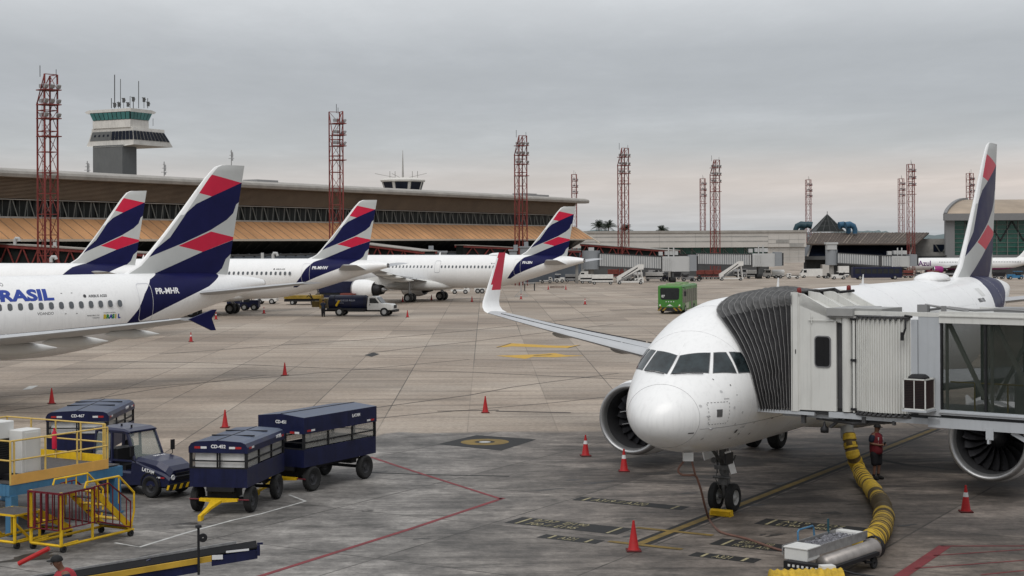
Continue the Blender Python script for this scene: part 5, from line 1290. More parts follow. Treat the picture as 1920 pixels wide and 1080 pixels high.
for k in range(4): box2(bm,(.03,-.3,.52+k*.06),(.075,.3,.55+k*.06))
mk('grille',bm,CBK,tg)
# cab frame and roof
bm=B()
for s in (-1,1):
    y=s*.6; beam(bm,(-1.28,y,1.0),(-1.62,y*.93,1.84),.07); beam(bm,(-2.2,y,.95),(-2.22,y*.95,1.84),.06); beam(bm,(-2.95,y,.95),(-2.85,y*.95,1.84),.07); beam(bm,(-1.6,y*.93,1.84),(-2.88,y*.95,1.86),.07); beam(bm,(-1.3,y,1.02),(-2.95,y,1.0),.05)
beam(bm,(-1.62,-.56,1.84),(-1.62,.56,1.84),.07); beam(bm,(-1.28,-.6,1.04),(-1.28,.6,1.04),.06); beam(bm,(-2.87,-.57,1.86),(-2.87,.57,1.86),.07)
mk('cab_frame',bm,TB,tg)
sec_loft('roof',[rs(-1.52,.58,1.84,1.88,.03),rs(-1.75,.62,1.85,1.95,.06),rs(-2.7,.62,1.86,1.97,.06),rs(-2.98,.58,1.86,1.93,.04)],TB,tg)
bm=B(); G_=[(-1.30,-.55,1.08),(-1.30,.55,1.08),(-1.60,.52,1.80),(-1.60,-.52,1.80)]; loft(bm,[G_,[(x+.01,y,z+.004) for x,y,z in G_]]); recalc(bm); mk('windshield',bm,CLR,tg)
bm=B(); 
for s in (-1,): loft(bm,[[(-2.3,s*.6,1.05),(-2.9,s*.6,1.05),(-2.85,s*.575,1.78),(-2.28,s*.575,1.78)],[(-2.3,s*.61,1.05),(-2.9,s*.61,1.05),(-2.85,s*.585,1.78),(-2.28,s*.585,1.78)]])
recalc(bm); mk('side_window',bm,CLR,tg)
bm=B(); box2(bm,(-2.15,-.5,.72),(-1.75,.5,.86)); box2(bm,(-2.2,-.5,.86),(-2.08,.5,1.32)); box2(bm,(-2.7,-.4,.9),(-2.3,.4,1.3)); mk('seat',bm,CBK,tg)
bm=B(); c=Vector((-1.55,-.22,1.16)); tube(bm,[(c.x+.05*sin(q),c.y+.17*cos(q),c.z+.15*sin(q)) for q in [2*PI*i/16 for i in range(17)]],.014,6); tube(bm,[c,(-1.35,-.22,1.0)],.02,6); mk('steering_wheel',bm,CBK,tg)
bm=B(); 
for x,y,h_ in ((-2.75,-.3,.13),(-2.3,-.1,.06),(-1.8,-.2,.07),(-2.9,.3,.08)): tube(bm,[(x,y,1.94),(x,y,1.96+h_)],.03 if h_<.1 else .05,8)
mk('roof_lamp',bm,CBK,tg)
for s in (-1,1):
    bm=B(); tube(bm,[(-1.25,s*.6,1.0),(-1.15,s*.85,1.1),(-1.15,s*.85,1.45)],.014,6); box(bm,(-1.15,s*.86,1.36),(.05,.14,.30)); mk('mirror',bm,CBK,tg)
for x in (-.62,-2.5):
    for s in (-1,1):
        wheel('wheel',tg,(x,s*.60,.33),.33,.2); 
        bm=B(); R=[]
        for q in [PI*i/10 for i in range(11)]: R.append([(x+.40*cos(q),s*.5,.36+.40*sin(q)),(x+.40*cos(q),s*.672,.36+.40*sin(q)),(x+.36*cos(q),s*.672,.36+.36*sin(q)),(x+.36*cos(q),s*.5,.36+.36*sin(q))])
        loft(bm,R); recalc(bm); mk('wheel_arch',bm,CBK,tg)
sign('LATAM',.15,axes((-.95,-.669,.78),(1,0,-.18),(.18,0,1)),TXT_W,tg,bold=.004); sign('LATAM',.14,axes((-1.0,.40,1.125),(0,-1,0),(-1,0,.1)),TXT_W,tg,bold=.004)
for x0,m_ in ((-.38,WREF),(-.22,RREF),(-2.1,WREF),(-1.94,RREF)):
    bm=B(); box2(bm,(x0,-.672,.60 if x0>-1 else .5),(x0+.15,-.664,.64 if x0>-1 else .54)); mk('reflector',bm,m_,tg)
# ---- maintenance platform at the left edge
PA=Vector((-12.85,38.75,0)); pd=Vector((.51,.86,0)).normalized(); pl=thing('work_platform','blue steel work platform with orange toe boards and pale yellow rails','platform',tuple(PA),math.atan2(pd.y,pd.x))
# local x along the near long edge, +y to the left / away
LX,LY=3.85,4.5; ZD=1.35
bm=B(); box2(bm,(0,0,ZD-.03),(LX,LY,ZD)); mk('deck',bm,DECK,pl)
bm=B()
for a,b in (((-.05,-.06,1.02),(LX+.05,.06,1.3)),((-.06,.06,1.02),(.06,LY,1.3)),((LX-.06,.06,1.02),(LX+.06,LY,1.3)),((.06,LY-.1,1.02),(LX-.06,LY,1.3)),((.06,LY/2,1.05),(LX-.06,LY/2+.1,1.28))): box2(bm,a,b)
mk('deck_frame',bm,BLU2,pl)
for x,y in ((.08,.0),(LX-.12,.05),(.08,LY-.1),(LX-.12,LY-.1)):
    bm=B(); box2(bm,(x-.11,y-.11,.06),(x+.11,y+.11,1.02)); box2(bm,(x-.16,y-.16,.02),(x+.16,y+.16,.06)); mk('leg',bm,BLU2,pl)
bm=B(); box2(bm,(0.0,-.075,1.30),(3.35,-.055,1.56)); mk('toe_board',bm,ORG,pl); bm=B(); box2(bm,(.05,LY-.02,1.35),(LX,LY,1.56)); mk('toe_board',bm,YEL,pl); bm=B(); box2(bm,(LX+.02,.6,1.35),(LX+.04,LY,1.56)); mk('toe_board',bm,YEL,pl)
def rail(pts,posts,name='guard_rail',m=YSF,par=None,zt=2.42,zm=1.92,z0=1.3,r=.024):
    bm=B(); 
    for z in (zt,zm): tube(bm,[(x,y,z) for x,y in pts],r,6)
    for x,y in posts: tube(bm,[(x,y,z0),(x,y,zt)],r*1.1,6)
    return mk(name,bm,m,par or pl,True)
rail([(.0,-.05),(3.35,-.05)],[(.0,-.05),(.12,-.05),(1.15,-.05),(2.25,-.05),(3.35,-.05)])
rail([(LX,LY),(0,LY)],[(LX,LY),(LX*.66,LY),(LX*.33,LY),(0,LY)]); rail([(LX,.55),(LX,LY)],[(LX,.55),(LX,.62),(LX,1.5),(LX,2.5),(LX,3.5)])
rail([(0,-.05),(0,LY)],[(0,.7),(0,1.8)])
bm=B(); box2(bm,(.3,.12,1.35),(.95,.72,1.5)); cbx=mk('cabinet_foot',bm,CBK,pl)
cab_=thing('control_cabinet','white upright electrical cabinet standing on the work platform deck','cabinet',tuple(PA+pd*.75+Vector((-pd.y,pd.x,0))*.35+Vector((0,0,1.5))),math.atan2(pd.y,pd.x))
bm=B(); box2(bm,(-.22,-.22,0),(.42,.3,1.12)); bevel(bm,.015,1); mk('housing',bm,CRM,cab_)
bm=B(); box2(bm,(-.12,-.24,.04),(.34,-.22,1.05)); mk('door',bm,CRM,cab_); bm=B(); box2(bm,(.44,-.1,.3),(.48,.1,1.02)); mk('handle_plate',bm,CBK,cab_)
gn=thing('generator_set','black louvred machine with a white cabinet top at the left edge of the platform','generator',tuple(PA+Vector((-pd.y,pd.x,0))*1.1+pd*.2+Vector((0,0,1.35))),math.atan2(pd.y,pd.x))
bm=B(); box2(bm,(-.5,-.5,.05),(.5,.7,1.05)); mk('body',bm,CBK,gn)
bm=B()
for k in range(9): box2(bm,(-.45,-.53,.5+k*.06),(.45,-.5,.52+k*.06))
mk('louvre',bm,DARK,gn)
bm=B(); box2(bm,(-.5,-.5,1.05),(.5,.7,1.5)); bevel(bm,.02,1); mk('top_cabinet',bm,CRM,gn)
fe=PA+pd*(LX-.05)+Vector((-pd.y,pd.x,0))*2.5
bm=B(); lathe(bm,[(0,.07),(.45,.07),(.52,.03),(.58,.03)],12,'z'); mk('fire_extinguisher',bm,RED,label='red fire extinguisher hanging on the far rail of the work platform',cat='extinguisher',smooth=True).location=fe+Vector((0,0,1.62))
# ---- barred maroon and yellow steps
def steps(name,loc,d,L_,W_,H_,big=True):
    r=thing('access_steps',name,'steps',tuple(loc),math.atan2(d.y,d.x),'yellow movable steps')
    la=L_*.42; t=.035
    bm=B(); z=.16
    for y in (0,W_): tube(bm,[(0,y,z),(L_,y,z)],t,6)
    for x in (0,L_): tube(bm,[(x,0,z),(x,W_,z)],t,6)
    for y in (0,W_): 
        tube(bm,[(0,y,z),(0,y,H_)],t*1.2,6); tube(bm,[(la,y,z),(la,y,H_)],t,6); tube(bm,[(0,y,.18),(.55,y,.2)],t*.8,5)
    if not big:
        for y in (0,W_): tube(bm,[(0,y,.75*H_),(.5,y,z)],t,6)
    mk('base_frame',bm,YEL,r)
    bm=B(); box2(bm,(-.05,-.05,H_-.03),(la+.05,W_+.05,H_)); mk('landing',bm,DECK,r)
    bm=B(); 
    for a,b in (((-.05,-.06,H_-.05),(la+.05,-.05,H_)),((-.06,-.05,H_-.05),(-.05,W_+.05,H_)),((la+.05,-.05,H_-.05),(la+.06,W_+.05,H_)),((-.05,W_+.05,H_-.05),(la+.05,W_+.06,H_))): box2(bm,a,b)
    mk('landing_edge',bm,MAR if big else YEL,r)
    n=6 if big else 4
    for y in (.02,W_-.02):
        bm=B(); beam(bm,(la+.05,y,H_-.1),(L_-.05,y,.2),.03,.16); mk('stringer',bm,YEL,r)
    for k in range(n):
        f=(k+.7)/n; x=la+.05+(L_-la-.1)*f; zz=H_-(H_-.2)*f; bm=B(); box2(bm,(x-.12,.04,zz-.02),(x+.12,W_-.04,zz)); mk('tread',bm,YEL if k%2==0 else DECK,r)
    if big:
        for y in (-.07,W_+.07):
            bm=B(); tube(bm,[(-.03,y,H_-.02),(-.03,y,.58),(la,y,.58),(la,y,H_-.02)],.022,5)
            for k in range(1,5): tube(bm,[(la*k/5,y,.58),(la*k/5,y,H_-.02)],.017,5)
            tube(bm,[(la,y,H_+.0),(L_*.62,y,H_+.02),(L_*.93,y,.9),(L_*.93,y,.25),(la+.1,y,.58)],.022,5)
            for k in range(5): x=la+(L_*.93-la)*(k+.6)/5.2; zt_=H_ if x<L_*.62 else H_+.02-(x-L_*.62)/(L_*.31)*(H_-.88); tube(bm,[(x,y,max(.3,.58-(x-la)*.22)),(x,y,zt_)],.015,5)
            mk('barred_guard',bm,MAR,r)
        bm=B(); tube(bm,[(-.08,0,H_-.03),(-.08,0,.55),(-.08,W_,.55),(-.08,W_,H_-.03)],.022,5)
        for k in range(1,5): tube(bm,[(-.08,W_*k/5,.55),(-.08,W_*k/5,H_-.03)],.017 if k%2 else .03,5)
        mk('barred_guard',bm,MAR,r)
        for y in (-.03,W_+.03):
            bm=B(); tube(bm,[(.75,y,H_),(.8,y,H_+.14),(L_*.78,y,H_+.14),(L_*1.0,y,H_-.35),(L_*1.0,y,.62),(L_*.95,y,.22)],.027,6)
            for x in (la+.15,L_*.62,L_*.78): tube(bm,[(x,y,.9),(x,y,H_+.14)],.02,5)
            mk('handrail',bm,YEL,r)
    for x in (.06,L_-.1):
        for y in (0,W_):
            bm=B(); lathe(bm,[(-.035,.02),(-.04,.08),(.04,.08),(.035,.02)],12,'y',(x,y,.08)); mk('castor',bm,RUB,r,True)
    return r
s0=gp(115,1037); s1=gp(250,1004); dd=(s1-s0); LS=dd.length; dd.normalize()
steps('yellow steps with maroon barred guards in front of the work platform',s0,dd,LS,1.0,1.45)
s2=gp(28,1030); steps('small yellow step stand with grey top at the left edge, beside the barred steps',s2,dd,1.9,.95,.85,False)
bm=B(); a=gpz(35,1057,.06); b=gpz(92,1028,.42); tube(bm,[Vector((0,0,0)),b-a],.055,8); mk('tow_bar',bm,mat('bar_red',(.42,.02,.02),.5,0,.2,3),label='red bar lying against the foot of the barred steps',cat='bar',smooth=True).location=a
# ---- belt loader
b0=Vector((-11.1,30.55,.35)); b1=Vector((-5.35,31.75,1.0)); bd=(b1-b0); bl_=bd.length
bt=thing('belt_loader','navy belt loader with a yellow side rail, cut by the bottom edge of the photo','belt loader',(b0.x,b0.y,0),math.atan2(bd.y,bd.x))
hl=math.hypot(bd.x,bd.y); zb0,zb1=.34,1.06
bm=B(); loft(bm,[[(x,0,z),(x,.72,z),(x,.72,z+.03),(x,0,z+.03)] for x,z in ((0,zb0),(hl,zb1))]); mk('belt',bm,mat('belt_rubber',(.014,.014,.015),.9,0,.3,5,spec=.08),bt)
bm=B(); loft(bm,[[(x,.73,z-.1),(x,.76,z-.1),(x,.76,z+.06),(x,.73,z+.06)] for x,z in ((0,zb0),(hl*.93,zb1-.03))]); mk('far_rail',bm,STEEL,bt)
bm=B(); loft(bm,[[(x,-.07,z-.10),(x,-.01,z-.10),(x,-.01,z+.015),(x,-.07,z+.015)] for x,z in ((0,zb0),(hl*.84,zb0+(zb1-zb0)*.84))]); mk('near_rail',bm,mat('rail_ochre',(.42,.26,.03),.6,0,.35,2),bt)
bm=B(); loft(bm,[[(x,-.06,z-.2),(x,.78,z-.2),(x,.78,z-.02),(x,-.06,z-.02)] for x,z in ((hl*.84,zb0+(zb1-zb0)*.84),(hl,zb1))]); box(bm,(hl+.02,-.1,zb1-.02),(.06,.05,.22)); box(bm,(hl+.05,-.1,zb1+.12),(.12,.05,.04)); mk('head_end',bm,CNV,bt)
bm=B(); loft(bm,[[(x,-.085,z-.01),(x,-.07,z-.01),(x,-.07,z+.03),(x,-.085,z+.03)] for x,z in ((hl*.89,zb1-.04),(hl*.97,zb1-.01))]); box(bm,(hl*.86,-.08,zb1-.13),(.22,.02,.09)); mk('reflector',bm,WREF,bt)
bm=B(); loft(bm,[[(x,-.02,z-.34),(x,.74,z-.34),(x,.74,z-.14),(x,-.02,z-.14)] for x,z in ((0,zb0),(hl*.8,zb1-.09))]); box2(bm,(1.5,-.1,.25),(4.2,.9,.55)); beam(bm,(3.6,.3,.5),(4.4,.3,.85),.12); beam(bm,(3.0,.5,.5),(3.7,.5,.8),.1); mk('chassis',bm,CNV,bt)
for x in (1.9,3.9):
    for y in (-.1,.9): wheel('wheel',bt,(x,y,.3),.3,.2)
bm=B(); tube(bm,[(hl*.795,-.14,.6),(hl*.795,-.14,1.58)],.026,8); lathe(bm,[(1.56,.02),(1.58,.07),(1.62,.06),(1.63,.02)],12,'z',(hl*.795,-.14,0)); lathe(bm,[(-.03,.02),(-.03,.09),(.03,.09),(.03,.02)],12,'y',(hl*.795+.09,-.14,1.36)); mk('control_post',bm,CBK,bt)
# ---- cones
CRED=mat('cone_red',(.36,.014,.016),.55,0,.2,6); CBASE=mat('cone_base',(.10,.015,.015),.8,0,.3,6)
def cone(band):
    r=thing('traffic_cone','x','traffic cone',(0,0,0),0,'red traffic cones on the apron')
    bm=B(); box(bm,(0,0,.02),(.36,.36,.04)); bevel(bm,.012,1); mk('base',bm,CBASE,r)
    bm=B(); lathe(bm,[(.04,.145),(.06,.13),(.68,.03),(.73,.028),(.735,.001)],20,'z'); c=mk('cone_body',bm,CRED,r,True)
    if band:
        bm=B(); lathe(bm,[(.42,.0745),(.54,.0555)],20,'z'); mk('white_band',bm,mat('cone_white',(.6,.6,.6),.5),c,True)
    return r
cp,cb_=cone(False),cone(True); used=set()
for px,py,band,lab in ((1188,1033,0,'nearest plain red cone, by the yellow stop bars'),(1170,884,1,'cone with white band just left of the nose wheels'),(1098,855,1,'cone with white band farther left, below the left engine'),(1811,960,1,'cone with white band under the right engine'),
    (910,774,0,'plain red cone alone on pale concrete above the yellow circle marking'),(422,802,0,'plain red cone behind the rounded-roof baggage cart'),(534,704,0,'plain red cone in the open middle of the apron, left half'),(97,757,0,'cone tip showing above the roof of the cart behind the tug'),(358,641,1,'small banded cone under the wing tip of the leftmost near airliner'),
    (405,599,1,'tiny cone beside the parked tug wheels, near the blue wing fence'),(495,588,1,'tiny cone between the dark tug and the tank truck'),(764,595,0,'tiny cone right of the white tank truck'),(977,561,1,'tiny cone under the tail of the long airliner'),(885,566,0,'tiny dark cone below the belly of the long airliner'),(1097,571,1,'tiny banded cone left of the green bus'),(1028,543,0,'left of two tiny cones right of the long airliner tail'),(1061,543,0,'right of two tiny cones right of the long airliner tail'),(755,566,0,'tiny dark cone left of the main wheels of the long airliner'),(809,563,0,'tiny dark cone between the main wheels of the long airliner')):
    s=cb_ if band else cp; p=gp(px,py)
    if s in used: dup(s,p,random.uniform(-.5,.5),lab)
    else: s.location=p; s['label']=lab; used.add(s)
bm=B(); a,b=gp(1031,543),gp(1058,543); loft(bm,[[p+Vector((0,0,.25)),p+Vector((0,.05,.25)),p+Vector((0,.05,.62)),p+Vector((0,0,.62))] for p in (a,b)]); mk('warning_banner',bm,mat('banner',(.25,.2,.17),.7,0,.6,1.5),label='low warning banner strung between two tiny cones',cat='banner')
# ---- nose: chock, ground power plug and cable
ch=gp(1353,967); bm=B(); prism(bm,[(-.12,0),(.12,0),(.06,.17),(-.06,.17)],-.30,.30,'xz'); 
for k in range(4): box(bm,(-.1+.0*k,0,.05+.03*k),(.16-.02*k,.58,.012))
recalc(bm); o=mk('wheel_chock',bm,YEL,label='yellow chock in front of the nose wheels',cat='chock'); o.location=ch; o.rotation_euler=(0,0,PI/2-POSE['near'][2])
bp=at(1290,856,39.0); bm=B(); box(bm,(0,0,0),(.26,.16,.22)); box(bm,(.04,-.09,.02),(.03,.02,.12)); box(bm,(-.05,-.09,.02),(.03,.02,.12)); mk('power_plug_box',bm,CRM,label='small white plug box hanging under the aircraft nose',cat='plug').location=bp
BC=mat('brown_cable',(.16,.085,.065),.6,0,.3,5)
pts=[at(1283,864,39.),at(1274,875,39.0),at(1272,884,39.0),at(1279,890,39.0),at(1292,891,39.0),at(1304,892,39.1),at(1310,905,39.2),at(1316,925,39.4),at(1322,950,39.8),gpz(1330,974,.03)]+[gpz(*q,.03) for q in ((1345,993),(1362,1001),(1400,1010),(1440,1024),(1462,1031),(1486,1035))]
bm=B(); n=len(pts); fine=[cr(pts,i/90) for i in range(91)]; tube(bm,fine,.03,7); mk('power_cable',bm,BC,label='brown power cable running from the nose to the air unit',cat='cable',smooth=True)
bm=B(); pts=[at(1297,864,39.0),at(1301,880,39.0),at(1304,892,39.1)]; tube(bm,pts,.028,6); mk('power_cable_tail',bm,BC,label='short second brown cable from the plug box',cat='cable',smooth=True)
# ---- air conditioning hose and its cart
HY1=mat('hose_yellow',(.56,.37,.035),.6,0,.4,6,bump=.4); HY2=mat('hose_dark',(.10,.07,.03),.7,0,.4,6); 
top=Vector((10.34,47.0,1.62))
hp=[at(1592,812,47.0),at(1594,830,46.9),at(1600,855,46.8),at(1608,875,46.9)]+[gpz(*q) for q in ((1618,895,.30),(1635,917,.24),(1651,942,.25),(1657,968,.26),(1652,990,.28),(1640,1010,.30),(1622,1022,.34))]
bm=B(); n=260; pts=[cr(hp,i/n) for i in range(n+1)]; rr=[]
dist=0
for i in range(n+1):
    t=i/n; b=.19+.10*t; 
    if i: dist+=(pts[i]-pts[i-1]).length
    ph=(dist/(.17 if t>.45 else .26))%1; rr.append(b*(1-.13*(abs(ph-.5)*2)**3)+random.uniform(-.010,.010)+.012*math.sin(dist*3.1)+.008*math.sin(dist*7.3))
tube(bm,pts,rr,20)
bm.faces.ensure_lookup_table(); dist=0
for i in range(n):
    dist+=(pts[i+1]-pts[i]).length; t=i/n; ph=(dist/(.17 if t>.45 else .26))%1
    for k in range(20): bm.faces[i*20+k].material_index=1 if (ph<.16 or ph>.88 or (t<.42 and (int(dist/.26)%3==1) and k%5<3 and ph<.6)) else 0
mk('air_hose',bm,[HY1,HY2],label='thick ribbed yellow air conditioning hose curving along the ground',cat='hose',smooth=2)
bm=B(); a=at(1588,786,47.2); lathe(bm,[(-.62,.17),(-.55,.2),(.1,.2),(.12,.24)],16,'z'); mk('hose_coupling',bm,JG,label='grey coupling joining the yellow hose to the aircraft belly',cat='coupling',smooth=2).location=(a.x,a.y,a.z+.0)
A=gpz(1612,1006,.62); Bq=gpz(1505,1040,.62); ax=(A-Bq); ax.z=0; LC=ax.length; ax.normalize()
ac_=thing('air_unit_cart','low silver air conditioning cart with white box and blue handle','cart',(Bq.x,Bq.y,0),math.atan2(ax.y,ax.x))
SIL=mat('silver_duct',(.26,.24,.225),.35,.5,.25,3); 
bm=B(); lathe(bm,[(.35,.01),(.35,.19),(LC-.02,.20),(LC,.24),(LC+.06,.24)],24,'x',(0,-.30,.38)); mk('duct',bm,SIL,ac_,2)
bm=B(); lathe(bm,[(LC+.02,.255),(LC+.16,.26),(LC+.17,.2)],20,'x',(0,-.30,.40)); mk('hose_clamp',bm,CBK,ac_,2)
bm=B(); box2(bm,(.0,-.12,.58),(LC,.5,.64)); mk('tray',bm,SIL,ac_)
bm=B()
for y in (-.13,.5): box2(bm,(.0,y-.015,.56),(LC+.1,y+.015,.76))
mk('tray_side',bm,STEEL,ac_)
bm=B(); rnd=random.Random(3)
for k in range(420):
    x=rnd.uniform(.68,LC-.3); y=rnd.uniform(-.08,.45); s=rnd.uniform(.03,.06); box(bm,(x,y,.66+rnd.uniform(0,.05)),(s,s,s*.7),rnd.uniform(0,3),rx=rnd.uniform(0,1))
mk('gravel_ballast',bm,mat('ballast_grey',(.22,.22,.24),.8,0,.6,14),ac_,kind='stuff')
bm=B(); box2(bm,(-.06,-.14,.48),(.50,.42,.74)); bevel(bm,.02,2); bx=mk('white_box',bm,CRM,ac_); bm=B(); box2(bm,(-.08,-.16,.735),(.52,.44,.77)); bevel(bm,.015,2); mk('lid',bm,CRM,bx)
bm=B(); box2(bm,(LC-.25,-.1,.64),(LC+.0,.48,.75)); mk('end_cover',bm,CRM,ac_)
bm=B(); tube(bm,[(.72,.52,.62),(.74,.54,.94),(.80,.54,.98),(1.40,.54,.98),(1.45,.54,.94),(1.45,.52,.68)],.022,8); mk('handle',bm,BLU2,ac_,True)
bm=B(); tube(bm,[(2.05,.5,.62),(2.05,.5,1.05)],.025,8); mk('latch_post',bm,mat('dark_teal',(.02,.07,.09),.5),ac_,True)
bm=B(); box2(bm,(-.02,-.6,.30),(LC-.2,-.5,.38)); box2(bm,(-.3,-.65,.28),(-.1,.3,.5)); box2(bm,(.2,-.6,.2),(.35,.4,.4)); mk('underframe',bm,CBK,ac_)
bm=B()
for k in range(7): box(bm,(-.31,-.5+k*.11,.42),(.02,.05,.05))
mk('connector_row',bm,CRM,ac_)
for x,y in ((LC-.3,-.5),(LC-.3,.35),(.3,.4)): wheel('wheel',ac_,(x,y,.14),.14,.08)
bm=B(); tube(bm,[(LC-.7,-.5,.2),(LC-.3,-.5,.14)],.03,6); tube(bm,[(LC-.3,-.55,.14),(LC-.3,.4,.14)],.025,6); mk('axle',bm,CBK,ac_)
cc_=gpz(1512,1092,.3); bm=B(); R=[]
pts=[Vector((-.75+1.5*i/60,0,0)) for i in range(61)]; tube(bm,pts,[.30*(1-.12*abs(math.sin(i*.52))) for i in range(61)],18); o=mk('folded_hose',bm,HY1,label='folded yellow hose section below the air unit, at the bottom edge',cat='hose',smooth=2); o.location=cc_; o.rotation_euler=(0,0,.1)
bm=B(); a=gpz(1556,1063,.35); b=gpz(1650,1083,.2); tube(bm,[Vector(),(b-a)*.5+Vector((0,0,-.03)),b-a],.025,6); mk('drag_pole',bm,CBK,label='thin black pole lying right of the air unit',cat='pole').location=a
bm=B(); box(bm,(0,0,0),(.30,.22,.34),rz=.2); mk('control_box',bm,CRM,label='small grey box at the front corner of the air unit',cat='box').location=gpz(1551,1075,.45)
# ---------------------------------------------------------------- vehicles farther out
def rz_of(d): return math.atan2(d[1],d[0])
VW=mat('vehicle_white',(.66,.65,.62),.4,0,.12,1.5,coat=.2,streak=.25); VG=glass('vehicle_glass',(.015,.018,.02),.08); VN=mat('vehicle_navy',(.009,.012,.04),.45,0,.3,1.5); VD=mat('vehicle_dark',(.02,.02,.022),.6,0,.3,2)
VY=mat('loader_yellow',(.26,.17,.025),.5,0,.35,2); VB=mat('cart_rust_red',(.17,.045,.035),.7,0,.35,1.5); VGR=mat('vehicle_grey',(.25,.25,.25),.6,0,.3,2); VBL=mat('tug_blue',(.04,.16,.30),.5,0,.2,2)
def vwheels(r,xs,w_,rad_,n='wheel'):
    for x in xs:
        for s in (-1,1):
            bm=B(); h=.13; lathe(bm,[(-h,rad_*.55),(-h,rad_*.93),(-h*.7,rad_),(h*.7,rad_),(h,rad_*.93),(h,rad_*.55)],16,'y',(x,s*(w_/2-.1),rad_)); q=mk(n,bm,RUB,r,True)
            bm=B(); lathe(bm,[(-h*.8,.01),(-h*.9,rad_*.3),(-h*.8,rad_*.57),(h*.8,rad_*.57),(h*.9,rad_*.3),(h*.8,.01)],12,'y',(x,s*(w_/2-.1),rad_)); mk('rim',bm,RIM,q,True)
def pl2(par,name,m,*boxes,bev=0):
    bm=B()
    for a,b in boxes: box2(bm,a,b)
    if bev: bevel(bm,bev,1)
    return mk(name,bm,m,par)
def cabover(r,x0,x1,w_,z0,z1,m=None,sl=.25):
    m=m or VW; h=w_/2; bm=B(); prism(bm,[(x0,z0),(x1,z0),(x1,z0+(z1-z0)*.5),(x1-sl,z1),(x0,z1)],-h,h,'xz'); recalc(bm); c=mk('cab',bm,m,r)
    bm=B(); za=z0+(z1-z0)*.54; xa=x1-sl*.08; loft(bm,[[(xa+o,-h+.12,za),(xa+o,h-.12,za),(x1-sl*.9+o,h-.16,z1-.12),(x1-sl*.9+o,-h+.16,z1-.12)] for o in (0,.03)]); recalc(bm); mk('windshield',bm,VG,c)
    for s in (-1,1): pl2(c,'side_window',VG,((x0+.15,s*h-.01,za),(x1-sl-.05,s*h+.02,z1-.15)))
    return c
# white tank truck with bonnet
tkp=gp(672,592); tk=thing('tank_truck','white bonneted truck with a navy tank, driving under the far white engine','truck',tuple(tkp),rad(-9))
k=1.0
bm=B(); 
for s in (0,): prism(bm,[(1.15,.62),(1.15,1.15),(1.25,1.98),(2.0,2.02),(2.12,1.95),(2.62,1.32),(3.62,1.22),(3.85,1.05),(3.88,.62)],-.95,.95,'xz')
recalc(bm); bevel(bm,.07,2); cabn=mk('cab',bm,VW,tk,True)
bm=B(); loft(bm,[[(2.17+o,-.82,1.92),(2.17+o,.82,1.92),(2.6+o,.88,1.36),(2.6+o,-.88,1.36)] for o in (.03,.06)]); recalc(bm); mk('windshield',bm,VG,cabn)
for s in (-1,1):
    bm=B(); prism(bm,[(1.42,1.33),(1.42,1.84),(2.02,1.84),(2.38,1.38),(2.38,1.33)],s*.955-.012,s*.955+.012,'xz'); mk('side_window',bm,VG,cabn)
    pl2(cabn,'door_handle',VD,((1.38,s*.96-.02,1.12),(1.5,s*.96+.02,1.2))); pl2(cabn,'headlight',WREF,((3.83,s*.75-.12,.92),(3.89,s*.75+.12,1.08)))
pl2(tk,'grille',VD,((3.86,-.5,.8),(3.92,.5,1.12))); pl2(tk,'bumper',VD,((3.8,-1.0,.42),(4.05,1.0,.66)))
bm=B(); lathe(bm,[(-3.0,.05),(-3.0,.72),(-2.9,.80),(.85,.80),(.98,.72),(.98,.05)],24,'x',(0,0,1.32)); mk('tank',bm,VN,tk,True)
bm=B()
for x in (-2.4,-.6,.8): lathe(bm,[(x-.03,.815),(x+.03,.815)],24,'x',(0,0,1.32))
mk('tank_band',bm,VD,tk,True)
pl2(tk,'chassis',VD,((-3.6,-.45,.45),(3.6,.45,.62)),((-3.1,-.9,.62),(1.1,.9,.8)),((-.9,-.98,.45),(.9,-.6,.8)))
sign('TANQUE DE ÁGUA',.24,axes((-2.2,-.83,1.52),(1,0,0),(0,0,1)),mat('tank_text',(.4,.42,.5),.6),tk,bold=.004); sign('POTÁVEL',.14,axes((-1.9,-.84,1.28),(1,0,0),(0,0,1)),MC['tank_text'],tk)
pl2(tk,'hose_reel',VY,((-3.9,-.85,.75),(-3.35,.85,1.75))); bm=B(); tube(bm,[(-2.1,-.95,1.05),(-1.75,-.95,1.6)],.11,8); mk('hose_tube',bm,YEL,tk)
pl2(tk,'rear_panel',mat('rear_olive',(.14,.10,.03),.7,0,.4,4),((-4.7,-.8,.9),(-3.95,.6,1.5))); bm=B(); tube(bm,[(-4.6,0,1.5),(-5.2,-.2,2.1),(-5.4,-.3,1.9)],.06,6); tube(bm,[(-4.5,-.5,1.4),(-5.0,-.5,2.3)],.05,6); mk('boom',bm,VD,tk)
vwheels(tk,(2.95,-1.75),2.0,.44)
# green apron bus with number 07
bp_=gp(1256,589); bs=thing('apron_bus','green airport bus with black windscreen and yellow black striped bumper','bus',tuple(bp_),rad(-90-17+0))
GB=mat('bus_green',(.055,.20,.035),.4,0,.12,1.2,coat=.2); GB2=mat('bus_roof',(.20,.30,.14),.6,0,.2,1)
bm=B(); box2(bm,(-9.0,-1.25,.35),(0,1.25,2.92)); bevel(bm,.14,3); mk('body',bm,GB,bs,2)
bm=B(); box2(bm,(-8.8,-1.1,2.9),(-.3,1.1,2.97)); box2(bm,(-3.5,-.7,2.97),(-1.6,.7,3.1)); box2(bm,(-7.5,-.6,2.97),(-5.8,.6,3.12)); mk('roof',bm,GB2,bs)
bm=B(); prism(bm,[(-.95,1.60),(-1.0,2.55),(-.9,2.68),(.9,2.68),(1.0,2.55),(.95,1.60),(.8,1.48),(-.8,1.48)],.0,.025,'yz'); mk('windshield',bm,VG,bs)
sign('07',.34,axes((.03,-.86,1.72),(0,1,0),(0,0,1)),WREF,bs,bold=.012)
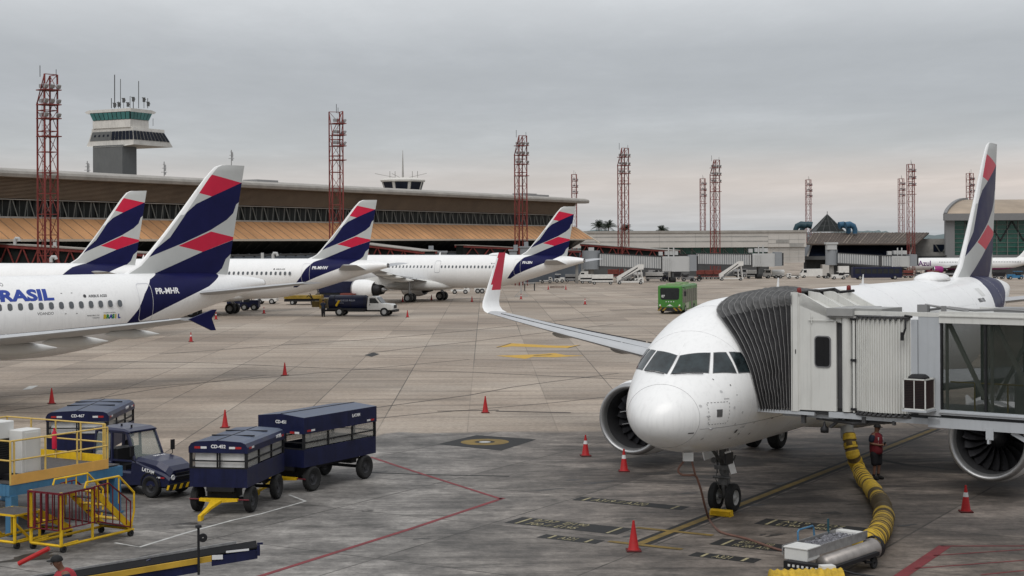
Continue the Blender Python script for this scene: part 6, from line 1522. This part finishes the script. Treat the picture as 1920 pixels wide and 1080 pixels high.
for q in range(4): bm=B(); lathe(bm,[(0,.001),(.012,.07)],4,'x',(.01,-.38+q*.26,1.28)); mk('star_mark',bm,WREF,bs)
bm=B(); prism(bm,[(-.36,.78),(0,1.02),(.36,.78),(.12,.84),(0,.80),(-.12,.84)],0,.016,'yz'); mk('white_emblem',bm,WREF,bs)
pl2(bs,'bumper',VD,((-.05,-1.24,.32),(.03,1.24,.70)))
for s in (-1,1):
    for q in (0,1):
        bm=B(); y0=s*(.30+q*.48); prism(bm,[(y0,.66),(y0+s*.22,.66),(y0+s*.52,.34),(y0+s*.30,.34)],.03,.045,'yz'); recalc(bm); mk('bumper_stripe',bm,VY,bs)
    bm=B(); lathe(bm,[(0,.001),(.02,.09)],12,'x',(.0,s*1.02,.92)); mk('headlight',bm,WREF,bs); pl2(bs,'indicator',mat('amber',(.6,.2,.02),.4),((.0,s*.95-.06,.76),(.02,s*.95+.06,.83)))
for s in (-1,1):
    for q in range(7):
        x=-8.6+q*1.18; pl2(bs,'side_window' if q not in (2,5) else 'door',VG,((x,s*1.25-.015,1.15 if q not in(2,5) else .5),(x+.92,s*1.25+.015,2.5)))
    pl2(bs,'side_poster',mat('poster_pale',(.42,.45,.33),.6,0,.5,1.5),((-4.0,s*1.25-.02,.5),(-1.8,s*1.25+.02,1.1)))
bm=B(); tube(bm,[(-.3,1.3,2.75),(.1,1.6,2.7),(.12,1.62,2.3)],.03,6); box(bm,(.12,1.62,2.1),(.1,.22,.5)); mk('mirror',bm,VD,bs)
vwheels(bs,(-1.9,-7.0),2.5,.45)
# a builder for the small ground vehicles far away
def gse(kind,px0,px1,pyb,label,flip=1,cm=None,grp=None,hh=None):
    a=gp(px0,pyb);b=gp(px1,pyb);c=(a+b)/2;Ln=(b-a).length; Y=c.y
    def T(n,cat): return thing(n,label,cat,(c.x,c.y,gz(c.y)),0 if flip>0 else PI,grp)
    h=Ln/2; cm=cm or VW
    if kind=='tank':
        r=T('service_truck','truck'); cabover(r,h-1.7,h,2.0,.5,2.2,cm); bm=B(); lathe(bm,[(-h,.1),(-h,.7),(h-2.1,.7),(h-2.1,.1)],16,'x',(0,0,1.45)); mk('tank',bm,cm,r,True); pl2(r,'side_skirt',cm,((-h+.1,-1.0,.62),(h-2.0,1.0,.95))); pl2(r,'dark_band',VD,((-h+.1,-1.02,1.2),(h-2.2,-.6,1.5))); pl2(r,'chassis',VD,((-h,-.5,.4),(h,.5,.6))); vwheels(r,(h-1,-h+1,-h+2.1),2.0,.42)
    elif kind=='cartline':
        r=T('cargo_dolly','cart'); pl2(r,'deck',VGR,((-h,-.8,.45),(h,.8,.6))); pl2(r,'box',cm,((-h,-.8,1.2),(h,.8,hh or 1.75)),((-h,-.8,.6),(h,.8,.85))); pl2(r,'inside',VD,((-h+.1,-.7,.85),(h-.1,.7,1.2))); vwheels(r,(-h+.5,h-.5),1.6,.3)
    elif kind=='van':
        r=T('service_van','van'); bm=B(); prism(bm,[(-h,.4),(h-.1,.4),(h,.8),(h-.15,1.25),(h-.8,2.25),(-h,2.3)],-1,1,'xz'); recalc(bm); mk('body',bm,cm,r)
        for s in (-1,1): pl2(r,'side_window',VG,((h-1.5,s*1.0-.02,1.35),(h-.75,s*1.0+.02,2.0)))
        bm=B(); loft(bm,[[(h-.2+o,-.85,1.3),(h-.2+o,.85,1.3),(h-.78+o,.8,2.15),(h-.78+o,-.8,2.15)] for o in (.02,.05)]); recalc(bm); mk('windshield',bm,VG,r); pl2(r,'side_mark',VD,((-h*.3,-1.03,1.45),(h*.1,-1.0,1.65))); vwheels(r,(h-.9,-h+.9),2.0,.35)
    elif kind=='tug':
        r=T('tow_tug','tug'); pl2(r,'body',cm,((-h,-.7,.35),(h,.7,.95)),((0,-.6,.95),(h,.6,1.15))); bm=B(); 
        for x in (-h+.2,0): 
            for y in (-.6,.6): beam(bm,(x,y,.9),(x+.1,y,1.8),.07)
        mk('cab_post',bm,VD,r); pl2(r,'roof',cm,((-h+.1,-.7,1.78),(.3,.7,1.88))); pl2(r,'seat',VD,((-h+.4,-.5,.95),(-.2,.5,1.4))); vwheels(r,(-h+.5,h-.5),1.5,.38)
    elif kind=='stairs':
        r=T('boarding_stairs','stairs'); H_=hh or 3.4; bm=B(); prism(bm,[(-h,.5),(-h+.5,.35),(h-.9,H_-.15),(h,H_-.15),(h,H_+.0),(h-.9,H_),(-h,.8)],-.75,.75,'xz'); recalc(bm); mk('stair_flight',bm,VGR,r)
        for s in (-1,1): bm=B(); prism(bm,[(-h,.6),(-h,1.5),(h-.9,H_+1.0),(h,H_+1.0),(h,H_),(h-.9,H_-.1)],s*.8-.03,s*.8+.03,'xz'); recalc(bm); mk('side_panel',bm,cm,r)
        for s in (-1,1): bm=B(); prism(bm,[(-h+.9,1.15),(-h+.9,1.35),(h-1.2,H_+.45),(h-1.2,H_+.2)],s*.84-.01,s*.84+.01,'xz'); recalc(bm); mk('side_slot',bm,VD,r)
        bm=B()
        for s in (-.7,.7): beam(bm,(h-.5,s,H_-.1),(h-.1,s,.5),.12); beam(bm,(-h,s,.5),(h,s,.5),.25,.3)
        beam(bm,(h-1,.0,.5),(h-1.2,0,H_-.5),.2); mk('support',bm,cm,r); vwheels(r,(-h+.5,h-.6),1.7,.33)
    elif kind=='flat':
        r=T('low_loader','truck'); pl2(r,'bed',cm,((-h,-.9,.4),(h*.4,.9,.62))); cabover(r,h*.4,h,1.8,.35,1.3,cm,.3); vwheels(r,(-h+.6,h-.6),1.8,.34)
    elif kind=='bus':
        r=T('dark_bus','bus'); pl2(r,'body',VN,((-h,-1.25,.4),(h,1.25,2.9))); n=8
        for q in range(n): pl2(r,'side_window',VG,((-h+.4+q*(2*h-.8)/n,-1.28,1.4),(-h+.4+(q+.85)*(2*h-.8)/n,-1.24,2.5)))
        vwheels(r,(-h+1.6,h-1.6),2.5,.48)
    elif kind=='loader':
        r=T('cargo_loader','loader'); pl2(r,'platform',cm,((-h,-1.2,.75),(h,1.2,1.15))); pl2(r,'frame',VD,((-h,-1,.4),(h,1,.7))); vwheels(r,(-h+1,h-1),2.2,.3)
    return r
gse('van',1083,1104,528,'white van at the left end of the far vehicle row',-1); gse('cartline',1060,1083,529,'grey boxy cart behind the tail end of the long airliner',1,VGR)
gse('cartline',1088,1110,531.5,'white covered dolly left of the white boarding stairs',1,None,'white covered dollies',1.9); gse('cartline',1110,1149,533.5,'longer white covered dolly with dark slot, nearest to the far boarding stairs',1,None,'white covered dollies',2.0)
gse('stairs',1157,1206,533,'first white boarding stairs, under the nearest grey jet bridge',1,None,'white boarding stairs',3.0); gse('tank',1170,1204,529,'cream service truck half hidden behind the first boarding stairs',-1)
gse('cartline',1211,1244,527,'dark and white cargo cart right of the first boarding stairs',1,None,None,2.0); gse('tug',1242,1258,527.5,'dark tug under the cab of the nearest grey jet bridge',1,VN); gse('tug',1278,1301,527.5,'grey low tug above the green bus',1,VGR); gse('flat',1296,1315,527.5,'small dark flat truck right above the green bus',1,VD)
for i,(x0,x1) in enumerate(((1306,1321),(1322,1337),(1338,1352))): gse('cartline',x0,x1,523.5,('first rusty red cart of three beneath the middle grey bridge','second rusty red cart, middle one of three','third rusty red cart, left of the second boarding stairs')[i],1,VB,'rusty red carts',2.2)
gse('stairs',1349,1393,526,'second white boarding stairs, below the middle grey jet bridge',1,None,'white boarding stairs',3.4); gse('cartline',1400,1424,522,'striped white dolly under the cab of the middle grey jet bridge',1,None,None,2.1); gse('tank',1432,1470,522,'white tank truck under the right end of the middle grey bridge',-1)
gse('flat',1475,1499,522.5,'white loader truck with a raised boom left of the white van',-1); gse('van',1500,1541,521,'big white van parked in front of the dark pavilion',-1)
gse('tug',1559,1585,524,'white open tug right of the pale pavilion column',-1); gse('cartline',1572,1591,520,'white box cart behind the white open tug',1,None,None,2.9); gse('bus',1597,1690,524,'dark navy bus parked under the right grey jet bridge')
gse('stairs',1826,1856,523,'small white stairs in front of the purple bellied airliner, right of the fin',1,None,'white boarding stairs',2.4); gse('tug',1888,1918,524,'blue and white tug at the right edge below the far airliner',-1,VBL); gse('cartline',1862,1884,523,'dark cart between stairs and blue tug at the right edge',1,VD,None,1.6)
gse('flat',846,880,551,'low white trailer under the belly of the long airliner',1); gse('tug',890,910,550,'small cream tug behind the white trailer under the long airliner',1,VW)
gse('tug',452,486,582,'dark navy tug behind the wheels of the second airliner',1,VN); gse('cartline',428,452,579,'navy cart coupled behind the dark navy tug',1,VN)
gse('flat',480,520,570,'dark flat truck with white stair frame, far behind the small cone'); gse('loader',536,604,571,'long yellow loader bed left of the tank truck',1,VY); gse('cartline',600,664,566,'navy cargo train under the tail of the second airliner',1,VN,None,2.6); gse('loader',640,668,567,'rust brown loader frame between navy cargo train and white engine',1,VB)
gse('tug',1190,1206,530,'small cream tug tucked behind the first boarding stairs',1)
for a in (('flat',1012,1036,531,'white pickup just right of the long airliner tail',1),('tug',1040,1058,530,'small white tug left of the grey boxy cart',1),('cartline',1140,1160,523,'rust brown load under the nearest grey jet bridge, left part',1,VB,'rust loads under the nearest bridge',2.4),('cartline',1162,1184,522,'rust brown load under the nearest grey jet bridge, right part',1,VB,'rust loads under the nearest bridge',2.0),
  ('van',1216,1238,520,'grey van in shade under the nearest grey jet bridge',1,VGR),('cartline',1256,1276,524,'dark cart beside the support wheel of the nearest grey bridge',1,VD,None,1.9),('tank',1376,1402,520,'grey truck behind the second boarding stairs',1,VGR),('flat',1542,1556,522,'dark flat cart between big white van and white open tug',1,VD),
  ('cartline',1694,1712,521,'rust red cart right of the dark bus',1,VB,None,1.9),('tug',1716,1736,521,'grey tug left of the purple engine',1,VGR),('cartline',1740,1760,520,'rust red cart under the purple engine',1,VB,None,1.7),('loader',1768,1800,521,'grey loader under the wing of the far airliner',1,VGR)): gse(*a)
# tail prop beneath the long airliner
p=gp(977,556); bm=B(); tube(bm,[(0,0,0),(0,0,3.0)],.09,6); beam(bm,(-.9,0,.05),(.9,0,.05),.1); beam(bm,(0,0,.9),(1.0,0,.0),.06); beam(bm,(0,0,.9),(-.9,0,.0),.06); mk('tail_prop',bm,RIM,label='grey pole stand under the tail of the long airliner',cat='stand').location=p
p=gp(993,545); st_=thing('rear_service_stand','dark trestle stand under the tail cone of the long airliner','stand',tuple(p)); pl2(st_,'platform',VGR,((-1,-.8,1.2),(1,.8,1.3))); 
for x in (-.8,.8):
    bm=B(); tube(bm,[(x,-.6,0),(x,-.6,1.3)],.09,6); tube(bm,[(x,.6,0),(x,.6,1.3)],.09,6); mk('leg_frame',bm,VD,st_)
# ---------------------------------------------------------------- purple and white airliner far right
ap=at(1690,500,424)+Vector((8.3,0,0)); az=thing('airliner','white airliner with purple belly and engine, far right behind the jet bridge','airliner',(ap.x,424,gz(424)),rad(-1)); SHF=-10
fz=fuselage(az,SHF,False); fz.data.materials[1]=PURP
for q in fz.data.polygons:
    if q.center.z<2.45 and q.center.x>0: q.material_index=1
vfin(az,False)
for s in (1,-1):
    o=wing(az,s,'none'); o.location=(-9.5,0,0); e=engine(az,s); e.location=(-11.5,0,.35); stab(az,s); e.data=e.data.copy(); e.data.materials[0]=PURP
    gear(az,9,s*3.0,2.6,.5,.4,.4)
gear(az,-5,0,1.9,.38,.2,.25)
dtext('Azul',-4.8,3.25,1.75,az,-1,mat('text_plum',(.10,.015,.13),.5),SHF,.05); windows(az,2.4,30,-1,SHF); door(az,31.5,-1,SHF)
az.scale=(.82,.82,.82)
# ---------------------------------------------------------------- people
SKN=mat('skin',(.17,.085,.055),.6,0,.1,6); HAIR=mat('hair_black',(.01,.01,.01),.7); VEST=mat('vest_maroon',(.13,.012,.018),.75,0,.25,12); VEST2=mat('vest_red',(.33,.03,.04),.75,0,.25,12); SLV=mat('shirt_navy',(.015,.022,.04),.8,0,.3,8); SHO=mat('shorts_black',(.010,.010,.012),.8); REFL=mat('reflective_patch',(.45,.45,.44),.5)
def skinmesh(name,verts,edges,m,par,root=0,lv=2):
    me=bpy.data.meshes.new(name); me.from_pydata([v[0] for v in verts],edges,[]); o=bpy.data.objects.new(name,me); C.objects.link(o)
    sk=o.modifiers.new('s','SKIN'); 
    if not me.skin_vertices:
        me.attributes.new('sv','FLOAT','POINT')
    for i,v in enumerate(verts):
        r=v[1]; me.skin_vertices[0].data[i].radius=(r,r) if isinstance(r,(int,float)) else r
        me.skin_vertices[0].data[i].use_root=(i==root)
    sb=o.modifiers.new('u','SUBSURF'); sb.levels=lv; sb.render_levels=lv
    bpy.context.view_layer.update(); dg=bpy.context.evaluated_depsgraph_get(); m2=bpy.data.meshes.new_from_object(o.evaluated_get(dg)); bpy.data.objects.remove(o)
    for q in m2.polygons: q.use_smooth=True
    m2.materials.clear(); m2.materials.append(m); o=bpy.data.objects.new(name,m2); C.objects.link(o); o.parent=par; return o
def person(label,loc,rz,vest,lean=0.0,arms='fold',look=.3,shorts=True,cap=True,grp=None):
    r=thing('person',label,'person',tuple(loc),rz,grp)
    L_=lambda z: lean*max(0,z-.95)
    V=[((0,0,.93),.145),((L_(1.12),0,1.12),.125),((L_(1.32),0,1.32),(.15,.13)),((L_(1.45)+.01,0,1.455),.062),((L_(1.5)+.03,0,1.52),.07),((L_(1.6)+.05,0,1.60),.098),((L_(1.66)+.04,0,1.675),.085)]
    E=[(0,1),(1,2),(2,3),(3,4),(4,5),(5,6)]
    for s in (-1,1):
        n=len(V); V+=[((0,s*.09,.86),.095),((.03,s*.105,.49),.058),((-.01,s*.105,.10),.04),((.06,s*.115,.045),.04),((.16,s*.125,.035),.032)]; E+=[(0,n),(n,n+1),(n+1,n+2),(n+2,n+3),(n+3,n+4)]
        n=len(V); sx_=L_(1.4)
        if arms=='fold': A=[((sx_,s*.185,1.40),.058),((sx_-.03,s*.235,1.14),.044),((sx_+.20,s*.10,1.10),.033),((sx_+.27,s*.06,1.11),.034)]
        else: A=[((sx_,s*.185,1.40),.058),((sx_+.05,s*.26,1.14),.044),((sx_+.26,s*.2,.98),.033),((sx_+.34,s*.18,.95),.034)]
        V+=A; E+=[(2,n),(n,n+1),(n+1,n+2),(n+2,n+3)]
        h=Vector(A[-1][0])
        for f in range(4):
            m_=len(V); V+=[(tuple(h+Vector((.05,s*(.024-.016*f),.005))),.009),(tuple(h+Vector((.085-.004*abs(f-1.5),s*(.02-.016*f),-.02))),.008)]; E+=[(n+3,m_),(m_,m_+1)]
        m_=len(V); V+=[(tuple(h+Vector((.01,-s*.04,.02))),.010),(tuple(h+Vector((.05,-s*.045,.02))),.009)]; E+=[(n+3,m_),(m_,m_+1)]
    skinmesh('body',V,E,SKN,r)
    hx,hz=L_(1.6)+.05,1.60
    bm=B(); bmesh.ops.create_cone(bm,segments=6,radius1=.018,radius2=.006,depth=.04,cap_ends=True); bmesh.ops.translate(bm,verts=bm.verts,vec=(hx+.105,0,hz-.005)); mk('nose',bm,SKN,r)
    for s in (-1,1):
        bm=B(); bmesh.ops.create_uvsphere(bm,u_segments=8,v_segments=6,radius=.012); bmesh.ops.translate(bm,verts=bm.verts,vec=(hx+.085,s*.034,hz+.018)); mk('eye',bm,BLACK,r)
        bm=B(); bmesh.ops.create_uvsphere(bm,u_segments=8,v_segments=6,radius=.024); bmesh.ops.scale(bm,verts=bm.verts,vec=(.7,.4,1.2)); bmesh.ops.translate(bm,verts=bm.verts,vec=(hx-.01,s*.098,hz)); mk('ear',bm,SKN,r)
    pl2(r,'mouth',VEST,((hx+.082,-.022,hz-.05),(hx+.09,.022,hz-.042)))
    skinmesh('hair',[((hx-.03,0,hz+.01),.09),((hx-.01,0,hz+.07),.094)],[(0,1)],HAIR,r)
    if cap:
        bm=B(); lathe(bm,[(hz+.035,.115),(hz+.07,.113),(hz+.115,.085),(hz+.135,.03),(hz+.137,.001)],20,'z',(hx,0,0)); prism(bm,[(hx+.05,-.09),(hx+.17,-.06),(hx+.19,0),(hx+.17,.06),(hx+.05,.09)],hz+.035,hz+.048,'xy'); mk('cap',bm,HAIR,r,True)
    T_=[((0,0,.76),(.21,.19)),((0,0,.90),(.235,.21)),((L_(1.1),0,1.10),(.22,.195)),((L_(1.32),0,1.32),(.26,.20)),((L_(1.42),0,1.43),(.16,.13)),((L_(1.46),0,1.47),(.09,.085))]
    skinmesh('vest',T_,[(0,1),(1,2),(2,3),(3,4),(4,5)],vest,r)
    for s in (-1,1):
        sx_=L_(1.4); skinmesh('sleeve',[((sx_,s*.13,1.40),.11),((sx_-.01,s*.205,1.29),.098),((sx_-.025 if arms=='fold' else sx_+.04,s*.236,1.15),.085)],[(0,1),(1,2)],SLV,r)
        z=1.28; pl2(r,'reflective_patch',REFL,((L_(z)+.155,s*.08-.035,z-.04),(L_(z)+.185,s*.08+.035,z+.05))); pl2(r,'reflective_patch',REFL,((L_(1.15)+.15,s*.08-.03,1.12),(L_(1.15)+.175,s*.08+.03,1.19)))
        z0=.50 if shorts else .14; skinmesh('trouser_leg',[((0,s*.085,.93),.16),((.01,s*.10,.70),.13),((.03,s*.105,z0-.08),.11 if shorts else .08)],[(0,1),(1,2)],SHO,r)
        skinmesh('shoe',[((-.04,s*.105,.07),.07),((.06,s*.115,.06),.065),((.19,s*.125,.05),.052)],[(0,1),(1,2)],HAIR,r); skinmesh('sock',[((-.01,s*.105,.10),.05),((0,s*.105,.2),.048)],[(0,1)],SHO,r)
    return r
pw=person('person in maroon vest, cap and dark shorts standing beside the yellow hose',gp(1643,899),rad(-52),VEST,0,'fold'); pw.scale=(1.0,1.0,1.0)
bm=B(); box(bm,(.32,0,1.13),(.02,.075,.14),ry=.5); ph=mk('phone',bm,BLACK,label='small dark phone held by the person beside the hose',cat='phone'); ph.location=pw.location; ph.rotation_euler=pw.rotation_euler
pp=at(117,1046,28.2); person('person with black cap and red vest bending forward at the bottom left corner',(pp.x+.12,28.3,-.06),rad(215),VEST2,.32,'reach',.3,False)
pb=[o for o in bpy.data.objects if o.get('label','').startswith('person with black cap')][0]
bm=B(); bmesh.ops.create_grid(bm,x_segments=1,y_segments=1,size=.5); bmesh.ops.scale(bm,verts=bm.verts,vec=(.16,.2,1)); bmesh.ops.rotate(bm,verts=bm.verts,cent=(0,0,0),matrix=Matrix.Rotation(-PI/2+.32,3,'Y')); bmesh.ops.translate(bm,verts=bm.verts,vec=(-.045,0,1.28)); bmesh.ops.solidify(bm,geom=bm.faces[:],thickness=.01)
mk('back_panel',bm,REFL,pb)
pq=gp(606,594); person('tiny worker standing at the rear of the tank truck',tuple(pq),rad(80),SLV,0,'fold',.3,False,True)
